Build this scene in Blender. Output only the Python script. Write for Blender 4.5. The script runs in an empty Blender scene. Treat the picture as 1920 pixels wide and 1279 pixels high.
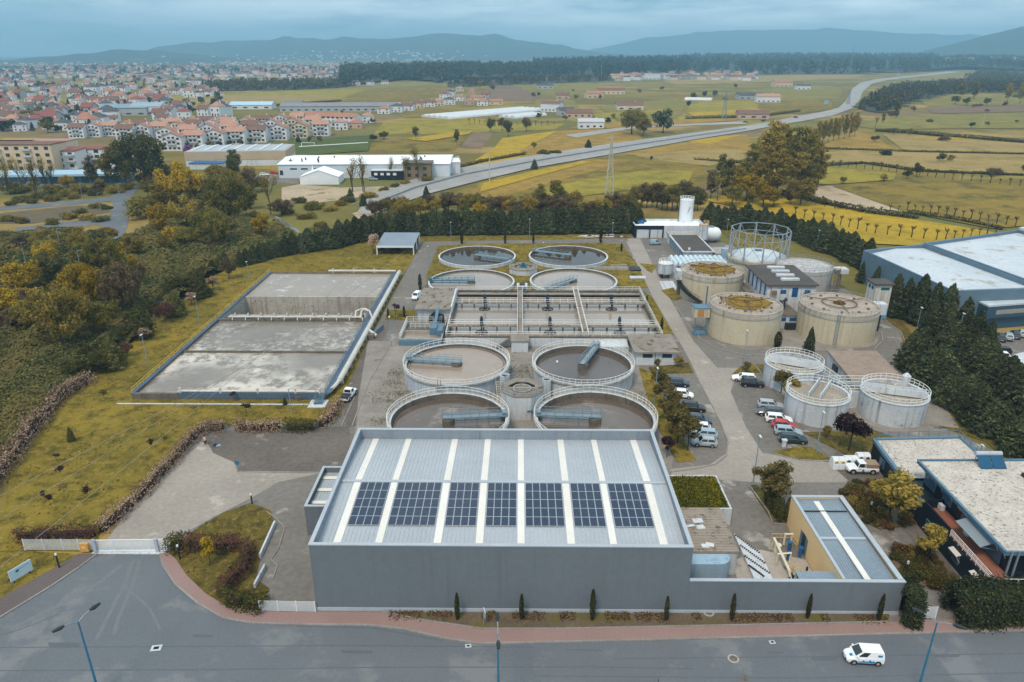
# Aerial view of a water treatment plant, built as real geometry.
import bpy,math,random
import numpy as np
from mathutils import Vector,Matrix
random.seed(7)
rng=np.random.default_rng(11)
scene=bpy.context.scene
COL=scene.collection
PI=math.pi
F,YH,HC,VX=1340.0,100.0,60.0,975.0
W2,H2=960.0,639.5
TH=math.atan((H2-YH)/F)
YAW=math.atan((VX-W2)/F*math.cos(TH))
_c,_s=math.cos(TH),math.sin(TH)
FW=Vector((-math.sin(YAW)*_c,math.cos(YAW)*_c,-_s))
RT=Vector((math.cos(YAW),math.sin(YAW),0))
UP=Vector((-math.sin(YAW)*_s,math.cos(YAW)*_s,_c))
def at(px,py,z=0.0):
 d=FW+RT*((px-W2)/F)+UP*(-(py-H2)/F)
 t=(z-HC)/d.z
 return Vector((d.x*t,d.y*t,z))
def poly(pts,z=0.0):
 return[at(x,y,z)for x,y in pts]
def htop(bx,by,ty):
 """height of a point straight above the ground seen at (bx,by) that shows on row ty"""
 g=at(bx,by)
 lo,hi=0.0,300.0
 for _ in range(50):
  m=(lo+hi)/2
  v=Vector((g.x,g.y,m-HC))
  row=H2-F*v.dot(UP)/v.dot(FW)
  if row>ty:lo=m
  else:hi=m
 return lo
def C(r,g,b):
 f=lambda u:((u/255+0.055)/1.055)**2.4 if u>10 else u/255/12.92
 return(f(r),f(g),f(b),1.0)
def new_mat(name):
 m=bpy.data.materials.new(name);m.use_nodes=True
 nt=m.node_tree
 for n in list(nt.nodes):nt.nodes.remove(n)
 out=nt.nodes.new('ShaderNodeOutputMaterial')
 return m,nt,out
def N(nt,typ,**kw):
 n=nt.nodes.new(typ)
 for k,v in kw.items():
  if k in n.inputs:n.inputs[k].default_value=v
  else:setattr(n,k,v)
 return n
def mixc(nt,fac,a,b,mode='MIX'):
 n=nt.nodes.new('ShaderNodeMix');n.data_type='RGBA';n.blend_type=mode
 for sock,v in((n.inputs[0],fac),(n.inputs[6],a),(n.inputs[7],b)):
  if hasattr(v,'node'):nt.links.new(v,sock)
  else:sock.default_value=v
 return n.outputs[2]
def noise(nt,vec,scale,detail=6,rough=.6,lo=.35,hi=.65):
 t=N(nt,'ShaderNodeTexNoise',Scale=scale,Detail=detail,Roughness=rough)
 nt.links.new(vec,t.inputs['Vector'])
 r=N(nt,'ShaderNodeMapRange');r.inputs[1].default_value=lo;r.inputs[2].default_value=hi
 nt.links.new(t.outputs[0],r.inputs[0])
 return r.outputs[0]
def mat(name,c,c2=None,rough=.85,s1=.2,s2=4.0,metal=0.0,spec=.3,bump=0.0,bscale=6.0,streak=None,stain=None,coat=0.0,local=False):
 """weathered procedural surface: two scales of noise between c and c2, optional vertical streaks and stains"""
 m,nt,out=new_mat(name)
 p=N(nt,'ShaderNodeBsdfPrincipled',Roughness=rough,Metallic=metal)
 p.inputs['Specular IOR Level'].default_value=spec
 p.inputs['Coat Weight'].default_value=coat
 if local:
  pos=N(nt,'ShaderNodeTexCoord').outputs['Object']
 else:
  pos=N(nt,'ShaderNodeNewGeometry').outputs['Position']
 if c2 is None:c2=tuple(x*.8 for x in c[:3])+(1,)
 a=noise(nt,pos,s1);b=noise(nt,pos,s2,4)
 av=N(nt,'ShaderNodeMath',operation='ADD');nt.links.new(a,av.inputs[0]);nt.links.new(b,av.inputs[1])
 hv=N(nt,'ShaderNodeMath',operation='MULTIPLY');hv.inputs[1].default_value=.5;nt.links.new(av.outputs[0],hv.inputs[0])
 col=mixc(nt,hv.outputs[0],c,c2)
 if streak:
  mp=N(nt,'ShaderNodeMapping');mp.inputs['Scale'].default_value=(1.2,1.2,.06);nt.links.new(pos,mp.inputs[0])
  sfac=noise(nt,mp.outputs[0],1.0,5,.7,.52,.72)
  col=mixc(nt,sfac,col,streak)
 if stain:
  sf=noise(nt,pos,stain[1],6,.65,stain[2],stain[2]+.08)
  col=mixc(nt,sf,col,stain[0])
 nt.links.new(col,p.inputs['Base Color'])
 if bump:
  t=N(nt,'ShaderNodeTexNoise',Scale=bscale,Detail=5);nt.links.new(pos,t.inputs['Vector'])
  bp=N(nt,'ShaderNodeBump',Strength=bump,Distance=.3);nt.links.new(t.outputs[0],bp.inputs['Height'])
  nt.links.new(bp.outputs[0],p.inputs['Normal'])
 nt.links.new(p.outputs[0],out.inputs[0])
 return m
def grass_mat(name,cols,big=.035,mid=.35,fine=3.0,rows=None,bump=.5):
 """cols: base, patch, tuft dark, dry"""
 m,nt,out=new_mat(name)
 pos=N(nt,'ShaderNodeNewGeometry').outputs['Position']
 p=N(nt,'ShaderNodeBsdfPrincipled',Roughness=.95);p.inputs['Specular IOR Level'].default_value=.1
 col=mixc(nt,noise(nt,pos,big,5,.6,.38,.62),cols[0],cols[1])
 col=mixc(nt,noise(nt,pos,mid,6,.65,.46,.66),col,cols[2])
 col=mixc(nt,noise(nt,pos,mid*2.7,6,.7,.52,.7),col,cols[3])
 f=noise(nt,pos,fine,5,.7,.3,.7)
 dark=N(nt,'ShaderNodeMix');dark.data_type='RGBA';dark.blend_type='MULTIPLY'
 nt.links.new(f,dark.inputs[0]);nt.links.new(col,dark.inputs[6]);dark.inputs[7].default_value=(.62,.64,.6,1)
 col=dark.outputs[2]
 if rows:
  ang,per,strength=rows
  mp=N(nt,'ShaderNodeMapping');mp.inputs['Rotation'].default_value=(0,0,ang);nt.links.new(pos,mp.inputs[0])
  w=N(nt,'ShaderNodeTexWave',Scale=1/per,Distortion=1.5,Detail=3);w.inputs['Detail Scale'].default_value=.6
  nt.links.new(mp.outputs[0],w.inputs['Vector'])
  wm=N(nt,'ShaderNodeMath',operation='MULTIPLY');wm.inputs[1].default_value=strength;nt.links.new(w.outputs[1],wm.inputs[0])
  col=mixc(nt,wm.outputs[0],col,cols[2])
 nt.links.new(col,p.inputs['Base Color'])
 if bump:
  t=N(nt,'ShaderNodeTexNoise',Scale=fine,Detail=6,Roughness=.7);nt.links.new(pos,t.inputs['Vector'])
  bp=N(nt,'ShaderNodeBump',Strength=bump,Distance=.4);nt.links.new(t.outputs[0],bp.inputs['Height'])
  nt.links.new(bp.outputs[0],p.inputs['Normal'])
 nt.links.new(p.outputs[0],out.inputs[0])
 return m
def leaf_mat(name,c,c2,c3=None,trans=.25,p3=.8,big=None):
 """leaves: colour varies leaf by leaf, clump by clump and tree by tree"""
 m,nt,out=new_mat(name)
 g=N(nt,'ShaderNodeNewGeometry')
 oi=N(nt,'ShaderNodeObjectInfo')
 tc=N(nt,'ShaderNodeTexCoord')
 col=mixc(nt,g.outputs['Random Per Island'],c,c2)
 col=mixc(nt,noise(nt,tc.outputs['Object'],.6,3,.5,.38,.62),col,c2)
 if c3:
  th=N(nt,'ShaderNodeMath',operation='GREATER_THAN');th.inputs[1].default_value=p3
  fr=N(nt,'ShaderNodeMath',operation='FRACT');ml=N(nt,'ShaderNodeMath',operation='MULTIPLY');ml.inputs[1].default_value=37.7
  nt.links.new(g.outputs['Random Per Island'],ml.inputs[0]);nt.links.new(ml.outputs[0],fr.inputs[0]);nt.links.new(fr.outputs[0],th.inputs[0])
  col=mixc(nt,th.outputs[0],col,c3)
 if big:col=mixc(nt,noise(nt,tc.outputs['Object'],big[1],5,.6,.42,.6),col,big[0])
 hs=N(nt,'ShaderNodeHueSaturation')
 mr=N(nt,'ShaderNodeMapRange');mr.inputs[3].default_value=.72;mr.inputs[4].default_value=1.28
 nt.links.new(oi.outputs['Random'],mr.inputs[0]);nt.links.new(mr.outputs[0],hs.inputs['Value']);nt.links.new(col,hs.inputs['Color'])
 d=N(nt,'ShaderNodeBsdfDiffuse');t=N(nt,'ShaderNodeBsdfTranslucent');mx=N(nt,'ShaderNodeMixShader');mx.inputs[0].default_value=trans
 nt.links.new(hs.outputs[0],d.inputs[0]);nt.links.new(hs.outputs[0],t.inputs[0])
 nt.links.new(d.outputs[0],mx.inputs[1]);nt.links.new(t.outputs[0],mx.inputs[2]);nt.links.new(mx.outputs[0],out.inputs[0])
 return m
LOC={}
class MB:
 def __init__(s):s.v=[];s.f=[];s.m=[];s.sm=set()
 def add(s,vs,fs,mi=0):
  b=len(s.v);s.v+=[tuple(v)for v in vs]
  for f in fs:s.f.append(tuple(i+b for i in f));s.m.append(mi)
  return s
 def box(s,x0,y0,z0,x1,y1,z1,mi=0):
  if x0>x1:x0,x1=x1,x0
  if y0>y1:y0,y1=y1,y0
  return s.add([(x0,y0,z0),(x1,y0,z0),(x1,y1,z0),(x0,y1,z0),(x0,y0,z1),(x1,y0,z1),(x1,y1,z1),(x0,y1,z1)],[(0,3,2,1),(4,5,6,7),(0,1,5,4),(1,2,6,5),(2,3,7,6),(3,0,4,7)],mi)
 def obox(s,cx,cy,z0,z1,lx,ly,rot=0,mi=0):
  c,n=math.cos(rot),math.sin(rot)
  q=[(cx+a*lx/2*c-b*ly/2*n,cy+a*lx/2*n+b*ly/2*c)for a,b in((-1,-1),(1,-1),(1,1),(-1,1))]
  return s.prism(q,z0,z1,mi)
 def prism(s,p,z0,z1,mi=0,mtop=None):
  p=[(a[0],a[1])for a in p]
  area=sum(p[i][0]*p[(i+1)%len(p)][1]-p[(i+1)%len(p)][0]*p[i][1]for i in range(len(p)))
  if area<0:p=p[::-1]
  n=len(p)
  s.add([(a,b,z0)for a,b in p]+[(a,b,z1)for a,b in p],[tuple(range(n-1,-1,-1))]+[(i,(i+1)%n,n+(i+1)%n,n+i)for i in range(n)],mi)
  s.f.append(tuple(range(len(s.v)-n,len(s.v))));s.m.append(mi if mtop is None else mtop)
  return s
 def sheet(s,p,z=None,mi=0):
  p=[(a[0],a[1],a[2]if z is None else z)for a in p]
  area=sum(p[i][0]*p[(i+1)%len(p)][1]-p[(i+1)%len(p)][0]*p[i][1]for i in range(len(p)))
  if area<0:p=p[::-1]
  return s.add(p,[tuple(range(len(p)))],mi)
 def cyl(s,cx,cy,z0,z1,r0,r1=None,n=48,mi=0,mtop=None,a0=0):
  r1=r0 if r1 is None else r1
  vs=[(cx+r0*math.cos(a0+2*PI*i/n),cy+r0*math.sin(a0+2*PI*i/n),z0)for i in range(n)]+[(cx+r1*math.cos(a0+2*PI*i/n),cy+r1*math.sin(a0+2*PI*i/n),z1)for i in range(n)]
  s.add(vs,[tuple(range(n-1,-1,-1))]+[(i,(i+1)%n,n+(i+1)%n,n+i)for i in range(n)],mi)
  s.f.append(tuple(range(len(s.v)-n,len(s.v))));s.m.append(mi if mtop is None else mtop)
  return s
 def ring(s,cx,cy,z0,z1,ri,ro,n=72,mi=0,a0=0,a1=None):
  """annular wall"""
  full=a1 is None
  if full:a1=a0+2*PI
  k=n if full else n+1
  vs=[]
  for i in range(k):
   a=a0+(a1-a0)*i/n
   c,q=math.cos(a),math.sin(a)
   vs+=[(cx+ri*c,cy+ri*q,z0),(cx+ro*c,cy+ro*q,z0),(cx+ro*c,cy+ro*q,z1),(cx+ri*c,cy+ri*q,z1)]
  fs=[]
  for i in range(n if full else n):
   j=(i+1)%k
   for e in range(4):
    fs.append((i*4+e,i*4+(e+1)%4,j*4+(e+1)%4,j*4+e))
  if not full:fs+=[(3,2,1,0),(4*n,4*n+1,4*n+2,4*n+3)]
  fs=[f[::-1]for f in fs]
  return s.add(vs,fs,mi)
 def lathe(s,cx,cy,prof,n=32,mi=0):
  vs=[];fs=[]
  for r,z in prof:
   for i in range(n):vs.append((cx+r*math.cos(2*PI*i/n),cy+r*math.sin(2*PI*i/n),z))
  for k in range(len(prof)-1):
   for i in range(n):
    j=(i+1)%n
    fs.append((k*n+i,k*n+j,(k+1)*n+j,(k+1)*n+i))
  fs.append(tuple(range(n-1,-1,-1)));fs.append(tuple((len(prof)-1)*n+i for i in range(n)))
  return s.add(vs,fs,mi)
 def bar(s,p,q,w,h=None,mi=0):
  """square beam between two points"""
  p,q=Vector(p),Vector(q);h=w if h is None else h
  d=q-p
  if d.length<1e-6:return s
  d.normalize();u=d.cross(Vector((0,0,1)))
  if u.length<1e-3:u=Vector((1,0,0))
  u.normalize();v=u.cross(d)
  vs=[e+u*(a*w/2)+v*(b*h/2)for e in(p,q)for a,b in((-1,-1),(1,-1),(1,1),(-1,1))]
  return s.add(vs,[(0,1,2,3),(7,6,5,4),(0,4,5,1),(1,5,6,2),(2,6,7,3),(3,7,4,0)],mi)
 def tube(s,pts,r,n=8,mi=0,r1=None):
  pts=[Vector(p)for p in pts];r1=r if r1 is None else r1
  vs=[];fs=[]
  for k,p in enumerate(pts):
   d=(pts[min(k+1,len(pts)-1)]-pts[max(k-1,0)]).normalized()
   u=d.cross(Vector((0,0,1)))
   if u.length<1e-3:u=Vector((1,0,0))
   u.normalize();v=u.cross(d);rr=r+(r1-r)*k/max(1,len(pts)-1)
   for i in range(n):
    a=2*PI*i/n;vs.append(p+u*(rr*math.cos(a))+v*(rr*math.sin(a)))
  for k in range(len(pts)-1):
   for i in range(n):
    j=(i+1)%n;fs.append((k*n+j,k*n+i,(k+1)*n+i,(k+1)*n+j))
  fs.append(tuple(range(n)));fs.append(tuple((len(pts)-1)*n+n-1-i for i in range(n)))
  return s.add(vs,fs,mi)
 def quad(s,a,b,c,d,mi=0):return s.add([a,b,c,d],[(0,1,2,3)],mi)
 def loft(s,secs,mi=0):
  """closed loft through rings of equal length"""
  n=len(secs[0]);vs=[v for r in secs for v in r];fs=[]
  for k in range(len(secs)-1):
   for i in range(n):
    j=(i+1)%n;fs.append((k*n+i,k*n+j,(k+1)*n+j,(k+1)*n+i))
  fs.append(tuple(range(n-1,-1,-1)));fs.append(tuple((len(secs)-1)*n+i for i in range(n)))
  return s.add(vs,fs,mi)
 def build(s,name,mats,parent=None,smooth=False,origin=None):
  if not isinstance(mats,(list,tuple)):mats=[mats]
  base=LOC[parent.name]if parent is not None else(origin or Vector((0,0,0)))
  me=bpy.data.meshes.new(name)
  me.from_pydata([(v[0]-base[0],v[1]-base[1],v[2]-base[2])for v in s.v],[],s.f)
  for m in mats:me.materials.append(m)
  me.polygons.foreach_set('material_index',s.m)
  if smooth:
   me.polygons.foreach_set('use_smooth',[True]*len(s.f))
  me.validate();me.update()
  o=bpy.data.objects.new(name,me);COL.objects.link(o)
  if parent is not None:o.parent=parent
  else:o.location=base
  LOC[o.name]=Vector(base)
  return o
def tag(o,label=None,cat=None,group=None,kind=None):
 if label:o['label']=label
 if cat:o['category']=cat
 if group:o['group']=group
 if kind:o['kind']=kind
 return o
def thing(name,label,cat,loc=(0,0,0),rotz=0.0,group=None):
 o=bpy.data.objects.new(name,None);COL.objects.link(o)
 o.empty_display_size=.3
 o.location=loc;o.rotation_euler=(0,0,rotz)
 LOC[o.name]=Vector(loc)
 return tag(o,label,cat,group)
def one(name,mb,mats,label,cat,group=None,smooth=False):
 xs=[v[0]for v in mb.v];ys=[v[1]for v in mb.v];zs=[v[2]for v in mb.v]
 o=mb.build(name,mats,None,smooth,Vector(((min(xs)+max(xs))/2,(min(ys)+max(ys))/2,min(zs))))
 return tag(o,label,cat,group)
def struct(name,mb,mats,smooth=False):
 o=mb.build(name,mats,None,smooth);o['kind']='structure';return o
def area(name,pts,z,m):
 return struct(name,MB().sheet(poly(pts,0),z),m)
def dup(o,loc=None,rotz=None,label=None,group=None,scale=None,parent=None):
 c=o.copy();COL.objects.link(c)
 if parent is not None:c.parent=parent
 if loc is not None:c.location=loc
 if rotz is not None:c.rotation_euler=(0,0,rotz)
 if scale is not None:c.scale=scale if hasattr(scale,'__len__')else(scale,)*3
 if label:c['label']=label
 if group:c['group']=group
 for ch in list(o.children):dup(ch,parent=c)
 return c
def setmat(o,child,m,idx=0):
 """give one copy its own paint without touching the shared mesh"""
 for ch in o.children:
  if ch.name.split('.')[0]==child:
   sl=ch.material_slots[idx];sl.link='OBJECT';sl.material=m
def leaves(name,P,size,m,parent=None,outward=None,up=.3,aspect=.6,base=None,jit=.35):
 """one mesh of many small leaf-clump faces at the points P"""
 P=np.asarray(P,float);n=len(P)
 nrm=rng.normal(size=(n,3))
 nrm/=np.linalg.norm(nrm,axis=1)[:,None]
 if outward is not None:nrm=nrm*.7+np.asarray(outward)
 nrm[:,2]+=up
 nrm/=np.linalg.norm(nrm,axis=1)[:,None]+1e-9
 t=np.cross(nrm,rng.normal(size=(n,3)));t/=np.linalg.norm(t,axis=1)[:,None]+1e-9
 b=np.cross(nrm,t)
 s=np.asarray(size)*(1+jit*rng.uniform(-1,1,n));s=s[:,None]
 V=np.empty((n,4,3))
 V[:,0]=P-t*s;V[:,1]=P-b*s*aspect;V[:,2]=P+t*s;V[:,3]=P+b*s*aspect
 me=bpy.data.meshes.new(name)
 me.vertices.add(4*n);me.loops.add(4*n);me.polygons.add(n)
 me.vertices.foreach_set('co',V.reshape(-1))
 me.loops.foreach_set('vertex_index',np.arange(4*n,dtype=np.int32))
 me.polygons.foreach_set('loop_start',np.arange(0,4*n,4,dtype=np.int32))
 me.materials.append(m)
 me.update(calc_edges=True)
 o=bpy.data.objects.new(name,me);COL.objects.link(o)
 if parent is not None:o.parent=parent
 LOC[o.name]=Vector((0,0,0))
 return o
def rails(mb,pts,h=1.1,r=.035,step=2.0,closed=False,mid=True,mi=0):
 """post-and-rail guard along a 3-D path"""
 pts=[Vector(p)for p in pts]
 if closed:pts=pts+[pts[0]]
 for a,b in zip(pts,pts[1:]):
  L=(b-a).length;k=max(1,round(L/step))
  for hh in([h,h*.52]if mid else[h]):mb.bar(a+Vector((0,0,hh)),b+Vector((0,0,hh)),2*r,mi=mi)
  for i in range(k):q=a.lerp(b,i/k);mb.bar(q,q+Vector((0,0,h)),2*r,mi=mi)
 q=pts[-1];mb.bar(q,q+Vector((0,0,h)),2*r,mi=mi)
 return mb
def circ(cx,cy,z,r,n=48,a0=0,a1=2*PI,end=False):
 k=n+1 if end else n
 return[Vector((cx+r*math.cos(a0+(a1-a0)*i/n),cy+r*math.sin(a0+(a1-a0)*i/n),z))for i in range(k)]
SKY_DARK=(3.0,4.9,6.3,1)
SKY_LIGHT=(11.2,12.6,13.4,1)
SKY_S=0.07
SUN_E=1.5
HAZE=1.65e-4
HAZE_COL=(.40,.76,1.0,1)
EXPO=0.8
white=mat('white_paint',C(226,230,234),C(205,210,214),.6)
offwhite=mat('off_white_render',C(212,216,220),C(180,186,192),.8,streak=C(150,150,146))
steel=mat('galvanised_steel',C(150,160,168),C(120,130,138),.45,metal=.3)
railwhite=mat('pale_rail',C(232,232,228),C(210,210,206),.6)
bluesteel=mat('blue_grey_painted_steel',C(98,128,148),C(80,106,124),.55)
teal=mat('teal_painted_steel',C(50,118,140),C(40,95,118),.5)
bluepaint=mat('blue_paint',C(40,100,150),C(32,80,125),.5)
basinblue=mat('faded_blue_paint',C(88,112,134),C(62,84,106),.6)
black=mat('black_rubber',C(26,27,29),C(18,18,20),.8)
darkmetal=mat('dark_metal',C(52,56,60),C(38,42,46),.5,metal=.2)
glass=mat('dark_window_glass',C(38,48,56),C(24,32,40),.08,spec=.6)
conc=mat('weathered_concrete',C(176,172,164),C(140,136,128),.9,.15,2.5,streak=C(108,102,94),bump=.15)
concdark=mat('stained_concrete',C(120,112,102),C(84,78,70),.9,.3,3,streak=C(60,54,48))
concpale=mat('pale_blue_grey_concrete',C(202,207,211),C(172,178,184),.85,.2,3,streak=C(134,136,138))
conctop=mat('gravelly_flat_roof',C(150,142,132),C(112,104,96),.95,.35,5,stain=(C(92,76,52),.5,.56),bump=.2)
hallgrey=mat('grey_render_wall',C(106,114,121),C(98,106,113),.8,.06,1.5,streak=C(95,103,110))
hallpale=mat('pale_grey_coping',C(172,180,188),C(155,163,172),.6)
hallinner=mat('parapet_inner_face',C(138,148,158),C(118,128,138),.7,streak=C(104,112,120))
roofmetal=mat('ribbed_metal_roof',C(178,184,190),C(158,165,172),.5,.12,3,metal=.15)
roofmetal2=mat('blue_grey_metal_roof',C(142,156,168),C(122,136,148),.5,.12,3,metal=.15)
skylightm=mat('translucent_sheet',C(226,224,218),C(208,204,196),.5)
ochre=mat('ochre_render',C(238,204,152),C(226,188,136),.8)
cream=mat('cream_tank_paint',C(196,186,162),C(178,166,142),.85,.12,2,streak=C(160,148,126))
tankrim=mat('tank_rim_concrete',C(188,180,168),C(150,142,130),.9,streak=C(112,100,88))
tankroof=mat('tank_roof_deck',C(176,166,154),C(136,124,112),.95,.4,4,stain=(C(96,82,58),.7,.58))
moss=mat('mossy_roof_growth',C(158,128,44),C(120,100,40),.95,.6,4,stain=(C(92,70,44),.8,.56),bump=.6)
tankwhite=mat('white_tank_concrete',C(200,204,208),C(168,174,180),.85,.2,3,streak=C(104,106,108),stain=(C(142,140,134),.5,.6))
navy=mat('dark_navy_cladding',C(24,36,48),C(18,28,40),.5)
bluefascia=mat('blue_grey_fascia',C(92,124,144),C(78,108,128),.5)
gravelroof=mat('pale_gravel_roof',C(204,197,187),C(166,158,149),.95,.5,3.2,stain=(C(126,118,110),2.4,.55),bump=.4,bscale=4)
darkroof=mat('dark_felt_roof',C(88,84,80),C(70,66,64),.95,.3,4)
whblue=mat('slate_blue_cladding',C(98,122,138),C(84,106,122),.6)
whdark=mat('deep_blue_cladding',C(56,84,102),C(46,72,90),.5)
whroof=mat('pale_sheet_roof',C(196,204,210),C(170,180,188),.6,.08,1.0,stain=(C(158,148,136),.14,.56))
whiteroof=mat('bright_white_roof',C(238,240,242),C(222,226,230),.5)
asphalt=mat('road_asphalt',C(104,109,114),C(92,97,103),.9,.08,4.0,stain=(C(114,117,119),.12,.54),bump=.15)
yard=mat('worn_yard_surface',C(126,121,115),C(98,94,89),.95,.06,1.2,stain=(C(154,149,142),.16,.58),bump=.1)
yardlane=mat('pale_worn_lane',C(160,152,143),C(134,127,119),.95,.08,1.5,stain=(C(172,164,154),.2,.6))
yarddark=mat('dark_gritty_yard',C(112,104,97),C(84,78,73),.95,.08,1.5,stain=(C(140,134,126),.2,.6))
gravel=mat('grey_gravel',C(154,147,138),C(112,106,100),.95,.25,6,stain=(C(96,90,76),.35,.6),bump=.4)
pink=mat('pink_paving',C(150,124,118),C(132,108,103),.9,.1,5)
darkpave=mat('dark_paving',C(104,94,92),C(86,78,77),.9,.1,5)
kerbm=mat('kerb_stone',C(150,146,142),C(118,114,110),.9,.3,4)
soil=mat('bare_soil',C(112,98,80),C(84,72,58),.95,.25,3,stain=(C(96,88,46),.3,.52),bump=.5)
sand=mat('pale_bare_ground',C(184,166,140),C(150,132,108),.95,.05,.8,stain=(C(124,112,70),.08,.58),bump=.3)
hiway=mat('highway_concrete',C(162,160,156),C(134,132,130),.9,.05,.6,streak=None)
GY,GO,GG,GB=C(162,138,48),C(134,116,40),C(92,88,34),C(146,116,58)
lawn=grass_mat('dry_lawn_grass',(C(146,126,52),C(118,105,45),C(84,78,37),C(164,136,68)),.05,.35,4)
lawn2=grass_mat('green_lawn_grass',(C(120,105,52),C(100,90,46),C(76,70,38),C(150,124,66)),.06,.4,4)
wild=grass_mat('rough_grass',(C(96,86,52),C(74,70,44),C(54,54,34),C(112,96,64)),.02,.16,2)
landmat=None
def land_mat():
 """valley floor: a patchwork of small plots, each with its own crop colour, under fine grass texture"""
 m,nt,out=new_mat('valley_plots');pos=N(nt,'ShaderNodeNewGeometry').outputs['Position']
 p=N(nt,'ShaderNodeBsdfPrincipled',Roughness=.95);p.inputs['Specular IOR Level'].default_value=.1
 mp=N(nt,'ShaderNodeMapping');mp.inputs['Scale'].default_value=(.0075,.016,.01);mp.inputs['Rotation'].default_value=(0,0,.25);nt.links.new(pos,mp.inputs[0])
 v=N(nt,'ShaderNodeTexVoronoi',Scale=1.0);v.distance='CHEBYCHEV';nt.links.new(mp.outputs[0],v.inputs['Vector'])
 bw=N(nt,'ShaderNodeSeparateColor');nt.links.new(v.outputs['Color'],bw.inputs[0])
 r=N(nt,'ShaderNodeValToRGB');r.color_ramp.interpolation='CONSTANT';nt.links.new(bw.outputs[0],r.inputs[0])
 cs=(C(150,130,66),C(124,116,62),C(164,138,84),C(112,112,64),C(142,122,60),C(134,114,88),C(156,142,72),C(118,106,54))
 e=r.color_ramp.elements;e[0].color=cs[0];e[1].position=.125;e[1].color=cs[1]
 for k in range(2,8):q=e.new(k*.125);q.color=cs[k]
 col=mixc(nt,noise(nt,pos,.02,6,.6,.4,.66),r.outputs[0],C(112,102,56))
 f=noise(nt,pos,.25,5,.7,.3,.7)
 dk=N(nt,'ShaderNodeMix');dk.data_type='RGBA';dk.blend_type='MULTIPLY';nt.links.new(f,dk.inputs[0]);nt.links.new(col,dk.inputs[6]);dk.inputs[7].default_value=(.7,.72,.68,1)
 nt.links.new(dk.outputs[2],p.inputs['Base Color']);nt.links.new(p.outputs[0],out.inputs[0]);return m
landmat=land_mat()
fld={'yellow':grass_mat('field_bright_yellow',(C(190,156,44),C(174,148,50),C(150,128,46),C(196,160,66)),.02,.1,1.2),'gold':grass_mat('field_gold',(C(176,140,68),C(156,128,62),C(128,108,54),C(182,146,88)),.02,.08,1.0,rows=(.5,9,.35)),'olive':grass_mat('field_olive',(C(146,124,56),C(124,110,52),C(92,86,46),C(160,130,74)),.012,.07,1.0),'green':grass_mat('field_green',(C(146,134,70),C(128,122,66),C(110,106,58),C(158,138,80)),.012,.05,.8),'lime':grass_mat('field_lime',(C(160,144,58),C(148,136,58),C(122,114,52),C(170,148,68)),.015,.06,.8),'plough':grass_mat('field_ploughed',(C(138,118,98),C(126,106,88),C(112,94,76),C(150,128,104)),.015,.06,.8,rows=(1.1,6,.4)),'tan':grass_mat('field_tan',(C(170,146,96),C(160,138,86),C(134,116,66),C(176,152,112)),.012,.05,.8,rows=(.1,10,.25)),'pitch':grass_mat('pitch_grass',(C(92,104,52),C(84,96,50),C(78,88,46),C(104,108,58)),.02,.06,.8),}
def water(name,c,c2,rough=.06,bump=.02,scale=1.5,foam=None,spec=.5):
 m,nt,out=new_mat(name)
 pos=N(nt,'ShaderNodeNewGeometry').outputs['Position']
 p=N(nt,'ShaderNodeBsdfPrincipled',Roughness=rough);p.inputs['Specular IOR Level'].default_value=spec
 col=mixc(nt,noise(nt,pos,.12,5,.6,.35,.65),c,c2)
 if foam:
  fc,fs,lo=foam
  mp=N(nt,'ShaderNodeTexNoise',Scale=.16,Detail=2);nt.links.new(pos,mp.inputs['Vector'])
  wv=mixc(nt,.55,pos,mp.outputs['Color'],'ADD')
  f1=noise(nt,wv,fs,9,.72,lo,lo+.12)
  f2=noise(nt,pos,.06,3,.5,.38,.6)
  mu=N(nt,'ShaderNodeMath',operation='MULTIPLY');nt.links.new(f1,mu.inputs[0]);nt.links.new(f2,mu.inputs[1])
  col=mixc(nt,mu.outputs[0],col,fc)
 nt.links.new(col,p.inputs['Base Color'])
 if bump:
  t=N(nt,'ShaderNodeTexNoise',Scale=scale,Detail=5);nt.links.new(pos,t.inputs['Vector'])
  bp=N(nt,'ShaderNodeBump',Strength=bump,Distance=.2);nt.links.new(t.outputs[0],bp.inputs['Height'])
  nt.links.new(bp.outputs[0],p.inputs['Normal'])
 nt.links.new(p.outputs[0],out.inputs[0])
 return m
w_brown=water('still_brown_water',C(72,60,46),C(64,54,42),.03,.01)
w_sludge=water('settled_sludge_water',C(148,132,118),C(136,122,110),.07,.01,1.5,(C(172,158,146),.22,.5))  # sludge tone, raised to carry the brightness of reflected sky
w_grey=water('dark_grey_water',C(84,76,72),C(92,82,76),.05,.01)
w_dusk=water('brown_clarifier_water',C(98,86,76),C(88,77,68),.06,.01,1.5,(C(136,124,112),.25,.52))
w_pale=water('pale_reflecting_water',C(140,130,120),C(150,140,130),.05,.01)  # brightness of the reflected sky is put into this base colour
w_aer=water('aerated_foamy_water',C(126,118,108),C(110,103,95),.3,.5,1.2,(C(190,182,170),.5,.47),.4)
w_aer2=water('foam_streaked_water',C(134,126,116),C(118,110,102),.3,.5,1.2,(C(202,194,182),.35,.42),.4)
w_calm=water('calm_grey_sludge',C(146,134,120),C(136,126,114),.2,.1,1.0,(C(196,190,180),.45,.55),.4)
PIT=(-72.2,at(0,598,1.0).y,-35.9,at(0,553,1.2).y)
struct('ground',MB().sheet([(-14000,-150),(14000,-150),(14000,PIT[1]),(-14000,PIT[1])],0.0).sheet([(-14000,PIT[3]),(14000,PIT[3]),(14000,14500),(-14000,14500)],0.0).sheet([(-14000,PIT[1]),(PIT[0],PIT[1]),(PIT[0],PIT[3]),(-14000,PIT[3])],0.0).sheet([(PIT[2],PIT[1]),(14000,PIT[1]),(14000,PIT[3]),(PIT[2],PIT[3])],0.0),landmat)
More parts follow.
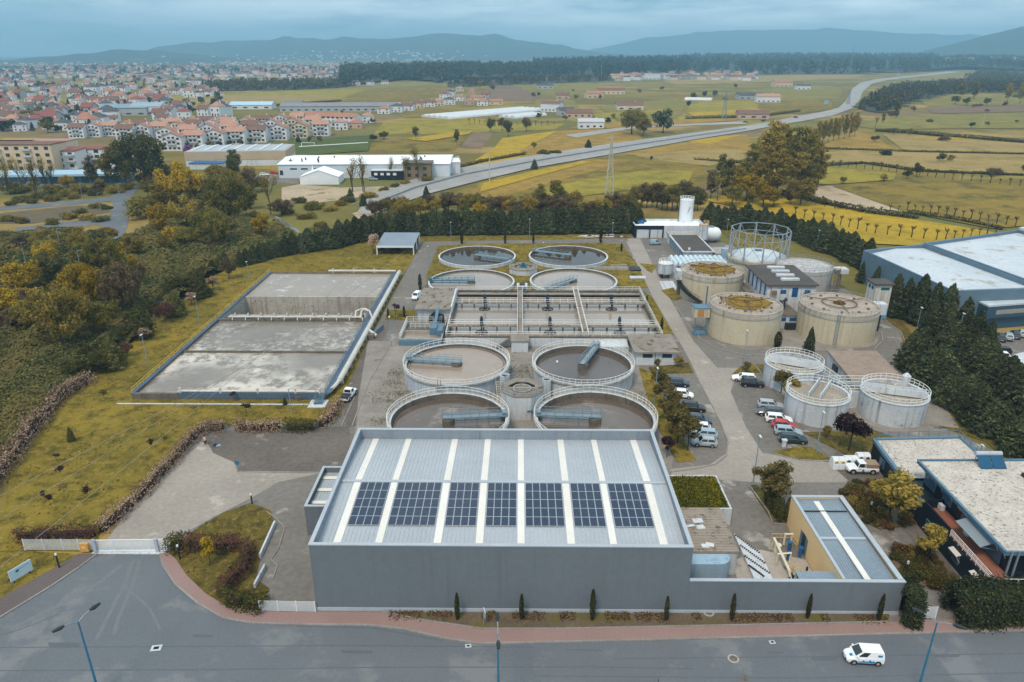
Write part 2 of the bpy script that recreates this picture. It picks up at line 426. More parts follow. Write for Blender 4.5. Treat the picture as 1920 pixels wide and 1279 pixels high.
area('yard_ground',[(185,1037),(260,920),(330,840),(400,795),(640,780),(640,700),(735,470),(790,447),(1190,443),(1330,447),(1500,500),(1680,590),(1700,680),(1760,800),(1990,900),(2200,1160),(1668,1168),(592,1149),(480,1149),(320,1036)],.03,yard)
area('road',[(-900,1500),(2900,1500),(2900,1190),(1920,1183),(1500,1194),(1200,1201),(900,1208),(830,1197),(755,1180),(690,1173),(560,1172),(470,1169),(420,1160),(372,1133),(330,1098),(306,1062),(300,1040),(182,1040),(150,1064),(95,1101),(0,1159),(-200,1265)],.034,asphalt)
kerb_front=[(2900,1190),(1920,1183),(1500,1194),(1200,1201),(900,1208),(830,1197),(755,1180),(690,1173),(560,1172),(470,1169),(420,1160),(372,1133),(330,1098),(306,1062),(300,1040)]
kerb_left=[(182,1040),(150,1064),(95,1101),(0,1159),(-200,1265)]
def kerb(pts,w=.22,h=.15,z=.03,m=None):
 mb=MB();P_=[at(x,y)for x,y in pts]
 for a,b in zip(P_,P_[1:]):
  d=(b-a);L=d.length;c=(a+b)/2
  mb.obox(c.x,c.y,z,z+h,L+.05,w,math.atan2(d.y,d.x))
 return struct('kerb',mb,m or kerbm)
kerb(kerb_front);kerb(kerb_left)
seam=mat('tarred_seam',C(80,86,92),C(94,100,105),.9,.8,5)
for pts in([(-200,1216),(300,1213),(640,1211),(800,1212),(1000,1214)],[(-200,1259),(400,1256),(700,1252),(1100,1251),(1300,1254)],[(1150,1236),(1500,1232),(1920,1226)],[(0,1192),(40,1180),(110,1152)],[(560,1174),(700,1178),(830,1202)],[(1000,1268),(1500,1272),(1920,1262)]):
 P_=poly(pts)
 mb=MB()
 for a,b in zip(P_,P_[1:]):d=(b-a);n_=Vector((-d.y,d.x,0)).normalized()*.07;mb.sheet([a-n_,b-n_,b+n_,a+n_],.0375)
 struct('road_seam',mb,seam)
patchm=mat('newer_asphalt_patch',C(92,97,103),C(84,90,96),.9,.4,5)
for x0,y0,x1,y1 in((1440,1222,1470,1226),(1520,1232,1570,1240),(1750,1228,1800,1233),(640,1220,700,1226),(90,1205,150,1214),(1060,1218,1130,1221),(360,1190,400,1196)):area('asphalt_patch',[(x0,y0),(x1,y0+1),(x1-3,y1),(x0+2,y1-1)],.0385,patchm)
tyre=mat('tyre_scuffs',C(112,116,119),C(100,105,110),.9,1.2,6)
for ti,(pts,w_)in enumerate((([(250,1050),(236,1090),(206,1150),(180,1200)],.22),([(262,1050),(250,1095),(222,1160),(214,1190)],.22),([(228,1060),(190,1090),(120,1130),(20,1180)],.3),([(235,1100),(280,1140),(300,1180)],.15))):
 P_=poly(pts);mb=MB()
 for a,b in zip(P_,P_[1:]):d=(b-a);n_=Vector((-d.y,d.x,0)).normalized()*w_;mb.sheet([a-n_,b-n_,b+n_,a+n_],.0355+ti*.0004)
 struct('tyre_marks',mb,tyre)
struct('pavement',MB().prism(poly([(300,1040),(306,1062),(330,1098),(372,1133),(420,1160),(470,1169),(560,1172),(690,1173),(755,1180),(830,1197),(900,1208),(1200,1201),(1500,1194),(1920,1183),(2900,1190),(2900,1152),(1920,1157),(1665,1168),(1300,1176),(1050,1181),(905,1181),(800,1166),(716,1150),(592,1149),(490,1148),(430,1142),(385,1114),(350,1080),(330,1050),(316,1036)]),.02,.165),pink)
struct('pavement',MB().prism(poly([(182,1040),(150,1064),(95,1101),(0,1159),(-200,1265),(-230,1225),(-20,1136),(60,1090),(110,1062),(148,1040)]),.02,.16),darkpave)
struct('planting_strip',MB().prism(poly([(716,1150),(800,1166),(905,1180),(1050,1180),(1300,1175),(1665,1167),(1668,1150),(1290,1152)]),.02,.20),soil)
mbk=MB()
for a,b in zip(poly([(716,1150),(800,1166),(905,1181),(1050,1181),(1300,1176),(1665,1168)]),poly([(800,1166),(905,1181),(1050,1181),(1300,1176),(1665,1168)])):
 d=b-a;c=(a+b)/2;mbk.obox(c.x,c.y,.05,.26,d.length,.16,math.atan2(d.y,d.x))
struct('kerb',mbk,kerbm)
LAWNS=[('lawn',[(45,1004),(10,960),(20,880),(100,770),(250,640),(390,522),(500,472),(640,462),(785,468),(772,490),(690,640),(640,752),(625,790),(440,800),(395,790),(330,845),(262,915),(185,1004)],lawn),('lawn',[(-260,1050),(45,1034),(148,1040),(110,1062),(60,1090),(-20,1136),(-230,1225)],lawn),('lawn',[(-300,1048),(48,1033),(185,1035),(185,1005),(44,1005),(9,960),(-60,975),(-320,1000)],lawn),('lawn',[(316,1036),(330,1050),(350,1080),(385,1114),(430,1142),(490,1147),(505,1105),(480,1085),(490,1040),(516,985),(508,958),(470,944),(420,962),(375,988),(330,1020)],lawn2),('lawn',[(800,515),(822,462),(870,458),(1130,456),(1168,459),(1196,498),(1215,540),(1000,545),(800,545)],lawn),('lawn',[(800,453),(640,470),(690,452),(800,443),(1180,440),(1180,447)],lawn),('lawn',[(1205,545),(1225,560),(1262,628),(1238,632)],lawn),('lawn',[(727,582),(778,582),(778,600),(722,600)],lawn),('lawn',[(1210,700),(1290,680),(1300,700),(1225,702),(1282,848),(1305,862),(1270,868)],lawn),('lawn',[(1198,690),(1225,700),(1240,740),(1268,800),(1304,865),(1270,868),(1232,800),(1212,740)],lawn),('lawn',[(1216,690),(1290,681),(1300,700),(1222,702)],lawn2),('lawn',[(1372,703),(1386,690),(1410,682),(1418,690),(1425,700)],lawn),('lawn',[(1418,684),(1448,684),(1447,710),(1436,710)],lawn2),('lawn',[(1448,848),(1500,838),(1520,840),(1560,862),(1500,862),(1462,854)],lawn),('lawn',[(1505,812),(1640,808),(1700,830),(1660,860),(1600,862),(1570,845)],lawn2),('lawn',[(1650,596),(1690,600),(1720,640),(1700,680),(1740,720),(1790,780),(1990,880),(2000,1000),(1920,900),(1850,830),(1760,800),(1815,806),(1720,712),(1695,700),(1703,650),(1690,620)],lawn2),('lawn',[(1404,912),(1418,910),(1490,975),(1478,984),(1448,980)],lawn2),('lawn',[(1200,495),(1232,497),(1222,512),(1214,508)],lawn),('lawn',[(1240,545),(1262,540),(1278,560),(1262,565)],lawn),('lawn',[(1350,430),(1395,425),(1480,470),(1395,480)],lawn),]
for i,(nm,pts,m)in enumerate(LAWNS):
 if i==0:
  q=[(p.x,p.y)for p in poly(pts)];mb=MB()
  for cuts in(((1,-72,0),),((-1,36,0),),((-1,0,-72),(1,-36,0),(0,119.3,1)),((-1,0,-72),(1,-36,0),(0,-198.3,-1))):
   r=q
   for c in cuts:
    if c==(1,-72,0):f=lambda p:p[0]<=-72;ax,val=0,-72
    elif c==(-1,36,0):f=lambda p:p[0]>=-36;ax,val=0,-36
    elif c==(-1,0,-72):f=lambda p:p[0]>=-72;ax,val=0,-72
    elif c==(1,-36,0):f=lambda p:p[0]<=-36;ax,val=0,-36
    elif c==(0,119.3,1):f=lambda p:p[1]<=119.3;ax,val=1,119.3
    else:f=lambda p:p[1]>=198.3;ax,val=1,198.3
    o_=[]
    for a,b in zip(r,r[1:]+r[:1]):
     if f(a):o_.append(a)
     if f(a)!=f(b):
      t=(val-a[ax])/(b[ax]-a[ax]);o_.append((a[0]+(b[0]-a[0])*t,a[1]+(b[1]-a[1])*t))
    r=o_
   mb.sheet(r,.10)
  struct(nm,mb,m)
  continue
 struct(nm,MB().prism(poly(pts),-.02,.10+.004*i),m)
area('lane',[(1172,448),(1200,447),(1240,530),(1300,640),(1345,690),(1420,690),(1450,700),(1380,704),(1370,735),(1398,800),(1430,850),(1560,868),(1640,880),(1700,905),(1560,905),(1480,905),(1420,905),(1260,893),(1256,880),(1330,872),(1362,850),(1364,820),(1335,760),(1285,660),(1225,560)],.045,yardlane)
area('lane',[(182,1037),(300,1037),(330,1010),(400,970),(470,935),(520,905),(600,888),(600,872),(440,868),(380,830),(330,870),(262,930)],.045,yardlane)
area('lane',[(640,745),(655,700),(720,602),(735,602),(718,640),(690,720),(668,800),(650,800)],.042,yarddark)
area('lane',[(724,598),(800,455),(840,448),(1175,446),(1178,452),(850,455),(820,462),(776,560),(768,598)],.046,yard)
area('gravel_bed',[(690,640),(735,640),(770,600),(1170,635),(1200,690),(1235,780),(1262,860),(1255,900),(640,900),(668,800),(672,745)],.05,gravel)
area('parking_area',[(1222,703),(1302,700),(1336,765),(1364,822),(1360,850),(1330,868),(1300,868),(1268,800)],.054,yard)
area('yard_ground',[(380,815),(440,806),(630,800),(655,800),(660,880),(600,886),(445,885),(440,868),(400,850)],.052,yarddark)
area('parking_area',[(1390,712),(1420,700),(1432,712),(1545,850),(1500,838),(1448,848),(1420,800)],.054,yard)
kerb([(1256,886),(1300,880),(1340,872),(1362,855),(1365,828),(1350,790),(1318,728),(1302,700)],.2,.12)
kerb([(1448,850),(1470,857),(1500,863),(1560,866)],.2,.14)
kerb([(1418,690),(1440,715),(1480,765),(1530,828),(1566,866)],.9,.08,m=yard)
kerb([(441,868),(446,885),(520,886),(600,887)],.2,.12)
kerb([(660,800),(690,720),(735,640)],.2,.12)
kerb([(640,800),(665,745)],.2,.12)
kerb([(1310,588),(1302,612),(1312,636),(1345,655),(1395,666),(1470,668),(1560,668)],.25,.15)
kerb([(1640,655),(1655,640),(1652,622)],.25,.15)
kerb([(1405,912),(1440,960),(1449,982),(1480,985)],.2,.15)
kerb([(1230,510),(1262,565),(1300,625)],.2,.14)
kerb([(1655,597),(1690,625),(1700,648),(1692,668),(1668,680)],.2,.14)
area('apron',[(1312,610),(1345,640),(1395,655),(1560,658),(1640,650),(1650,630),(1590,590),(1480,580)],.06,gravel)
area('gravel_bed',[(1445,712),(1490,690),(1560,700),(1700,690),(1770,760),(1800,806),(1700,812),(1560,806),(1490,790),(1470,745)],.062,gravel)
area('yard_ground',[(1590,800),(1555,870),(1700,1000),(1760,1085),(1800,1085),(1660,900)],.056,yarddark)
struct('planting_bed',MB().prism(poly([(1572,925),(1590,906),(1650,902),(1668,905),(1712,985),(1650,994),(1612,975)]),.02,.2),soil)
struct('planting_bed',MB().prism(poly([(1668,1040),(1700,1028),(1738,1030),(1790,1100),(1690,1100)]),.02,.2),soil)
area('highway',[(690,371),(760,342),(850,318),(1000,293),(1150,270),(1300,250),(1390,238),(1440,230),(1490,220),(1540,211),(1572,203),(1586,190),(1597,168),(1612,156),(1640,149),(1700,143),(1780,134),(1800,135),(1790,137),(1730,143),(1662,151),(1634,158),(1618,172),(1612,188),(1598,204),(1560,218),(1500,229),(1450,237),(1400,247),(1300,263),(1150,290),(1000,316),(900,340),(800,366),(725,394),(700,404),(670,400)],.5,hiway)
lanewear=mat('worn_wheel_tracks',C(132,130,128),C(150,148,145),.9,.1,.8)
for off in(-8.5,-6.2,-3.2,-1.2,1.8,4.0,6.8,9.0):
 L=poly([(695,388),(778,355),(870,330),(1000,305),(1150,280),(1300,257),(1398,243)])
 mb=MB()
 for a,b in zip(L,L[1:]):
  d=(b-a).normalized();n_=Vector((-d.y,d.x,0));mb.sheet([a+n_*(off-.3),b+n_*(off-.3),b+n_*(off+.3),a+n_*(off+.3)],.52)
 struct('wheel_track',mb,lanewear)
mbv=MB()
for off in(0,):
 L=poly([(695,388),(778,355),(870,330),(1000,305),(1150,280),(1300,257),(1398,243)])
 for a,b in zip(L,L[1:]):
  d=b-a;c=(a+b)/2;mbv.obox(c.x,c.y,.5,1.3,d.length,.5,math.atan2(d.y,d.x))
one('crash_barrier',mbv,steel,'long grey crash barrier along the middle of the highway','barrier')
area('road',[(1060,254),(1180,237),(1300,232),(1398,228),(1400,233),(1300,236),(1190,241),(1080,259)],.3,hiway)
area('road',[(0,388),(120,378),(205,370),(245,351),(262,345),(246,375),(240,420),(232,445),(195,452),(212,436),(206,427),(180,421),(120,427),(30,434),(30,427),(100,419),(170,412),(205,404),(212,388),(208,377),(120,386),(0,395),(-100,402),(-100,396)],.08,asphalt)
area('bare_ground',[(0,400),(140,386),(200,386),(205,398),(160,408),(60,420),(0,420)],.05,soil)
area('bare_ground',[(528,352),(560,346),(640,352),(720,350),(740,360),(660,372),(600,380),(528,380)],.07,sand)
area('car_park',[(-60,345),(180,318),(260,320),(250,335),(60,352),(-60,362)],.06,yard)
area('car_park',[(480,330),(545,318),(560,330),(560,345),(480,342)],.06,yard)
area('car_park',[(835,300),(860,292),(864,300),(852,326),(790,336),(780,328),(836,326)],.06,yardlane)
area('car_park',[(1835,650),(1990,600),(2080,640),(2000,740),(1895,690)],.05,yard)
area('river',[(515,405),(523,408),(540,420),(556,429),(564,437),(554,434),(536,424),(520,413)],.06,water('stream_water',C(84,92,92),C(104,110,110),.1,.3,2))
area('rubble_bank',[(660,402),(700,392),(730,390),(700,405),(672,412)],.4,sand)
area('bare_ground',[(1490,348),(1560,350),(1640,375),(1700,388),(1690,400),(1600,392),(1540,375)],.2,sand)
area('bare_ground',[(1720,380),(1770,376),(1820,374),(1820,377),(1760,381),(1722,384)],.22,sand)
FIELDS=[('yellow',[(860,319),(926,279),(942,259),(1047,245),(976,282),(976,296)]),('gold',[(976,283),(1048,246),(1150,240),(1195,250),(1205,262),(1100,280),(976,297)]),('plough',[(860,278),(886,249),(926,249),(902,279)]),('olive',[(690,283),(712,258),(884,249),(858,278),(850,284),(760,284)]),('lime',[(700,252),(720,228),(860,220),(960,232),(1060,232),(1040,243),(930,248),(780,252)]),('plough',[(912,188),(922,160),(948,155),(1012,180),(1002,190),(940,190)]),('green',[(952,155),(1110,156),(1122,170),(1046,183),(1012,178)]),('green',[(1000,190),(1075,188),(1090,205),(1010,206)]),('olive',[(640,190),(690,168),(830,158),(826,182),(740,190)]),('lime',[(300,181),(560,170),(690,166),(640,186),(560,192),(330,206)]),('tan',[(310,190),(420,180),(640,178),(560,192),(440,196),(330,207)]),('green',[(560,170),(690,163),(820,150),(830,158),(690,168)]),('olive',[(745,212),(860,205),(870,215),(760,222)]),('olive',[(820,375),(900,344),(1000,319),(1150,293),(1220,290),(1310,308),(1340,335),(1290,365),(1180,375),(1000,390),(840,390)]),('gold',[(850,372),(900,350),(1000,324),(1120,300),(1180,300),(1080,330),(980,358),(900,380)]),('gold',[(1170,290),(1290,268),(1400,252),(1410,270),(1400,288),(1290,298),(1230,295)]),('tan',[(1190,292),(1280,284),(1390,282),(1400,300),(1330,312),(1240,302)]),('yellow',[(1285,266),(1360,255),(1392,253),(1330,270)]),('gold',[(1540,277),(1575,256),(1605,247),(1640,255),(1674,280),(1600,280)]),('tan',[(1655,252),(1780,258),(1925,270),(2050,290),(2050,297),(1925,288),(1694,283)]),('tan',[(1530,288),(1600,282),(1700,286),(1925,291),(2060,300),(2060,335),(1925,328),(1740,320),(1640,305),(1530,305)]),('lime',[(1494,344),(1535,312),(1600,318),(1680,327),(1676,338),(1590,345),(1520,348)]),('green',[(1610,238),(1680,216),(1925,211),(1990,220),(1990,238),(1925,241),(1760,242),(1650,244)]),('olive',[(1560,350),(1690,340),(1925,336),(2100,360),(2100,440),(1925,425),(1860,430),(1700,400)]),('yellow',[(1316,376),(1365,364),(1460,372),(1600,395),(1760,420),(1880,440),(1840,455),(1700,462),(1622,458),(1480,408)]),('green',[(1720,186),(1925,176),(1980,190),(1925,196),(1740,200)]),('plough',[(1735,202),(1925,196),(1980,200),(1925,210),(1750,214)]),('lime',[(1285,205),(1320,190),(1500,190),(1500,206),(1430,218),(1300,222)]),('green',[(1410,170),(1480,160),(1580,164),(1575,185),(1480,192),(1415,182)]),('tan',[(1240,152),(1480,140),(1640,136),(1600,148),(1440,154),(1270,160)]),('green',[(1120,200),(1270,186),(1290,196),(1270,222),(1160,228)]),('gold',[(1085,236),(1180,226),(1390,222),(1380,227),(1240,236),(1110,243)]),('pitch',[(540,265),(700,254),(690,284),(545,294)]),('olive',[(1420,190),(1560,188),(1560,205),(1500,214),(1420,210)]),('yellow',[(905,345),(1000,322),(1090,304),(1120,302),(1000,334),(900,362)]),('lime',[(1000,360),(1100,338),(1200,322),(1300,322),(1290,345),(1150,362),(1000,382)]),('yellow',[(760,262),(840,250),(886,247),(880,252),(800,266)]),('yellow',[(1700,262),(1925,262),(1925,268),(1780,258)]),('lime',[(1110,215),(1240,206),(1240,214),(1120,224)]),('yellow',[(1290,212),(1420,205),(1440,210),(1300,219)]),('gold',[(1690,186),(1600,215),(1616,200),(1640,190)]),]
for i,(k,pts)in enumerate(FIELDS):area('field',pts,.10+.012*i,fld[k])
area('pitch_line',[(560,276),(690,268),(690,269),(560,277)],.56,white)
def parapet(mb,x0,y0,x1,y1,z0,z1,t=.3,mi=0,sides='SNWE'):
 if 'S' in sides:mb.box(x0,y0,z0,x1,y0+t,z1,mi)
 if 'N' in sides:mb.box(x0,y1-t,z0,x1,y1,z1,mi)
 if 'W' in sides:mb.box(x0,y0+t,z0,x0+t,y1-t,z1,mi)
 if 'E' in sides:mb.box(x1-t,y0+t,z0,x1,y1-t,z1,mi)
 return mb
def ribroof(mb,x0,x1,ya,za,yb,zb,pitch=.5,mi=0,w=.12,h=.05,along='y'):
 """one roof slope with standing ribs running down it"""
 if along=='y':
  mb.quad((x0,ya,za),(x1,ya,za),(x1,yb,zb),(x0,yb,zb),mi)
  k=int((x1-x0)/pitch)
  for i in range(1,k):
   x=x0+(x1-x0)*i/k;mb.bar((x,ya,za+h/2),(x,yb,zb+h/2),w,h,mi)
 return mb
HX0,HX1,HY0,HY1,HH=-23.3,19.4,65.0,91.6,9.25
hall=thing('industrial_hall','large grey windowless hall with ribbed metal roof carrying seven dark solar arrays, beside the street','building',((HX0+HX1)/2,(HY0+HY1)/2,0))
parapet(MB(),HX0,HY0,HX1,HY1,0,HH,.35).build('wall',hallgrey,hall)
mb=MB()
for q in((HX0-.05,HY0-.05,HX1+.05,HY0+.4),(HX0-.05,HY1-.4,HX1+.05,HY1+.05)):mb.box(q[0],q[1],HH+.002,q[2],q[3],HH+.13)
for q in((HX0-.05,HX0+.4),(HX1-.4,HX1+.05)):mb.box(q[0],HY0+.4,HH+.002,q[1],HY1-.4,HH+.13)
mb.build('coping',hallpale,hall)
MB().box(HX0-.04,HY0-.06,.02,HX1+.06,HY0-.003,.55).build('plinth',hallpale,hall)
mb=MB();t=.36
mb.quad((HX0+t,HY1-t,7.4),(HX1-t,HY1-t,7.4),(HX1-t,HY1-t,9.2),(HX0+t,HY1-t,9.2))
mb.quad((HX0+t,HY0+t,7.4),(HX0+t,HY1-t,7.4),(HX0+t,HY1-t,9.2),(HX0+t,HY0+t,9.2))
mb.quad((HX1-t,HY1-t,7.4),(HX1-t,HY0+t,7.4),(HX1-t,HY0+t,9.2),(HX1-t,HY1-t,9.2))
mb.build('parapet_lining',hallinner,hall)
RY=at(975,905,8.5).y
ya,yb,ze,zr=HY0+.36,HY1-.36,7.85,8.55
roof=MB();ribroof(roof,HX0+.36,HX1-.36,ya,ze,RY,zr);ribroof(roof,HX0+.36,HX1-.36,RY,zr,yb,7.75)
ro=roof.build('roof',roofmetal,hall)
MB().box(HX0+.4,RY-.25,zr+.03,HX1-.4,RY+.25,zr+.13).build('ridge_cap',hallpale,ro)
zroof=lambda y:ze+(zr-ze)*(y-ya)/(RY-ya)if y<RY else zr+(7.75-zr)*(y-RY)/(yb-RY)
strips=[]
for a,b in((623.8,637.9),(702.6,716),(812.3,826.8),(891.5,905.6),(970,983.8),(1064,1078.4),(1144,1157),(1237,1252)):
 xa,xb=at(a,1022,7.85).x,at(b,1022,7.85).x;strips.append((xa,xb))
 s_=MB()
 for y0,y1 in((ya+.02,RY-.28),(RY+.28,yb-.02)):
  s_.add([(xa,y0,zroof(y0)+.075),(xb,y0,zroof(y0)+.075),(xb,y1,zroof(y1)+.075),(xa,y1,zroof(y1)+.075),(xa,y0,zroof(y0)+.01),(xb,y0,zroof(y0)+.01),(xb,y1,zroof(y1)+.01),(xa,y1,zroof(y1)+.01)],[(0,1,2,3),(4,5,1,0),(5,6,2,1),(6,7,3,2),(7,4,0,3)])
 s_.build('rooflight',skylightm,ro)
pv,nt,out=new_mat('photovoltaic_cells')
pbs=N(nt,'ShaderNodeBsdfPrincipled',Roughness=.14);pbs.inputs['Specular IOR Level'].default_value=.6
tcn=N(nt,'ShaderNodeTexCoord');wv=N(nt,'ShaderNodeTexBrick',Scale=1.0)
wv.offset=0.0
wv.inputs['Color1'].default_value=C(22,34,56);wv.inputs['Color2'].default_value=C(27,41,66);wv.inputs['Mortar'].default_value=C(66,80,100)
wv.inputs['Brick Width'].default_value=.165;wv.inputs['Row Height'].default_value=.165;wv.inputs['Mortar Size'].default_value=.006
nt.links.new(tcn.outputs['Object'],wv.inputs['Vector']);nt.links.new(wv.outputs[0],pbs.inputs['Base Color']);nt.links.new(pbs.outputs[0],out.inputs[0])
alu=mat('aluminium_frame',C(196,202,210),C(180,188,196),.4,metal=.3)
slope=math.atan2(zr-ze,RY-ya)
ncols=(4,6,4,4,5,4,5)
where=['first from the left end','the widest one, second from the left end','third from the hall left end','fourth, in the middle of the roof','fifth, just right of the roof middle','sixth from the hall left end','last one at the right end']
PH=1.66
ytop=RY-.42
for k,nc in enumerate(ncols):
 x0,x1=strips[k][1]+.12,strips[k+1][0]-.12
 w=(x1-x0)/nc
 base=Vector(((x0+x1)/2,ytop,zroof(ytop)+.1))
 arr=thing('solar_panel_array','dark blue solar array on the hall roof, '+where[k],'solar array',base,0,'solar arrays on the hall roof')
 for r in range(5):
  for c in range(nc):
   ys=ytop-r*(PH+.02)
   xa,xb,y1,y0=x0+c*w+.012,x0+(c+1)*w-.012,ys,ys-PH
   z=lambda y:zroof(y)+.12
   p=MB();e=.035
   p.add([(xa,y0,z(y0)),(xb,y0,z(y0)),(xb,y1,z(y1)),(xa,y1,z(y1)),(xa,y0,z(y0)+.05),(xb,y0,z(y0)+.05),(xb,y1,z(y1)+.05),(xa,y1,z(y1)+.05)],[(4,5,6,7),(0,1,5,4),(1,2,6,5),(2,3,7,6),(3,0,4,7)],1)
   p.quad((xa+e,y0+e,z(y0)+.057),(xb-e,y0+e,z(y0)+.057),(xb-e,y1-e,z(y1)+.057),(xa+e,y1-e,z(y1)+.057),0)
   p.build('solar_panel',[pv,alu],arr)
AX0,AX1,AY0,AY1,AH=-28.2,HX0-.02,78.9,88.7,4.6
anx=thing('hall_annex','low grey annex with a sunken roof against the hall left side','building',((AX0+AX1)/2,(AY0+AY1)/2,0))
parapet(MB(),AX0,AY0,AX1,AY1,0,AH,.3).build('wall',hallgrey,anx)
mb=MB();mb.box(AX0-.04,AY0-.04,AH+.002,AX1-.02,AY0+.34,AH+.1);mb.box(AX0-.04,AY1-.34,AH+.002,AX1-.02,AY1+.04,AH+.1);mb.box(AX0-.04,AY0+.34,AH+.002,AX0+.34,AY1-.34,AH+.1);mb.build('coping',hallpale,anx)
mb=MB();ribroof(mb,AX0+.3,AX1-.05,AY0+.3,3.7,AY1-.3,3.8,.35,w=.08);r_=mb.build('roof',roofmetal,anx)
for y in(80.6,83.6,86.6):MB().box(AX0+.35,y,3.85,AX1-.1,y+.7,3.9).build('rooflight',skylightm,r_)
lw=thing('boundary_wall','long low grey wall continuing the hall front along the street to the conifer hedge','wall',(31.5,65,0))
MB().box(HX1+.01,65.0,0,43.7,65.35,4.65).build('wall',hallgrey,lw)
MB().box(HX1+.03,64.95,4.652,43.75,65.4,4.76).build('coping',hallpale,lw)
MB().box(HX1+.08,64.94,.02,43.75,64.997,.55).build('plinth',hallpale,lw)
OX0,OX1,OY0,OY1,OH=36.8,43.6,65.36,81.9,4.7
och=thing('ochre_building','long ochre building with blue-grey ribbed roof behind the low street wall','building',(40.2,73,0))
mb=MB();mb.box(OX0,OY0,0,OX0+.3,OY1,OH);mb.box(OX0+.3,OY1-.3,0,OX1,OY1,OH-.003);mb.box(OX1-.3,OY0,0,OX1,OY1-.3,OH-.001)
mb.build('wall',ochre,och)
mb=MB();mb.box(OX0-.04,OY0,OH+.004,OX0+.32,OY1+.04,OH+.12);mb.box(OX1-.55,OY0,OH+.004,OX1+.06,OY1+.04,OH+.12);mb.box(OX0+.32,OY1-.4,OH+.004,OX1-.55,OY1+.04,OH+.12)
mb.build('coping',hallpale,och)
mb=MB();ribroof(mb,OX0+.3,OX1-.5,OY0+.02,4.2,OY1-.3,4.45,.3,w=.09);r_=mb.build('roof',roofmetal2,och)
MB().box(39.4,OY0+.05,4.42,40.1,OY1-1.0,4.56).build('rooflight',skylightm,r_)
MB().box(OX0+.5,78.6,4.47,OX1-.7,78.75,4.6).build('roof_joint',darkmetal,r_)
MB().box(OX0+.5,73.0,4.36,OX1-.7,73.4,4.5).build('roof_joint',hallpale,r_)
MB().box(OX0-.05,75.4,.05,OX0-.004,76.7,2.7).build('door',darkmetal,och)
for y in(75.0,76.7):MB().box(OX0-.09,y,.05,OX0-.02,y+.55,2.7).build('shutter',bluesteel,och)
lt=thing('lean_to','small lean-to roof of blue-grey ribbed metal between the pipe yard and the street wall','building',(34.4,66,0))
mb=MB();ribroof(mb,32.3,OX0-.02,65.4,3.9,67.5,4.1,.3,w=.09);mb.build('roof',roofmetal2,lt)
MB().box(32.3,67.4,0,OX0-.02,67.5,4.0).build('wall',offwhite,lt)
gr=thing('grass_roof_block','low block with wild yellow-green grass growing on its roof beside the hall','building',(25.5,85.8,0))
parapet(MB(),HX1+.02,81.7,29.0,90.0,0,2.7,.25).build('wall',tankwhite,gr)
g_=MB().box(HX1+.3,81.97,2.0,28.74,89.73,2.45).build('roof_soil',lawn,gr)
pts=np.column_stack([rng.uniform(HX1+.3,28.7,9000),rng.uniform(82,89.7,9000),2.45+rng.random(9000)**2*.45])
m_sedum=leaf_mat('sedum_leaves',C(150,136,40),C(92,96,34),C(60,66,28),.2,.7)
lo=leaves('grass_cover',pts-np.array(LOC[gr.name]),.13,m_sedum,gr,up=.6)
cb=thing('slab_roof_block','low block with weathered plank-marked roof over a blue round-cornered wall','building',(24,76,0))
plank=mat('plank_marked_concrete',C(158,148,136),C(122,112,102),.95,.5,6,stain=(C(98,88,78),1.2,.56))
mb=MB();mb.box(HX1+.02,71.6,3.3,27.0,80.5,3.62)
for y in np.arange(71.9,80.4,.55):mb.box(HX1+.3,y,3.622,26.9,y+.42,3.66)
mb.build('roof',plank,cb)
parapet(MB(),HX1+.02,71.7,26.85,80.4,0,3.297,.25).build('wall',tankwhite,cb)
cpb=mat('sky_blue_tank_paint',C(158,182,198),C(136,162,182),.6,streak=C(112,140,160))
mb=MB();mb.prism([(HX1+.05,71.55),(HX1+.05,69.6)]+[(24.2+1.5*math.sin(t),71.1-1.5*math.cos(t))for t in np.linspace(0,PI/2,10)]+[(25.7,71.55)],0,3.28)
mb.build('curved_tank_wall',cpb,cb)
MB().box(22.1,67.2,.08,22.8,68.2,.9).build('pump_box',cpb,cb)
for i,(px,py,a,lx,ly,d)in enumerate(((1308,976,.1,1.3,.9,'square off-white board lying furthest back on the plank roof'),(1290,987,.25,1.8,.45,'narrow long off-white board pointing at the hall on the plank roof'),(1313,988,.2,1.1,.8,'off-white board leaning over another in the middle of the plank roof'),(1322,1024,0,.9,.75,'beige square board near the front of the plank roof'),(1331,1021,-.3,1.0,.7,'white board tilted over the beige board on the plank roof'))):
 p=at(px,py,3.7)
 one('loose_board',MB().obox(p.x,p.y,3.67+.05*(i%2),3.72+.05*(i%2),lx,ly,a),offwhite,d,'board','loose boards on the plank roof')
struct('apron',MB().sheet([(26.9,65.4),(36.7,65.4),(36.7,74.5),(31.5,76.5),(27.0,74)],.075),mat('pale_concrete_apron',C(172,164,154),C(146,138,129),.9,.4,3,stain=(C(124,108,92),.5,.58)))
sl=thing('sloping_slab','white sloping slab crossed by four rows of dark teeth beside the plank roof','ramp',(29,70,0))
A,B,Cc,D=at(1378,998,2.6),at(1402,1084,1.0),at(1452,1083,.4),at(1386,1003,2.6)
q=[at(1376,1000,.6),at(1416,1088,.6),at(1450,1088,.6),at(1427,1037,.6)]
mb=MB();mb.add([tuple(v)for v in q]+[(v.x,v.y,.02)for v in q],[(0,1,2,3),(4,5,1,0),(5,6,2,1),(6,7,3,2),(7,4,0,3)])
mb.build('slab',concpale,sl)
for k in range(4):
 a,b=((at(1378,1003,.6),at(1425,1038,.6)),(at(1387,1022,.6),at(1435,1057,.6)),(at(1395,1042,.6),at(1444,1076,.6)),(at(1403,1060,.6),at(1433,1082,.6)))[k]
 m_=MB()
 for i in range(13):
  c=a.lerp(b,(i+.5)/13);m_.obox(c.x,c.y,c.z+.0,c.z+.14,.22,.14,.6)
 m_.build('tooth_row',darkmetal,sl)
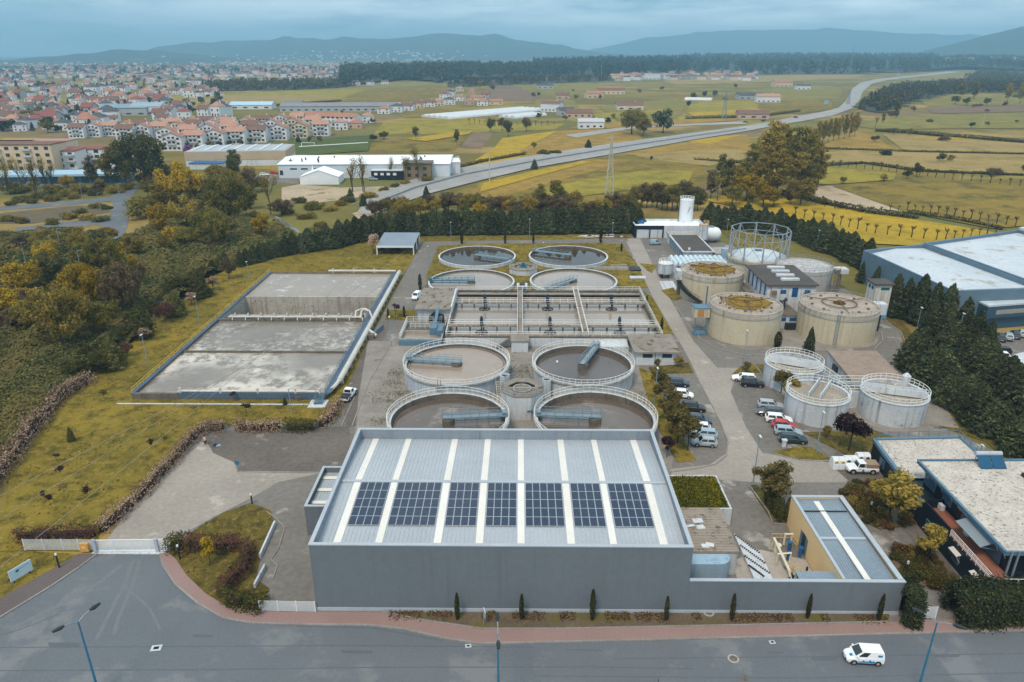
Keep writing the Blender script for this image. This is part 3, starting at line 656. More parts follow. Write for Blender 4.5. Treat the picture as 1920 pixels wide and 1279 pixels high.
wp=mat('cream_pipe_paint',C(222,212,190),C(200,190,168),.6)
yel=mat('yellow_guard_paint',C(212,178,96),C(188,156,84),.6)
pu=thing('pump_rig','cream pipework with blue pumps and yellow guard rails in the pit beside the ochre wall','pump',(33.6,71,0))
mb=MB()
p1,p2,p3=at(1452,1010,1.6),at(1466,1040,1.5),at(1480,1070,1.3)
mb.tube([p1+Vector((0,.3,-1.4)),p1,p2,p3,p3+Vector((.2,-.4,-1.1))],.17,10)
mb.tube([p2+Vector((-.5,0,-1.3)),p2+Vector((-.5,0,.1)),p2+Vector((1.2,.2,.1)),p2+Vector((1.2,.2,-1.3))],.13,10)
mb.tube([p1+Vector((1.6,.6,-1.4)),p1+Vector((1.6,.6,.3)),p1+Vector((2.5,.6,.3)),p1+Vector((2.5,.6,-1.4))],.14,10)
mb.cyl(p1.x+.3,p1.y-.7,0.1,1.2,.45,n=20)
mb.build('pipe',wp,pu)
mb=MB()
for dx,dy in((1.9,-.5),(2.9,-1.6),(1.0,-2.6)):
 mb.cyl(p1.x+dx,p1.y+dy,.1,1.3,.22,n=12);mb.cyl(p1.x+dx,p1.y+dy,1.3,1.5,.32,n=12)
mb.build('pump_motor',bluepaint,pu)
mb=MB();rails(mb,[p1+Vector((.2,1.4,-1.5)),p1+Vector((2.7,1.4,-1.5)),p1+Vector((2.9,-.2,-1.5))],1.2,.035,1.0);rails(mb,[p3+Vector((.4,1.9,-1.2)),p3+Vector((1.5,.3,-1.2))],1.1,.035,1)
mb.build('guard_rail',yel,pu)
mb=MB();mb.box(33.2,67.7,.08,36.2,69.4,.1);mb.box(33.6,70.3,.08,36.4,71.6,.095);mb.build('pit',black,pu)  # flat black sheets: the darkness of a hollow done in colour
mb=MB()
for i in range(9):mb.cyl(32.0+rng.uniform(0,4),67.8+rng.uniform(0,5),.1,rng.uniform(.5,1.6),rng.uniform(.05,.16),n=8)
mb.build('valve_stem',darkmetal,pu)
BX0,BX1,BY0,BY1,BH=-72.2,-35.9,119.0,198.6,1.25
bas=thing('aeration_basin','huge rectangular concrete basin split in four cells of grey foaming water on the lawn','treatment basin',(-54,158,0))
ycell=[BY0,at(0,657,1.0).y,at(0,598,1.0).y,at(0,553,1.2).y,BY1]
mb=MB()
mb.box(BX0,BY0,-.6,BX1,BY0+.5,BH);mb.box(BX0,BY1-.5,-.6,BX1,BY1,BH)
mb.box(BX0,BY0+.5,-.6,BX0+.5,BY1-.5,BH);mb.box(BX1-.5,BY0+.5,-.6,BX1,BY1-.5,BH)
mb.box(BX0+.5,ycell[1]-.2,-.6,BX1-.5,ycell[1]+.2,BH-.15)
mb.box(BX0+.5,ycell[2]-.3,-.6,BX1-.5,ycell[2]+.3,BH-.003)
wl=mb.build('wall',concdark,bas)
panelc=mat('panelled_concrete_face',C(186,180,170),C(160,152,142),.9,.1,.5,streak=C(112,104,94))
mb=MB();n_=13
for i in range(n_):
 xa=BX0+.5+(BX1-BX0-1)*i/n_;xb=BX0+.5+(BX1-BX0-1)*(i+1)/n_
 mb.box(xa+.04,ycell[3]-.25+(.03 if i%2 else 0),-5.0,xb-.04,ycell[3]+.25,BH-.2)
mb.box(BX0+.5,ycell[3]-.15,-5,BX1-.5,ycell[3]+.2,BH-.24)
dw=mb.build('dividing_wall',panelc,bas)
mb=MB();mb.box(BX0+.5,ycell[2]+.3,-5.2,BX1-.5,ycell[3]-.25,-5.0)
mb.build('empty_cell_floor',concdark,bas)
mb=MB();mb.box(BX0+.45,ycell[2]+.3,-5,BX0+.55,ycell[3]-.2,BH-.3);mb.box(BX1-.55,ycell[2]+.3,-5,BX1-.45,ycell[3]-.2,BH-.3);mb.box(BX0+.5,ycell[2]+.3,-5,BX1-.5,ycell[2]+.4,BH-.3)
mb.build('cell_side',conc,bas)
mb=MB()
for i in range(16):
 y=ycell[2]+1.5+i*(ycell[3]-ycell[2]-3)/15;mb.bar((BX0+1,y,-3.6),(BX1-1,y,-3.6),.14)
for i in range(9):
 x=BX0+2+i*(BX1-BX0-4)/8;mb.bar((x,ycell[2]+1,-3.75),(x,ycell[3]-1,-3.75),.2)
mb.build('diffuser_grid',black,bas)
MB().box(BX0+.5,BY0+.5,.2,BX1-.5,ycell[1]-.2,.72).build('water',w_aer2,bas)
MB().box(BX0+.5,ycell[1]+.2,.2,BX1-.5,ycell[2]-.3,.70).build('water',w_aer,bas)
MB().box(BX0+.5,ycell[3]+.25,.2,BX1-.5,BY1-.5,.98).build('water',w_calm,bas)
mb=MB();rails(mb,[(BX0+.1,BY0+.3,BH),(BX0+.1,BY1-.3,BH)],1.0,.03,2.2);mb.build('side_railing',yel,bas)
mb=MB();mb.box(BX0-.1,BY0,BH-.02,BX0+.62,BY1,BH+.06);mb.box(-63.5,BY0-.02,BH-.0,BX1+.2,BY0+.62,BH+.1);mb.build('blue_walkway',basinblue,bas)
mb=MB();mb.box(-63.4,BY0-.05,.42,BX1-1.6,BY0-.003,BH-.05);mb.build('front_gutter',basinblue,bas)
mb=MB();mb.box(BX1-.3,BY0+.5,BH+.0,BX1+.75,BY1,BH+.1);wk=mb.build('edge_walkway',basinblue,bas)
mb=MB();rails(mb,[(BX1-.25,BY0+1,BH+.1),(BX1-.25,BY1-3,BH+.1)],1.1,.035,1.6);mb.build('railing',bluesteel,wk)
pipew=mat('weathered_white_pipe',C(206,202,194),C(176,172,164),.6,.4,3)
mb=MB();mb.tube([(BX1+1.25,BY0+6,1.35),(BX1+1.25,BY1+.3,1.35)],.55,14)
mb.tube([(BX1+1.25,BY0+6,1.35),(BX1+.9,BY0+4,1.2),(BX1+.2,BY0+2,.9),(BX1-.5,BY0+.6,.9)],.38,12)
mb.tube([(BX1+1.2,152.5,1.4),(BX1+3.6,150.5,.5)],.4,12)
for i in range(20):y=BY0+7+i*3.8;mb.box(BX1+.8,y,0,BX1+1.7,y+.3,.85)
mb.build('air_main_pipe',pipew,bas)
mb=MB();y=ycell[2]
for dy,r in((-.1,.2),(.9,.15)):
 mb.tube([(BX0+3,y+dy,BH+.55),(BX1-1.5,y+dy,BH+.55)],r,10)
for i in range(11):x=BX0+4+i*3.1;mb.tube([(x,y-.1,BH+.5),(x,y-.5,BH-.1),(x,y-.5,.5)],.13,8);mb.cyl(x+.5,y+.4,BH+.5,BH+1.3,.2,n=8)
for dx in(0,1.3):mb.tube([(BX1-3+dx,y-.2,BH+.4),(BX1-3+dx,y+1,BH+1.7),(BX1-1.5+dx*.5,y+1.6,BH+2.1),(BX1+.3,y+.9,BH+1.7),(BX1+1.0,y,1.5)],.24,10)
mb.build('cross_pipe',pipew,bas)
mb=MB();mb.tube([(-55,BY1-.1,BH+.5),(BX1+.3,BY1-.1,BH+.5)],.3,10)
for x in(-54,-48,-42):mb.box(x,BY1-.3,BH,x+.3,BY1+.2,BH+1.1)
mb.build('back_pipe',pipew,bas)
mb=MB();mb.tube([(-63.3,BY0+.3,BH+.45),(BX1-1,BY0+.3,BH+.45)],.22,10)
for x in(-63,-55.5,-48.5,-41.5,-37):mb.cyl(x,BY0+.3,BH+.1,BH+1.1,.22,n=10)
mb.build('front_pipe',pipew,bas)
mb=MB()
for k in range(6):
 mb.box(BX1-1.6,BY0-.4-k*.33,1.15-k*.2,BX1-.2,BY0-.1-k*.33,1.22-k*.2)
for x in(BX1-1.65,BX1-.15):mb.bar((x,BY0,1.2),(x,BY0-2.1,.1),.08,.2);mb.bar((x,BY0,2.2),(x,BY0-2.1,1.0),.06);mb.bar((x,BY0-2.1,1.0),(x,BY0-2.1,.1),.06);mb.bar((x,BY0-1,1.6),(x,BY0-1,.6),.06)
mb.build('stair',bluesteel,bas)
MB().box(BX1-2.6,BY0-3.2,.1,BX1+.6,BY0-.1,.22).build('stair_pad',concpale,bas)
struct('concrete_strip',MB().box(-74,BY0-2.1,.1,BX1-2.8,BY0-1.75,.19),concpale)
p=at(561,749);one('manhole_ring',MB().ring(p.x,p.y,.1,.9,.45,.75,24),concdark,'stubby dark concrete manhole ring on the lawn before the aeration basin','manhole')
p=at(696,634);one('pipe_support_block',MB().box(p.x-1,p.y-1,.1,p.x+.8,p.y+.6,1.1),concdark,'small dark concrete block under the long white air pipe','block')
gratem=mat('dull_grating',C(150,160,164),C(120,130,136),.7,.5,6)
bridgem=mat('weathered_blue_grey_bridge',C(128,152,166),C(104,130,146),.6,.5,4)
def bridge(parent,cx,cy,z,R,ang,m,pier=True,wide=1.3,rail=True):
 d=Vector((math.cos(ang),math.sin(ang),0));n_=Vector((-d.y,d.x,0));c=Vector((cx,cy,z))
 a,b=c-d*.9,c+d*R
 mb=MB()
 for s in(-1,1):
  mb.bar(a+n_*(s*wide/2),b+n_*(s*wide/2),.1,.26)
  pa,pb=a+n_*(s*wide/2)+Vector((0,0,1.05)),b+n_*(s*wide/2)+Vector((0,0,1.05))
  mb.bar(pa,pb,.06);mb.bar(pa-Vector((0,0,.5)),pb-Vector((0,0,.5)),.05)
  for i in range(8):q=a.lerp(b,i/7)+n_*(s*wide/2);mb.bar(q,q+Vector((0,0,1.05)),.07)
 k=12
 for i in range(k):q=a.lerp(b,(i+.5)/k);mb.bar(q-n_*(wide/2),q+n_*(wide/2),.1,.1)
 br=mb.build('scraper_bridge',m,parent)
 MB().bar(a,b,wide-.35,.06).build('grating_deck',gratem,br)
 mb=MB()
 for i in range(5):
  q=a.lerp(b,.15+i*.19);mb.bar(q+n_*.35,q+n_*.35-Vector((0,0,1.5)),.07);mb.bar(q-n_*.35,q-n_*.35-Vector((0,0,1.5)),.07)
 mb.bar(a.lerp(b,.1)-Vector((0,0,.75)),a.lerp(b,.95)-Vector((0,0,.75)),.08)
 mb.build('scraper_arm',m,br)
 e=b-d*.35
 MB().obox(e.x,e.y,z-.15,z+.5,.7,1.0,ang).build('drive_unit',m,br)
 if pier:
  MB().cyl(cx,cy,z-2.2,z-.32,1.05,n=24).build('centre_well',concdark,parent)
def clarifier(label,cx,cy,R,h,wl_,wm,wallm,ang,brm,railed,name='clarifier',t=.4):
 o=thing(name,label,'clarifier tank',(cx,cy,0),0,'round clarifier tanks')
 MB().ring(cx,cy,-.3,h,R-t,R,80).build('tank_wall',wallm,o)
 MB().ring(cx,cy,wl_-.9,wl_+.1,R-t-.62,R-t-.5,80).build('overflow_weir',concdark,o)
 MB().ring(cx,cy,wl_-.6,h-.03,R-t-.04,R-t-.006,80).build('stained_inner_face',concdark,o)
 MB().cyl(cx,cy,wl_-.8,wl_,R-t-.05,n=80).build('water',wm,o)
 if railed:
  MB().ring(cx,cy,h-.25,h+.02,R-.03,R+.32,80).build('rim_walkway',conc,o)
  mb=MB();rails(mb,circ(cx,cy,h,R+.24,56),1.15,.034,2,True);mb.build('railing',railwhite,o)
 else:
  MB().ring(cx,cy,h+.002,h+.08,R-t-.06,R+.05,80).build('rim_coping',concpale,o)
 bridge(o,cx,cy,h+.35,R-.2,ang,brm)
 return o
ribwall=mat('ribbed_pale_tank_wall',C(190,198,206),C(168,176,186),.8,.3,2,streak=C(140,146,152))
c5=clarifier('sheet-clad clarifier of pinkish brown sludge, its bridge reaching to the left rim',-12.2,128.7,10.2,3.5,2.95,w_sludge,ribwall,math.radians(172),bridgem,True)
mb=MB()
for i in range(60):a=2*PI*i/60;mb.obox(-12.2+10.24*math.cos(a),128.7+10.24*math.sin(a),0,3.24,.09,.16,a)
mb.build('wall_rib',ribwall,c5)
c6=clarifier('clarifier of dark blue-grey water, bridge pointing back, beside the white flat-roofed house',12.6,128.5,9.7,3.5,2.6,w_grey,tankwhite,math.radians(68),bridgem,True)
c7=clarifier('clarifier half hidden by the hall roof, brown water, bridge reaching to its right rim',-11.7,105.6,9.9,3.5,2.5,w_dusk,tankwhite,math.radians(6),bridgem,True)
c8=clarifier('clarifier half hidden by the hall roof, bridge to its left rim, near the parking trees',12.8,106.2,10.0,3.5,2.4,w_dusk,tankwhite,math.radians(176),bridgem,True)
c1=clarifier('low clarifier with tree reflections in brown water nearest the open white-posted shelter',-13.2,218.2,12.1,1.0,.45,w_brown,concpale,math.radians(-24),bridgem,False)
c2=clarifier('brown mirror-water low clarifier with bridge to its left back rim, nearest the silo',15.4,218.6,12.4,1.0,.45,w_brown,concpale,math.radians(155),bridgem,False)
c3=clarifier('low pale-water clarifier with a bright teal bridge, behind the flat gravel-roofed house',-13.3,191.0,12.0,1.0,.5,w_pale,concpale,math.radians(179),teal,False)
c4=clarifier('low pale-water clarifier whose bridge points to the left front rim, next to the straight lane',15.2,192.2,12.2,1.0,.5,w_pale,concpale,math.radians(228),bridgem,False)
mb=MB();x,y=-14.6,118.2
for s in(-.25,.25):mb.tube([(x+s,y,.1),(x+s,y,3.4),(x+s,y+.3,4.5),(x+s,y+.9,4.6)],.04,6)
for i in range(11):mb.bar((x-.25,y,.3+i*.3),(x+.25,y,.3+i*.3),.04)
mb.build('ladder',darkmetal,c5)
def octo(label,cx,cy,r,h,rails_):
 o=thing('distribution_chamber',label,'chamber',(cx,cy,0),0,'octagonal distribution chambers')
 n8=PI/8
 MB().ring(cx,cy,0,h,r*.9,r,8,a0=n8).build('wall',concpale,o)
 mb=MB().ring(cx,cy,h+.002,h+.16,r*.62,r*1.03,8,a0=n8);mb.build('rim',conctop,o)
 MB().cyl(cx,cy,h-1.1,h-.7,r*.88,n=8,a0=n8).build('water',w_pale,o)
 mb=MB();mb.ring(cx,cy,h-.7,h+.05,r*.36,r*.42,24);mb.bar((cx-r*.9,cy,h),(cx+r*.9,cy,h),.3,.2);mb.build('inner_weir',conc,o)
 if rails_:mb=MB();rails(mb,circ(cx,cy,h+.16,r*.98,8,n8,n8+2*PI),1.05,.035,1.5,True);mb.build('railing',steel,o)
 return o
o1=octo('tall octagonal pale concrete chamber with an outside stair between the four front clarifiers',.6,115.2,4.0,4.6,True)
mb=MB()
for k in range(16):mb.box(-4.2+k*.06+.0,118.0-k*.42,4.3-k*.26,-3.2+k*.06,118.4-k*.42,4.36-k*.26)
for s in(-4.25,-3.15):mb.bar((s,118.4,4.4),(s+.9,111.7,.2),.1,.22);mb.bar((s,118.4,5.4),(s+.9,111.7,1.2),.06)
mb.build('stair',conc,o1)
mb=MB();mb.tube([(1.5,111.3,2.0),(3.3,111.6,2.1),(4.7,113,2.6)],.12,8);mb.build('pipe',bluesteel,o1)
o2=octo('small low octagonal chamber with blue gear on top between the four rear clarifiers',1.2,203.5,4.4,1.6,False)
mb=MB();mb.box(.4,203,1.7,2.0,204,2.4);mb.cyl(1.2,203.5,2.4,3.0,.4,n=12);rails(mb,[(-2.4,203,1.75),(4.8,203,1.75)],1.0,.04,1.2);mb.build('sluice_gear',teal,o2)
for(x,y,r,h,lb)in((-2.6,121.4,.9,4.3,'grey round shaft by the ribbed clarifier'),(5.2,120.6,.9,3.9,'grey round shaft by the dark-water clarifier')):
 o=thing('valve_shaft',lb,'shaft',(x,y,0));MB().ring(x,y,0,h,r-.18,r,24).build('wall',concpale,o);MB().cyl(x,y,h-.5,h-.4,r-.2,n=24).build('water',black,o)
one('service_box',MB().box(2.6,98.8,.05,4.2,100.4,1.5).box(2.5,98.7,1.502,4.3,100.5,1.6),darkmetal,'dark metal service box on the gravel between the two front clarifiers','box')
RX0,RX1,RY0,RY1,RH=-16.2,31.6,146.0,179.2,2.3
rb=thing('aeration_block','wide concrete tank block crossed by walkways with dark mixers between the clarifiers','treatment basin',(7.7,162,0))
mb=MB();parapet(mb,RX0,RY0,RX1,RY1,-.2,RH,.5)
mb.box(RX0+.5,177.2,-.2,RX1-.5,177.5,RH-.5)
mb.build('wall',concdark,rb)
MB().box(RX0+.5,RY0+.5,.6,RX1-.5,RY1-.5,1.15).build('water',w_pale,rb)
fw_=MB().box(RX0,RY0-.12,-.1,24.0,RY0-.004,1.9).build('front_face',concpale,rb)
wx=[.3,14.6]
for(x0,x1)in((-.4,.9),(14.0,15.3)):
 MB().box(x0,RY0,RH+.02,x1,RY1,RH+.2).build('long_walkway',conctop,rb)
 mb=MB();rails(mb,[(x0+.05,RY0,RH+.2),(x0+.05,RY1,RH+.2)],1.05,.035,1.8);rails(mb,[(x1-.05,RY0,RH+.2),(x1-.05,RY1,RH+.2)],1.05,.035,1.8);mb.build('railing',railwhite,rb)
ywalk=[152.6,168.6]
bays=((RX0+.4,-.42),(.92,13.98),(15.32,RX1-.4))
for y in ywalk:
 for x0,x1 in bays:
  MB().box(x0,y-.75,RH-.1,x1,y+.75,RH+.16).build('cross_walkway',conctop,rb)
  mb=MB()
  for i in range(5):x=x0+(x1-x0)*(i+.5)/5;mb.box(x-.15,y-.5,.8,x+.15,y+.5,RH-.102)
  mb.build('walkway_post',concdark,rb)
  mb=MB();rails(mb,[(x0,y-.72,RH+.16),(x1,y-.72,RH+.16)],1.05,.035,1.8);rails(mb,[(x0,y+.72,RH+.16),(x1,y+.72,RH+.16)],1.05,.035,1.8);mb.build('railing',railwhite,rb)
mb=MB();rails(mb,[(RX0+.1,RY1-.2,RH),(RX0+.1,RY0+.2,RH),(RX1-.1,RY0+.2,RH),(RX1-.1,RY1-.2,RH),(RX0+.1,RY1-.2,RH)],1.05,.035,1.9);mb.build('railing',railwhite,rb)
MB().box(RX0+.5,RY1-3.4,RH-.25,RX1-.5,RY1-2.0,RH-.05).build('back_channel_cover',conctop,rb)
for j,y in enumerate(ywalk):
 for i,(x0,x1)in enumerate(bays):
  x=(x0+x1)/2-.4
  lab='dark teal mixer on the %s walkway of the aeration block, in the %s bay'%(('front','rear')[j],('left','middle','right')[i])
  o=thing('mixer',lab,'mixer',(x,y,RH),0,'mixers on the aeration block')
  MB().cyl(x,y,RH+.5,RH+1.9,.38,n=14).cyl(x,y,RH+1.9,RH+2.3,.24,n=14).build('motor',mat('dark_teal_motor',C(34,66,80),C(26,52,66),.5),o)
  MB().cyl(x,y,RH+.16,RH+.5,.62,.46,n=14).build('gearbox',darkmetal,o)
  mb=MB();mb.cyl(x,y-1.3,1.1,RH+.1,.14,n=8)
  mb.ring(x,y-1.3,1.2,1.32,1.25,1.4,24)
  for a in range(6):mb.bar((x,y-1.3,1.26),(x+1.3*math.cos(a*PI/3),y-1.3+1.3*math.sin(a*PI/3),1.26),.1)
  mb.bar((x,y-1.3,RH+.05),(x,y-.7,RH+.05),.2)
  mb.build('rotor',darkmetal,o)
o=thing('stair_block','small white block with a side stair against the front of the aeration block','building',(.3,143.5,0))
MB().box(-1.6,142.4,0,2.0,145.85,2.5).build('wall',offwhite,o);MB().box(-1.8,142.2,2.502,2.2,145.85,2.75).build('roof',conctop,o)
mb=MB()
for k in range(9):mb.box(-2.0-k*.35,144.3,2.3-k*.26,-1.65-k*.35,145.6,2.4-k*.26)
mb.bar((-1.7,144.3,2.3),(-5,144.3,.1),.12,.3);mb.build('stair',concdark,o)
o=thing('inlet_chamber','narrow pale chamber with blue fittings behind the aeration block','chamber',(1.2,181,0))
MB().box(-.6,179.4,0,2.2,182.6,3.2).build('wall',concpale,o);MB().box(-.2,179.25,2.2,1.8,179.38,3.0).build('sluice',bluesteel,o)
MB().box(.1,180.2,3.202,1.5,182,3.5).build('hatch',darkmetal,o)
o=thing('blower_house','flat gravel-roofed pale house left of the aeration block with dark machinery at its front','building',(-19.8,167,0))
MB().box(-24.0,159.4,0,-15.6-.75,174.6,3.75).build('wall',concpale,o)
r_=MB().box(-24.6,158.8,3.752,-16.3,175.2,4.1).build('roof',conctop,o)
MB().box(-16.25,160.2,2.6,-15.9,174,4.3).build('duct',offwhite,o)
pts=np.column_stack([rng.uniform(-24.4,-16.5,500),rng.uniform(159,175,500),np.full(500,4.13)])
w_=1.0
m_dry=leaf_mat('dry_roof_plants',C(132,112,68),C(98,88,52),None,.2)
sel=[p for p in pts if math.sin(p[0]*1.7)*math.cos(p[1]*.9)>.55]
leaves('roof_weeds',np.array(sel)-np.array(LOC[o.name]),.22,m_dry,r_,up=.6)
mb=MB();mb.cyl(-19.6,158.4,0,2.9,1.0,n=20);mb.cyl(-19.6,158.4,2.9,3.3,1.15,.7,n=20);mb.box(-21.2,157.7,0,-20.7,159.2,2.4);mb.tube([(-18.4,158.4,2.9),(-17.8,157.8,2.9),(-17.8,156.5,.4)],.25,8)
mb.build('blower',black,o)
o=thing('screening_station','sunken screening station with blue steel conveyors and pale railings left of the aeration block','machinery',(-21.5,152,0))
mb=MB();parapet(mb,-26.4,146.4,-17.0,157.6,0,1.5,.3);mb.box(-26.1,151.5,0,-17.3,151.8,1.4);mb.build('wall',conc,o)
MB().box(-26.1,146.7,.2,-17.3,151.5,.75).build('water',w_calm,o);MB().box(-26.1,151.8,.2,-17.3,157.3,.8).build('deck',concdark,o)
mb=MB();rails(mb,[(-26.3,146.5,1.5),(-26.3,157.5,1.5),(-17.1,157.5,1.5)],1.1,.04,1.5);rails(mb,[(-25,153.6,1.2),(-20.5,153.6,1.2)],1.1,.04,1.2);mb.build('railing',railwhite,o)
mb=MB();mb.bar((-19.0,158,4.4),(-19.4,151.6,1.2),.7,.6);mb.box(-20.2,150.5,.7,-18.6,153.2,2.5);mb.box(-18.5,149.6,.7,-17.2,154.4,2.2);mb.box(-26.5,145.9,.1,-17.0,146.3,1.3);mb.build('conveyor',bluesteel,o)
o=thing('sludge_pump_house','small white house with wide flat roof and two dark windows beside the dark-water clarifier','building',(28.7,140,0))
MB().box(24.2,135.8,0,32.6,144.6,2.85).build('wall',offwhite,o)
MB().box(23.6,135.2,2.852,33.2,145.4,3.2).build('roof',conctop,o)
for x in(25.6,29.6):
 f_=MB().box(x-.05,135.74,1.75,x+1.95,135.797,2.55).build('window',mat('dark_blue_window',C(44,68,84),C(36,56,72),.2),o)
MB().box(28.05,135.75,.05,28.2,135.797,2.84).build('drain_pipe',concdark,o)
o=thing('pump_house_annex','pale low block joining the white flat-roofed house to the aeration block','building',(22,143,0));MB().box(17.5,141.5,0,23.5,145.8,1.8).build('wall',concpale,o)
sx0,sx1,sy0,sy1=-45.6,-33.6,222.0,237.0
o=thing('open_shelter','open-sided shelter with pale sloping metal roof on white posts before the conifer belt','shelter',(-39.5,229,0))
mb=MB();mb.add([(sx0,sy0,3.05),(sx1,sy0,3.05),(sx1,sy1,3.9),(sx0,sy1,3.9),(sx0,sy0,2.95),(sx1,sy0,2.95),(sx1,sy1,3.8),(sx0,sy1,3.8)],[(0,1,2,3),(7,6,5,4),(0,4,5,1),(1,5,6,2),(2,6,7,3),(3,7,4,0)])
for i in range(1,30):x=sx0+(sx1-sx0)*i/30;mb.bar((x,sy0,3.07),(x,sy1,3.92),.08,.05)
mb.build('roof',roofmetal2,o)
mb=MB();mb.box(sx0,sy0-.1,2.55,sx1,sy0-.003,3.1);mb.build('fascia',white,o)
for x,y,h in((sx0+.15,sy0+.2,2.93),(sx1-.15,sy0+.2,2.93),(sx1-.15,sy1-.3,3.75),(sx0+.15,sy1-.3,3.75),(sx1-.15,sy0+7.5,3.3)):
 MB().box(x-.15,y-.15,0,x+.15,y+.15,h).build('post',white,o)
MB().box(sx0+.4,sy1-.8,0,sx1-.6,sy1-.6,3.6).build('back_wall',darkmetal,o)
MB().box(sx0+1.2,sy0+8,.1,sx1-2,sy0+8.2,1.6).build('inner_screen',bluesteel,o)
def digester(label,cx,cy,R,h,mossy,ladder=None):
 o=thing('digester_tank',label,'storage tank',(cx,cy,0),0,'cream digester tanks')
 MB().cyl(cx,cy,0,h-1.1,R,n=96).build('wall',cream,o)
 mb=MB();mb.ring(cx,cy,h-1.2,h-.62,R-.3,R+.14,96);mb.ring(cx,cy,h-.62,h+.12,R-.3,R+.04,96);mb.build('rim',tankrim,o)
 d=MB().lathe(cx,cy,[(R-.31,h-.9),(R-.31,h-.12),(R*.5,h+.05),(.05,h+.22)],72).build('roof_deck',tankroof,o)
 if mossy:
  mr_=random.Random(int(cx*7))
  pts_=[]
  for i in range(40):
   a=2*PI*i/40;rr=R*mossy*(.92+.1*math.sin(3*a+cx)+.12*mr_.uniform(-1,1));pts_.append((cx+R*.04+rr*math.cos(a),cy+rr*math.sin(a)))
  MB().prism(pts_,h-.1,h+.3).build('moss_patch',moss,d)
  ang=rng.uniform(0,2*PI,900);rr=R*mossy*1.1*np.sqrt(rng.random(900))
  P_=np.column_stack([cx+rr*np.cos(ang),cy+rr*np.sin(ang),np.full(900,h+.3)])
  leaves('moss_tufts',P_-np.array([cx,cy,0]),.16,leaf_mat('moss_tuft_leaves',C(176,140,48),C(120,96,42),C(98,72,46),.2),d,up=.5)
 mb=MB()
 for i in range(3):
  a=.4+i*2.1;mb.tube([(cx,cy,h+.55),(cx+R*.85*math.cos(a),cy+R*.85*math.sin(a),h+.4)],.09,6)
 mb.ring(cx,cy,h+.35,h+.45,R*.42,R*.45,32)
 mb.cyl(cx,cy,h,h+.9,.5,n=12)
 for i in range(10):a=i*.63;mb.cyl(cx+R*.72*math.cos(a),cy+R*.72*math.sin(a),h-.1,h+.3,.3,n=8)
 mb.build('roof_pipework',mat('rusty_pipe',C(120,96,76),C(92,74,60),.9),o)
 mb=MB();rails(mb,circ(cx,cy,h+.1,R-.1,40),.8,.022,2,True,mid=False);mb.build('railing',steel,o)
 if ladder is not None:
  c,s=math.cos(ladder),math.sin(ladder);x,y=cx+(R+.25)*c,cy+(R+.25)*s
  mb=MB()
  for e in(-.3,.3):mb.bar((x-s*e,y+c*e,.2),(x-s*e,y+c*e,h+.9),.07)
  for i in range(20):mb.bar((x-s*.3,y+c*.3,.4+i*.36),(x+s*.3,y-c*.3,.4+i*.36),.05)
  mb.build('ladder',bluesteel,o)
 return o
t2=digester('cream digester with yellow moss over most of its roof, nearest the straight lane',51.6,154.6,8.05,7.2,.62)
t3=digester('cream digester with only a small yellow tuft at the roof centre, nearest the white tower',72.9,154.9,8.5,7.0,.14,ladder=math.radians(-112))
t1=digester('cream digester with mossy roof and a curved stair round its left side, behind the others',51.0,182.6,8.1,7.0,.66)
mb=MB();k=26
for i in range(k):
 a=math.radians(150+i*95/k);z=6.6-i*6.0/k
 c,s=math.cos(a),math.sin(a);x,y=51.0+8.75*c,182.6+8.75*s
 mb.obox(x,y,z-.15,z,1.0,.62,a)
 x2,y2=51.0+9.2*c,182.6+9.2*s
 if i%2==0:mb.bar((x2,y2,z),(x2,y2,z+1),.06)
mb.tube([(51+9.25*math.cos(math.radians(150+i*95/k)),182.6+9.25*math.sin(math.radians(150+i*95/k)),7.65-i*6/k)for i in range(k)],.05,6)
for i in range(k-1):
 a,b=math.radians(150+i*95/k),math.radians(150+(i+1)*95/k)
 mb.bar((51+9.2*math.cos(a),182.6+9.2*math.sin(a),6.3-i*6/k),(51+9.2*math.cos(b),182.6+9.2*math.sin(b),6.3-(i+1)*6/k),.16,.5)
mb.build('spiral_stair',darkmetal,t1)
MB().box(41.6,181.6,4.4,44.2,184.5,6.9).build('stair_landing',concpale,t1);MB().box(42.2,182.2,0,43.2,183.4,4.39).build('landing_column',concdark,t1)
for x in(47.2,):MB().tube([(x,171.5,0),(x,171.5,6)],.2,8).build('standpipe',bluesteel,t1)
o=t2;mb=MB().box(39.9,153.3,4.2,43.4,156.1,6.3);mb.build('side_cabin',cream,o);MB().box(39.8,153.2,6.302,43.5,156.2,6.5).build('side_cabin_roof',bluesteel,o);MB().box(40.6,153.22,4.4,42.0,153.297,6.1).build('rusty_panel',mat('rust_panel',C(160,112,62),C(184,148,92),.8),o)
mb=MB();mb.bar((40.4,153.8,0),(40.4,153.8,4.19),.22);mb.bar((42.9,153.8,0),(42.9,153.8,4.19),.22);mb.box(40,152.9,.1,43,155,.5);rails(mb,[(40,153,.5),(43,153,.5)],1.1,.04,1.2);mb.build('cabin_leg',bluesteel,o)
MB().box(81.2,155.4,4.2,84.2,157.6,6.8).build('side_cabin',offwhite,t3);MB().bar((83.4,156,0),(83.4,156,4.19),.25).build('cabin_leg',darkmetal,t3)
o=thing('digester_tank','bare grey concrete digester with a dark stair at its right, behind the pump building','storage tank',(77.4,188.6,0),0,'cream digester tanks')
cx,cy,R,h=77.4,188.6,7.4,6.6
greyc=mat('grey_tank_concrete',C(176,174,172),C(146,144,142),.9,.2,2,streak=C(120,116,112))
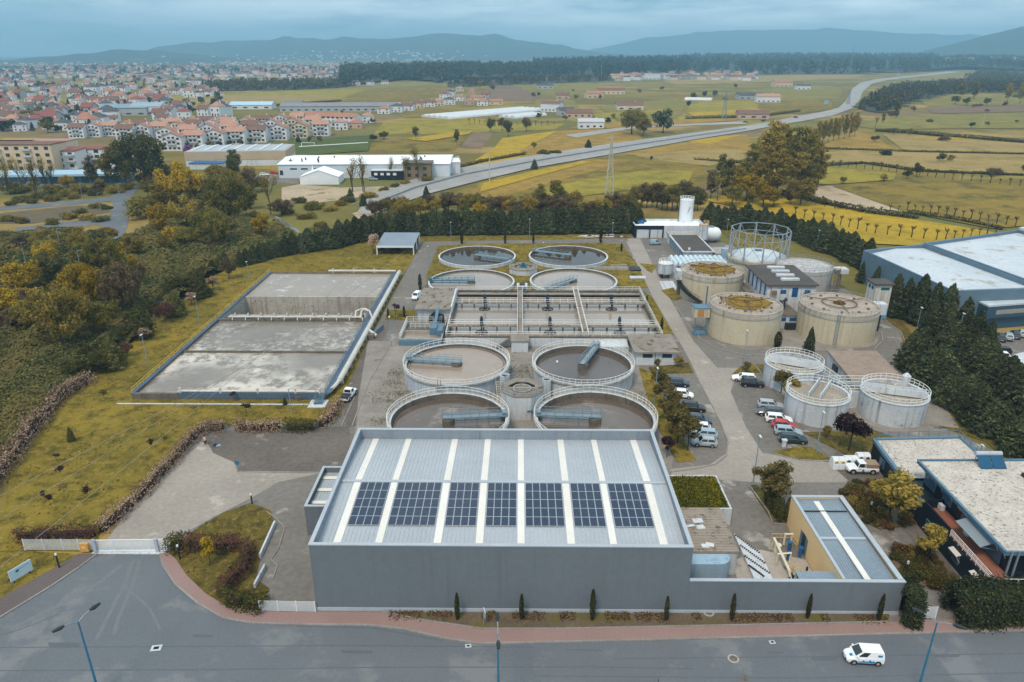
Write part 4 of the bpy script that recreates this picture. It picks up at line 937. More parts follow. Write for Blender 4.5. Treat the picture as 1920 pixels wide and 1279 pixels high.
MB().cyl(cx,cy,0,h-.6,R,n=80).build('wall',greyc,o);MB().ring(cx,cy,h-.8,h+.1,R-.3,R+.12,80).build('rim',greyc,o);MB().lathe(cx,cy,[(R-.31,h-.7),(R-.31,h-.1),(.05,h+.3)],64).build('roof_deck',mat('pale_tank_roof',C(188,188,188),C(150,148,146),.9,.5,3,stain=(C(104,100,94),.9,.56)),o)
mb=MB();rails(mb,circ(cx,cy,h+.1,R,36),1.0,.03,2,True);mb.build('railing',steel,o)
mb=MB();a_,b_=Vector((85.6,186.0,6.4)),Vector((82.0,177.6,.2));k=22
for i in range(k):q=a_.lerp(b_,i/k);mb.obox(q.x,q.y,q.z-.1,q.z,1.3,.5,-.35)
for s in(-.7,.7):mb.bar(a_+Vector((s,0,0)),b_+Vector((s,0,0)),.12,.4);mb.bar(a_+Vector((s,0,1)),b_+Vector((s,0,1)),.08)
mb.build('stair',concdark,o);MB().box(84.9,185.6,5.0,88.4,188.4,6.3).build('stair_landing',concpale,o);MB().box(86.4,186.4,0,87,187.2,4.99).build('landing_column',concdark,o)
gx,gy,gR,gh=69.6,203.6,8.1,4.9
o=thing('gasholder','gasholder of pale dome and steel lattice guide frame on a round base','gasholder',(gx,gy,0))
MB().cyl(gx,gy,0,gh-.4,gR,n=80).build('base_wall',mat('stained_cream_wall',C(196,186,166),C(170,160,140),.9,.2,2,streak=C(116,100,80)),o)
MB().ring(gx,gy,gh-.5,gh+.25,gR-.7,gR+.4,80).build('base_rim',tankrim,o)
MB().lathe(gx,gy,[(gR-.75,gh-.6),(gR-.75,gh+.5),(gR*.8,gh+1.0),(gR*.5,gh+1.5),(gR*.2,gh+1.75),(.05,gh+1.8)],64).build('dome',mat('pale_steel_dome',C(198,208,214),C(172,182,188),.5,.3,2,stain=(C(150,140,124),.5,.62)),o,smooth=True)
mb=MB();n_=10;zt=13.2
V=lambda i,z:Vector((gx+(gR+.15)*math.cos(2*PI*(i+.25)/n_),gy+(gR+.15)*math.sin(2*PI*(i+.25)/n_),z))
for i in range(n_):
 mb.bar(V(i,gh-.3),V(i,zt),.32)
 mb.bar(V(i,zt),V(i+1,zt),.18);mb.bar(V(i,zt-2.2),V(i+1,zt-2.2),.13)
 mb.bar(V(i,gh+.2),V(i+1,zt-2.2 if i%2 else zt),.11);mb.bar(V(i+1,gh+.2),V(i,zt-2.2 if i%2==0 else zt),.11)
mb.build('lattice_frame',mat('weathered_lattice_steel',C(150,160,167),C(124,134,142),.6,.4,4),o)
one('roof_box',MB().box(gx-.9,gy-.6,gh+1.7,gx+.9,gy+.6,gh+2.2),bluesteel,'small blue-grey box on top of the gasholder dome','box')
px0,px1,py0,py1,ph=60.0,71.6,165.4,182.0,8.4
o=thing('pump_building','white two-storey pump building with blue windows and four pale skylights on a dark flat roof','building',(66,174,0))
MB().box(px0,py0,0,px1,py1,ph-.3).build('wall',offwhite,o)
r_=MB().box(px0-.5,py0-.5,ph-.298,px1+.5,py1+.5,ph).build('roof',darkroof,o)
for i in range(4):y=py0+3.0+i*3.5;MB().box(px0+4.2,y,ph+.002,px0+8.6,y+1.0,ph+.5).build('skylight',offwhite,r_)
wbl=mat('blue_window',C(38,92,140),C(30,76,118),.25)
for x,w,z0,z1,nm in((px0+3.2,1.4,6.0,7.0,'window'),(px0+6.0,1.4,5.2,7.5,'door'),(px0+9.0,1.4,6.0,7.0,'window')):MB().box(x,py0-.06,z0,x+w,py0-.003,z1).build(nm,wbl,o)
for i in range(5):y=py0+1.2+i*3.2;MB().box(px0-.06,y,4.4,px0-.003,y+.9,7.9).build('window',wbl,o)
for i in range(4):y=py0+2.3+i*3.2;MB().box(px0-.05,y,4.0,px0-.003,y+2.0,7.9).build('wall_panel',tankwhite,o)
mb=MB();mb.tube([(px0,py0-.3,7.8),(px1+.1,py0-.3,7.8)],.08,6);mb.tube([(px0+.8,py0-.3,7.8),(px0+.8,py0-.3,4)],.07,6);mb.build('rusty_pipe',mat('rust_brown_paint',C(150,104,82),C(122,84,68),.8),o)
MB().cyl(px0+1.6,py0-.5,5.9,6.9,.6,n=12).build('extractor',mat('rust_extractor',C(140,110,84),C(110,88,70),.8),o)
o=thing('link_building','low white link building with blue door between the two front digesters','building',(62.4,160,0))
MB().box(59.5,157.5,0,65.2,165.3,3.2).build('wall',offwhite,o);MB().box(59.3,157.2,3.202,65.5,164.85,3.4).build('roof',concdark,o)
for x in(60.8,63.2):MB().box(x,157.42,1.9,x+1.6,157.497,2.7).build('window',wbl,o)
MB().box(59.7,157.42,.05,60.6,157.497,1.9).build('door',wbl,o)
MB().box(62.2,156.4,.1,65,157.3,1.6).build('cage',darkmetal,o)
mb=MB();mb.cyl(62.6,162,3.4,5.2,.8,n=14);mb.box(60.2,160.2,3.4,61.6,163,4.6);mb.tube([(62.6,162,5.1),(64,163,5.3),(64.4,164.6,5.0)],.3,8);mb.build('roof_machinery',darkmetal,o)
o=thing('covered_walkway','narrow dark-roofed link running beside the pump building windows','building',(59.2,180,0))
MB().box(57.6,172.9,3.4,59.4,182,3.8).build('roof',concdark,o);MB().box(57.8,173,0,59.2,181.8,3.398).build('wall',offwhite,o)
one('dark_roof_deck',MB().box(53.6,164.4,0,59.2,171.8,2.1).box(53.4,164.2,2.102,59.3,172.0,2.3),[darkmetal],'low dark flat-roofed block behind the mossy front digester','building')
tx,ty=87.2,166.2
o=thing('white_tower','slim white square tower with green windows, dark cap and blue foot beside the conifers','tower',(tx,ty,0))
MB().box(tx-2.0,ty-2.0,2.9,tx+2.0,ty+2.0,8.6).build('wall',mat('stained_white_tower',C(206,206,200),C(184,182,174),.85,.4,2,streak=C(150,142,128)),o)
MB().box(tx-2.03,ty-2.03,0,tx+2.03,ty+2.03,2.898).build('blue_foot',mat('blue_tower_paint',C(112,164,190),C(92,144,172),.7,streak=C(80,120,142)),o)
MB().box(tx-2.4,ty-2.4,8.602,tx+2.4,ty+2.4,9.0).build('roof',darkroof,o)
grw=mat('green_louvre',C(34,92,92),C(28,74,76),.5)
for x in(-2.06,):
 for y in(-1.2,.3):MB().box(tx+x,ty+y,7.3,tx-2.003,ty+y+.9,8.1).build('window',grw,o)
MB().box(tx-.6,ty-2.06,7.4,tx+1.4,ty-2.003,8.0).build('window',grw,o)
o=thing('tall_silo','tall bright white cylindrical silo with a ladder and railed top, behind the gasholder','silo',(59.8,256,0))
MB().cyl(59.8,256,0,11.6,2.5,n=40).build('shell',white,o)
mb=MB();rails(mb,circ(59.8,256,11.6,2.5,16),1.0,.05,1,True);mb.build('railing',railwhite,o)
mb=MB()
for s in(0,.5):mb.bar((57.1,255+s,0),(57.1,255+s,12.4),.08)
for i in range(30):mb.bar((57.1,255,.4+i*.4),(57.1,255.5,.4+i*.4),.06)
mb.bar((57.6,254,.5),(60.6,253.4,9.5),.12);mb.build('ladder',darkmetal,o)
o=thing('small_silo','short white silo on legs with rusty top rim beside the tall silo','silo',(65.0,240,0));x,y=at(1316,462).x,at(1316,462).y
o.location=(x,y,0);LOC[o.name]=Vector((x,y,0))
MB().cyl(x,y,2.6,7.3,1.55,n=28).cyl(x,y,1.6,2.6,.5,1.55,n=28).build('shell',tankwhite,o)
MB().cyl(x,y,7.302,7.6,1.6,n=28).build('top_rim',mat('rusty_white',C(206,178,140),C(178,150,112),.8),o)
for a in range(4):c,s=math.cos(a*PI/2+.7),math.sin(a*PI/2+.7);MB().bar((x+1.3*c,y+1.3*s,0),(x+1.3*c,y+1.3*s,2.9),.18).build('leg',steel,o)
mb=MB();mb.cyl(x,y,7.6,8.5,.3,n=10);mb.build('vent',steel,o);mb=MB();rails(mb,circ(x,y,7.6,1.5,10,-1,1.4,True),1,.05,2);mb.build('railing',yel,o)
p=at(1330,440,2.6);o=thing('gas_tank','white horizontal gas tank with rounded ends behind the small silo','tank',(p.x,p.y,0))
prof=[(.05,-4.5),(1.2,-4.1),(2.0,-3.3),(2.3,-2.2),(2.3,2.2),(2.0,3.3),(1.2,4.1),(.05,4.5)]
mb=MB();mb.lathe(0,0,prof,28);mb.v=[(p.x+v[2]*.9+v[0]*.0,p.y+v[1],2.9+v[0])for v in mb.v];mb.build('shell',white,o,smooth=True)
mb=MB();mb.box(p.x-2.6,p.y-1,0,p.x-2,p.y+1,1.4);mb.box(p.x+2,p.y-1,0,p.x+2.6,p.y+1,1.4);mb.build('saddle',concdark,o)
mb=MB();mb.box(p.x-2,p.y-.5,5.2,p.x+1.2,p.y+.5,5.6);mb.build('top_fittings',steel,o)
o=thing('garage_building','flat white-roofed building with dark front and two pale garage doors behind the van','building',(52,250,0))
parapet(MB(),40.4,246.2,65.0,257.5,0,4.3,.4).build('wall',offwhite,o)
MB().box(40.8,246.6,3.4,64.6,257.1,3.7).build('roof',whiteroof,o)
MB().box(40.3,246.05,3.0,50.4,246.197,4.35).build('dark_front',navy,o)
for x0,x1 in((40.3,41.0),(45.4,45.8),(49.9,50.4)):MB().box(x0,246.06,0,x1,246.197,2.998).build('door_post',navy,o)
MB().box(40.24,246.2,0,40.397,257.4,4.3).build('dark_side',navy,o)
for x in(41.0,45.8):MB().box(x,246.1,.05,x+4.3,246.19,2.99).build('garage_door',concpale,o)
MB().box(42.0,252,3.7,44.4,254.6,4.7).build('roof_unit',bluepaint,o)
o=thing('dewatering_building','long low building with a dark felt roof and blue-grey door bays along its left side','building',(55,226,0))
MB().box(50.6,214.8,0,59.6,241,3.2).build('wall',concpale,o)
MB().box(50.2,214.4,3.202,60.0,236.5,3.55).build('roof_edge',concpale,o);MB().box(50.7,214.9,3.552,59.5,236,3.58).build('roof',darkroof,o);MB().box(50.2,236.6,3.202,60,241.4,3.6).build('rear_roof',conc,o)
for i in range(7):y=215.8+i*3;MB().box(50.53,y,.05,50.597,y+1.9,2.8).build('door',bluesteel,o)
p_=(52.5,216.2);MB().cyl(52.6,216.2,3.58,4.2,.35,n=12).build('roof_vent',white,o)
o=thing('plant_room','pale plant room with a blue-grey box in front, right of the dark felt roof','building',(64,216,0))
MB().box(60.2,213.5,0,66.4,221,3.0).build('wall',offwhite,o);MB().box(60.0,213.3,3.002,66.6,221.2,3.2).build('roof',conc,o);MB().box(61.6,211.6,0,63.2,213.2,5.0).build('blue_box',cpb,o)
o=thing('biofilter','row of pale blue-white curved covers on a low tank before the dark felt-roofed building','tank',(54,208,0))
parapet(MB(),45.6,203.6,62.6,213.2,0,2.2,.3).build('wall',concpale,o)
mb=MB()
cvm=mat('pale_plastic_cover',C(206,220,226),C(178,200,210),.35,.4,2,stain=(C(150,176,190),1.0,.6))
for i in range(11):
 x=46.3+i*1.46
 for j in range(2):
  y0=204.2+j*4.4;secs=[]
  ring_=lambda y,sc:[(x+.7*sc*math.cos(t),y,2.0+1.1*sc*math.sin(t))for t in np.linspace(0,PI,8)]
  mb.loft([ring_(y0,.55),ring_(y0+.5,1),ring_(y0+3.6,1),ring_(y0+4.1,.55)])
mb.build('cover',cvm,o)
p=at(1246,520);o=thing('square_bin','pale raised square hopper with railed top on dark legs beside the lane','hopper',(p.x,p.y,0))
MB().cyl(p.x,p.y,1.4,4.2,2.0,n=20).build('shell',tankwhite,o);MB().cyl(p.x,p.y,4.202,4.4,2.1,n=20).build('lid',white,o)
for a in range(4):c,s=math.cos(a*PI/2+.8),math.sin(a*PI/2+.8);MB().bar((p.x+1.3*c,p.y+1.3*s,0),(p.x+1.3*c,p.y+1.3*s,1.39),.25).build('leg',black,o)
mb=MB();rails(mb,circ(p.x,p.y,4.4,1.9,12),.9,.04,1,True);mb.build('railing',railwhite,o)
struct('concrete_pad',MB().prism(poly([(1236,528),(1262,528),(1272,545),(1244,545)]),.03,.16),concpale)
p=at(1197,520);struct('concrete_pad',MB().box(22.8+9,196.5,.1,36.3,198.4,.5),concpale)
o=thing('overflow_channel','grey concrete overflow channel with dark grating, right of the brown mirror clarifier','channel',(31,208,0))
MB().box(22,205.6,0,32.5,206.2,1.0).build('side_wall',conc,o);mb=MB();mb.add([(27.5,208.0,1.0),(32.5,209.2,1.0),(32.5,208.8,1.0),(27.5,207.6,1.0),(27.5,208.0,0),(32.5,209.2,0),(32.5,208.8,0),(27.5,207.6,0)],[(0,1,2,3),(0,4,5,1),(3,2,6,7)]);mb.build('side_wall',conc,o)
MB().box(28,206.2,.05,32.5,207.6,.3).build('water',w_brown,o);MB().box(33.0,204.6,.1,36.2,208.4,.5).build('grating',darkmetal,o)
def thick(label,cx,cy,R,h,ang,twin=False,stack=None):
 o=thing('thickener_tank',label,'storage tank',(cx,cy,0),0,'white thickener tanks')
 MB().ring(cx,cy,0,h,R-.3,R,72).build('wall',tankwhite,o)
 MB().cyl(cx,cy,h-.9,h-.5,R-.31,n=72).build('roof_deck',mat('patched_tank_deck',C(166,158,146),C(132,124,114),.95,.5,3,stain=(C(210,208,200),.55,.62)),o)
 MB().ring(cx,cy,h+.002,h+.12,R-.34,R+.12,72).build('rim',concpale,o)
 mb=MB();rails(mb,circ(cx,cy,h+.1,R,36),1.1,.034,2,True);mb.build('railing',railwhite,o)
 d=Vector((math.cos(ang),math.sin(ang),0));n_=Vector((-d.y,d.x,0));c=Vector((cx,cy,h+.35))
 for s in((-.95,.95)if twin else(0,)):
  k=R*.92 if not twin else R*.98
  mb=MB();a,b=c-d*k+n_*s,c+d*(k if not twin else R*.5)+n_*s
  if twin:mb.bar(a,b,.16,1.1)
  else:
   mb.bar(a+n_*.55,b+n_*.55,.14,1.25);mb.bar(a-n_*.55,b-n_*.55,.14,1.25);mb.bar(a-Vector((0,0,.3)),b-Vector((0,0,.3)),1.1,.1)
  mb.build('walkway_beam',offwhite,o)
 return o
k1=thick('white round tank with a slanting beam, furthest back of the three white tanks',53.4,127.6,5.35,4.2,math.radians(-25))
k2=thick('white round tank with two parallel beams across its top, nearest the parked cars',53.0,114.6,5.3,4.2,math.radians(235),True)
k3=thick('white round tank with dark water streaks down its wall, nearest the conifer belt',66.6,114.8,5.5,4.3,math.radians(-18))
mb=MB();mb.cyl(70.6,119.0,2.5,5.6,.75,n=20);mb.cyl(70.6,119,5.6,6.1,.75,.2,n=20);mb.build('gas_cowl',tankwhite,k3)
o=thing('sludge_building','flat reddish gravel-roofed building between the white tanks and the digester drive','building',(67,128,0))
q=[(64.2,136.2),(73.6,136.4),(72.6,121.6),(60.6,121.6),(60.6,124.5)]
q=[(63.6,136.0),(73.2,136.0),(72.0,121.4),(62.4,121.4)]
MB().prism([(x,y)for x,y in q],0,3.0).build('wall',tankwhite,o)
c_=Vector((67.8,128.7));e=[((x-c_.x)*1.04+c_.x,(y-c_.y)*1.03+c_.y)for x,y in q]
MB().prism(e,3.002,3.35).build('roof',mat('reddish_gravel_roof',C(154,136,122),C(126,110,98),.95,.5,6,stain=(C(104,92,84),.8,.6)),o)
MB().box(62.7,129.5,1.4,63.05,131.5,2.5).build('window',glass,o)
o=thing('sludge_pit','low grey sunken deck with pipes and railings between the three white tanks','machinery',(60,119.6,0))
parapet(MB(),57.6,116.8,64.8,121.3,0,3.4,.25).build('wall',concpale,o);MB().box(57.9,117.1,2.4,64.5,121,2.9).build('deck',conctop,o)
mb=MB();mb.tube([(58,118.5,3.3),(62,119.5,3.4),(64.4,118.4,3.6)],.16,8);mb.tube([(58.4,120.4,3.2),(64,120.2,3.2)],.14,8);mb.build('pipe',steel,o)
mb=MB();rails(mb,[(57.7,121.2,3.4),(64.7,121.2,3.4)],1.1,.045,1.4);rails(mb,[(58.2,116.9,3.4),(61.6,116.9,3.4)],1.1,.045,1.2);rails(mb,[(57.4,125,4.2),(58.6,119,4.2)],1.1,.045,1.4);mb.build('railing',railwhite,o)
mb=MB();mb.bar((57.4,123.5,4.2),(58.8,118.4,4.2),1.0,.12);mb.build('catwalk',steel,o)
o=thing('office_building','two-level dark navy office with pale gravel roofs, white awnings and a red-tiled terrace','building',(63,84,0))
G=[(56.2,99.6),(70.2,100.4),(70.0,92.0),(82,92.0),(82,66.2),(54.7,66.2),(54.7,82)]
mb=MB();mb.prism(G,0,3.05);mb.build('lower_wall',navy,o)
mb=MB()
for a,b in(((56.2,99.6),(70.2,100.4)),((54.75,82.0),(56.2,99.6)),((70.2,100.4),(70.0,92.0))):
 a_,b_=Vector((*a,3.3)),Vector((*b,3.3));mb.bar(a_,b_,.5,.48)
mb.build('lower_fascia',bluefascia,o)
MB().sheet([(56.3,99.4),(70.0,100.1),(69.9,88.6),(55.6,88.6)],3.3).build('lower_roof',gravelroof,o)
mb=MB();rails(mb,[(57,100.0,3.5),(70,100.6,3.5),(69.9,92.5,3.5)],1.0,.03,1.6);rails(mb,[(56.5,99.6,3.5),(55.6,88,3.5)],.9,.015,2.5,mid=False);mb.build('roof_rail',bluesteel,o)
U=[(56.5,88.2),(82,88.6),(82,68.0),(56.3,68.0)]
MB().prism([(57.6,87.4),(81.9,87.6),(81.9,69.0),(57.6,69.0)],3.052,6.1).build('upper_wall',navy,o)
MB().prism(U,6.102,6.5).build('upper_fascia',bluefascia,o)
MB().sheet([(56.9,87.9),(81.8,88.2),(81.8,68.4),(56.7,68.4)],6.505).build('upper_roof',gravelroof,o)
mb=MB();mb.bar((56.5,88.15,6.6),(82,88.55,6.6),.2,.2);mb.bar((56.5,88.0,6.6),(56.3,68.1,6.6),.25,.2);mb.bar((56.3,68.05,6.6),(82,68.05,6.6),.25,.2);mb.build('roof_edge',bluefascia,o)
tile=mat('red_terrace_tiles',C(150,96,76),C(128,80,64),.8,.4,6)
MB().sheet([(54.9,81.6),(57.5,81.6),(57.5,66.4),(54.9,66.4)],3.1).build('terrace_floor',tile,o)
MB().box(54.68,75.6,3.06,54.9,82.2,4.15).box(54.9,82.0,3.06,57.5,82.2,4.15).build('terrace_parapet',navy,o)
mb=MB();rails(mb,[(54.8,75.5,3.1),(54.8,66.3,3.1),(58.2,66.3,3.1)],1.05,.03,.9);mb.bar((54.8,75.5,3.45),(54.8,66.3,3.45),.04);mb.bar((54.8,75.5,3.9),(54.8,66.3,3.9),.04);mb.build('terrace_railing',railwhite,o)
sg=mat('blue_tinted_glazing',C(70,96,112),C(54,78,94),.1,spec=.6)
for y0,y1,z0,z1 in((84.5,87.2,3.6,5.9),(80.6,82.6,3.8,5.7),(76.4,78.2,3.3,5.7),(70.0,74.6,3.2,5.8)):
 f_=MB().box(57.5,y0,z0,57.597,y1,z1).build('window',bluefascia,o);MB().box(57.46,y0+.12,z0+.12,57.498,y1-.12,z1-.12).build('pane',sg,f_)
for y0,y1,z0,z1 in((86.2,87.4,1.0,2.5),(79,80.4,.9,2.3),(72.6,74,.9,2.3),(68.2,69.6,.9,2.3),(90.5,92,1,2.4),(94.5,96,1,2.4)):
 xw=54.7 if y0<81 else 54.7+(y0-82)*.0855
 f_=MB().box(xw-.07,y0,z0,xw-.004,y1,z1).build('window',bluefascia,o);MB().box(xw-.1,y0+.1,z0+.1,xw-.074,y1-.1,z1-.1).build('pane',sg,f_)
awn=mat('awning_canvas',C(212,206,198),C(190,184,176),.8);awg=mat('grey_awning_canvas',C(134,146,152),C(118,130,138),.8)
def awning(x,y0,y1,z,out,drop,m):
 mb=MB();mb.add([(x,y0,z),(x,y1,z),(x-out,y1,z-drop),(x-out,y0,z-drop),(x,y0,z-.05),(x,y1,z-.05),(x-out,y1,z-drop-.05),(x-out,y0,z-drop-.05)],[(3,2,1,0),(4,5,6,7),(3,0,4,7),(2,3,7,6),(1,2,6,5),(0,1,5,4)])
 mb.bar((x,y0,z-1.2),(x-out,y0,z-drop),.05);mb.bar((x,y1,z-1.2),(x-out,y1,z-drop),.05)
 mb.build('awning',m,o)
awning(57.45,84.2,87.0,6.0,.5,.15,awn);awning(57.45,80.4,82.7,6.0,.55,.15,awn);awning(57.45,76.2,78.3,5.95,.7,.25,awn);awning(57.45,70.8,76.0,5.9,2.1,.8,awg)
awning(55.0,85.8,87.7,2.7,1.1,.4,awn);awning(54.65,72.4,74.2,2.6,.6,.2,awn);awning(54.65,68.0,69.8,2.6,.6,.2,awn);awning(57.45,69.2,70.6,5.9,.5,.2,awn)
for x,y in((56.6,80.9),(56.9,75.4)):MB().box(x,y,3.12,x+.5,y+.9,3.85).build('air_conditioner',offwhite,o)
for x in(56.9,57.7,59.3):MB().bar((x,67.8,.2),(x,67.8,6.9),.16).build('flue_pipe',steel,o)
for i,(px,lb)in enumerate(((1851,'left of two blue solar water heaters with round tanks on the office roof'),(1876,'right of two blue solar water heaters with round tanks on the office roof'))):
 p=at(px,880,6.5);h_=thing('solar_water_heater',lb,'water heater',p,0,'solar water heaters on the office roof')
 mb=MB();mb.add([(p.x-.85,p.y,6.65),(p.x+.85,p.y,6.65),(p.x+.85,p.y+1.7,7.9),(p.x-.85,p.y+1.7,7.9),(p.x-.85,p.y,6.55),(p.x+.85,p.y,6.55),(p.x+.85,p.y+1.7,7.8),(p.x-.85,p.y+1.7,7.8)],[(0,1,2,3),(7,6,5,4),(0,4,5,1),(1,5,6,2),(2,6,7,3),(3,7,4,0)]);mb.build('collector',mat('blue_collector',C(30,84,116),C(24,68,98),.15),h_)
 mb=MB();mb.tube([(p.x-.9,p.y+1.85,7.95),(p.x+.9,p.y+1.85,7.95)],.32,14);mb.build('tank',hallpale,h_)
 mb=MB()
 for s in(-.7,.7):mb.bar((p.x+s,p.y+1.8,6.52),(p.x+s,p.y+1.8,7.7),.08)
 mb.build('stand',steel,h_)
one('roof_vent_box',MB().box(68.6,83.0,6.51,70.0,84.4,7.0),navy,'dark vent box on the office gravel roof near its right edge','vent')
def wh(name,label,quad,h,wallm,roofm,par=1.0,cat='building'):
 q=[Vector((*p,0))for p in quad];c=sum(q,Vector())/len(q)
 o=thing(name,label,cat,(c.x,c.y,0))
 inner=[(p.x+(c.x-p.x)/(c-p).length*.9,p.y+(c.y-p.y)/(c-p).length*.9)for p in q]
 mb=MB();n_=len(q)
 for i in range(n_):
  j=(i+1)%n_
  mb.add([(q[i].x,q[i].y,0),(q[j].x,q[j].y,0),(q[j].x,q[j].y,h),(q[i].x,q[i].y,h),(inner[i][0],inner[i][1],0),(inner[j][0],inner[j][1],0),(inner[j][0],inner[j][1],h),(inner[i][0],inner[i][1],h)],[(0,1,2,3),(7,6,5,4),(3,2,6,7)])
 mb.build('wall',wallm,o)
 return o,inner
wq=lambda L,z:[at(x,y,z).xy for x,y in L]
Aq=wq([(1619,469),(1732,457),(1960,540),(1789,546)],9.0)
o,inn=wh('warehouse','long slate-blue warehouse with pale sheet roof behind the conifers at the right',Aq,9.0,whblue,whroof)
mb=MB();mid0=(Vector((*inn[0],0))+Vector((*inn[1],0)))/2;mid1=(Vector((*inn[2],0))+Vector((*inn[3],0)))/2
I=[Vector((*p,0))for p in inn]
z_=lambda v,z:(v.x,v.y,z)
mb.add([z_(I[0],7.9),z_(mid0,8.7),z_(mid1,8.7),z_(I[3],7.9),z_(I[1],7.9),z_(I[2],7.9)],[(0,3,2,1),(1,2,5,4)])
mb.build('roof',whroof,o)
B0,B1=Vector(Aq[1]),Vector(Aq[2])
dv=Vector((38,17));Bq=[B0+Vector((.05,.02)),B0+dv,B1+dv,B1+Vector((.05,.02))]
o,inn=wh('warehouse','second bay of the blue warehouse with a pale roof, one step back on its right',Bq,9.3,whblue,whroof);mb=MB();mb.add([(p[0],p[1],8.4)for p in inn],[(0,3,2,1)]if False else[(0,1,2,3)]);mb.build('roof',whroof,o)
C0=Bq[1];C1=Bq[2];Cq=[C0+Vector((.1,.05)),C0+dv*1.2,C1+dv*1.2,C1+Vector((.1,.05))]
o,inn=wh('warehouse','furthest bay of the blue warehouse with the whitest roof at the picture edge',Cq,10.0,offwhite,whiteroof);mb=MB();mb.add([(p[0],p[1],9.2)for p in inn],[(0,1,2,3)]);mb.build('roof',whiteroof,o)
f=wq([(1816,562),(1960,548),(1990,575),(1850,580)],6.5)
o=thing('cladded_office','dark blue cladded office front with a long window band before the blue warehouse','building',(f[0].x,f[0].y,0))
a0,a1,a2,a3=[Vector((v.x,v.y))for v in wq([(1817,556),(1920,548),(1920,568),(1854,573)],6.3)]
ext=(a2-a3).normalized()
q=[a0,a0+ext*40,a3+ext*40,a3]
MB().prism(q,3.0,5.9).build('upper_wall',whdark,o);MB().prism(q,5.902,6.3).build('roof',whroof,o)
sh=(a0-a3)*.12
MB().prism([a0,a0+ext*40,a3+ext*40+sh,a3+sh],0,2.998).build('lower_wall',whdark,o)
nrm_=Vector((ext.y,-ext.x))
if nrm_.y>0:nrm_=-nrm_
s0,s1=a3+ext*2.5+nrm_*.03,a3+ext*30+nrm_*.03
mb=MB();mb.add([(s0.x,s0.y,3.9),(s1.x,s1.y,3.9),(s1.x,s1.y,5.0),(s0.x,s0.y,5.0)],[(0,1,2,3)]);mb.build('window',mat('pale_blind_window',C(160,158,150),C(120,120,116),.3),o)
o=thing('grey_block','slate-grey flat block at the right edge before the car park','building',tuple(at(1910,700)))
q=wq([(1898,665),(1990,640),(2060,700),(1920,712)],4.5);parapet_=MB().prism(q,0,4.4);parapet_.build('wall',whblue,o);MB().prism([(v.x*.998+.2,v.y*.998)for v in q],4.402,4.6).build('roof',concpale,o)
def paint(name,c):return mat(name,c,tuple(x*.93 for x in c[:3])+(1,),.3,2,8,metal=.0,spec=.5,coat=.4,local=True)
lampw=mat('headlamp_lens',C(225,230,232),C(205,212,216),.15);lampr=mat('tail_lamp_red',C(150,26,24),C(120,18,18),.25)
rimm=mat('alloy_rim',C(170,174,178),C(140,144,148),.4,metal=.3)
carglass=mat('car_glass',C(36,46,52),C(28,36,42),.06,spec=.7)
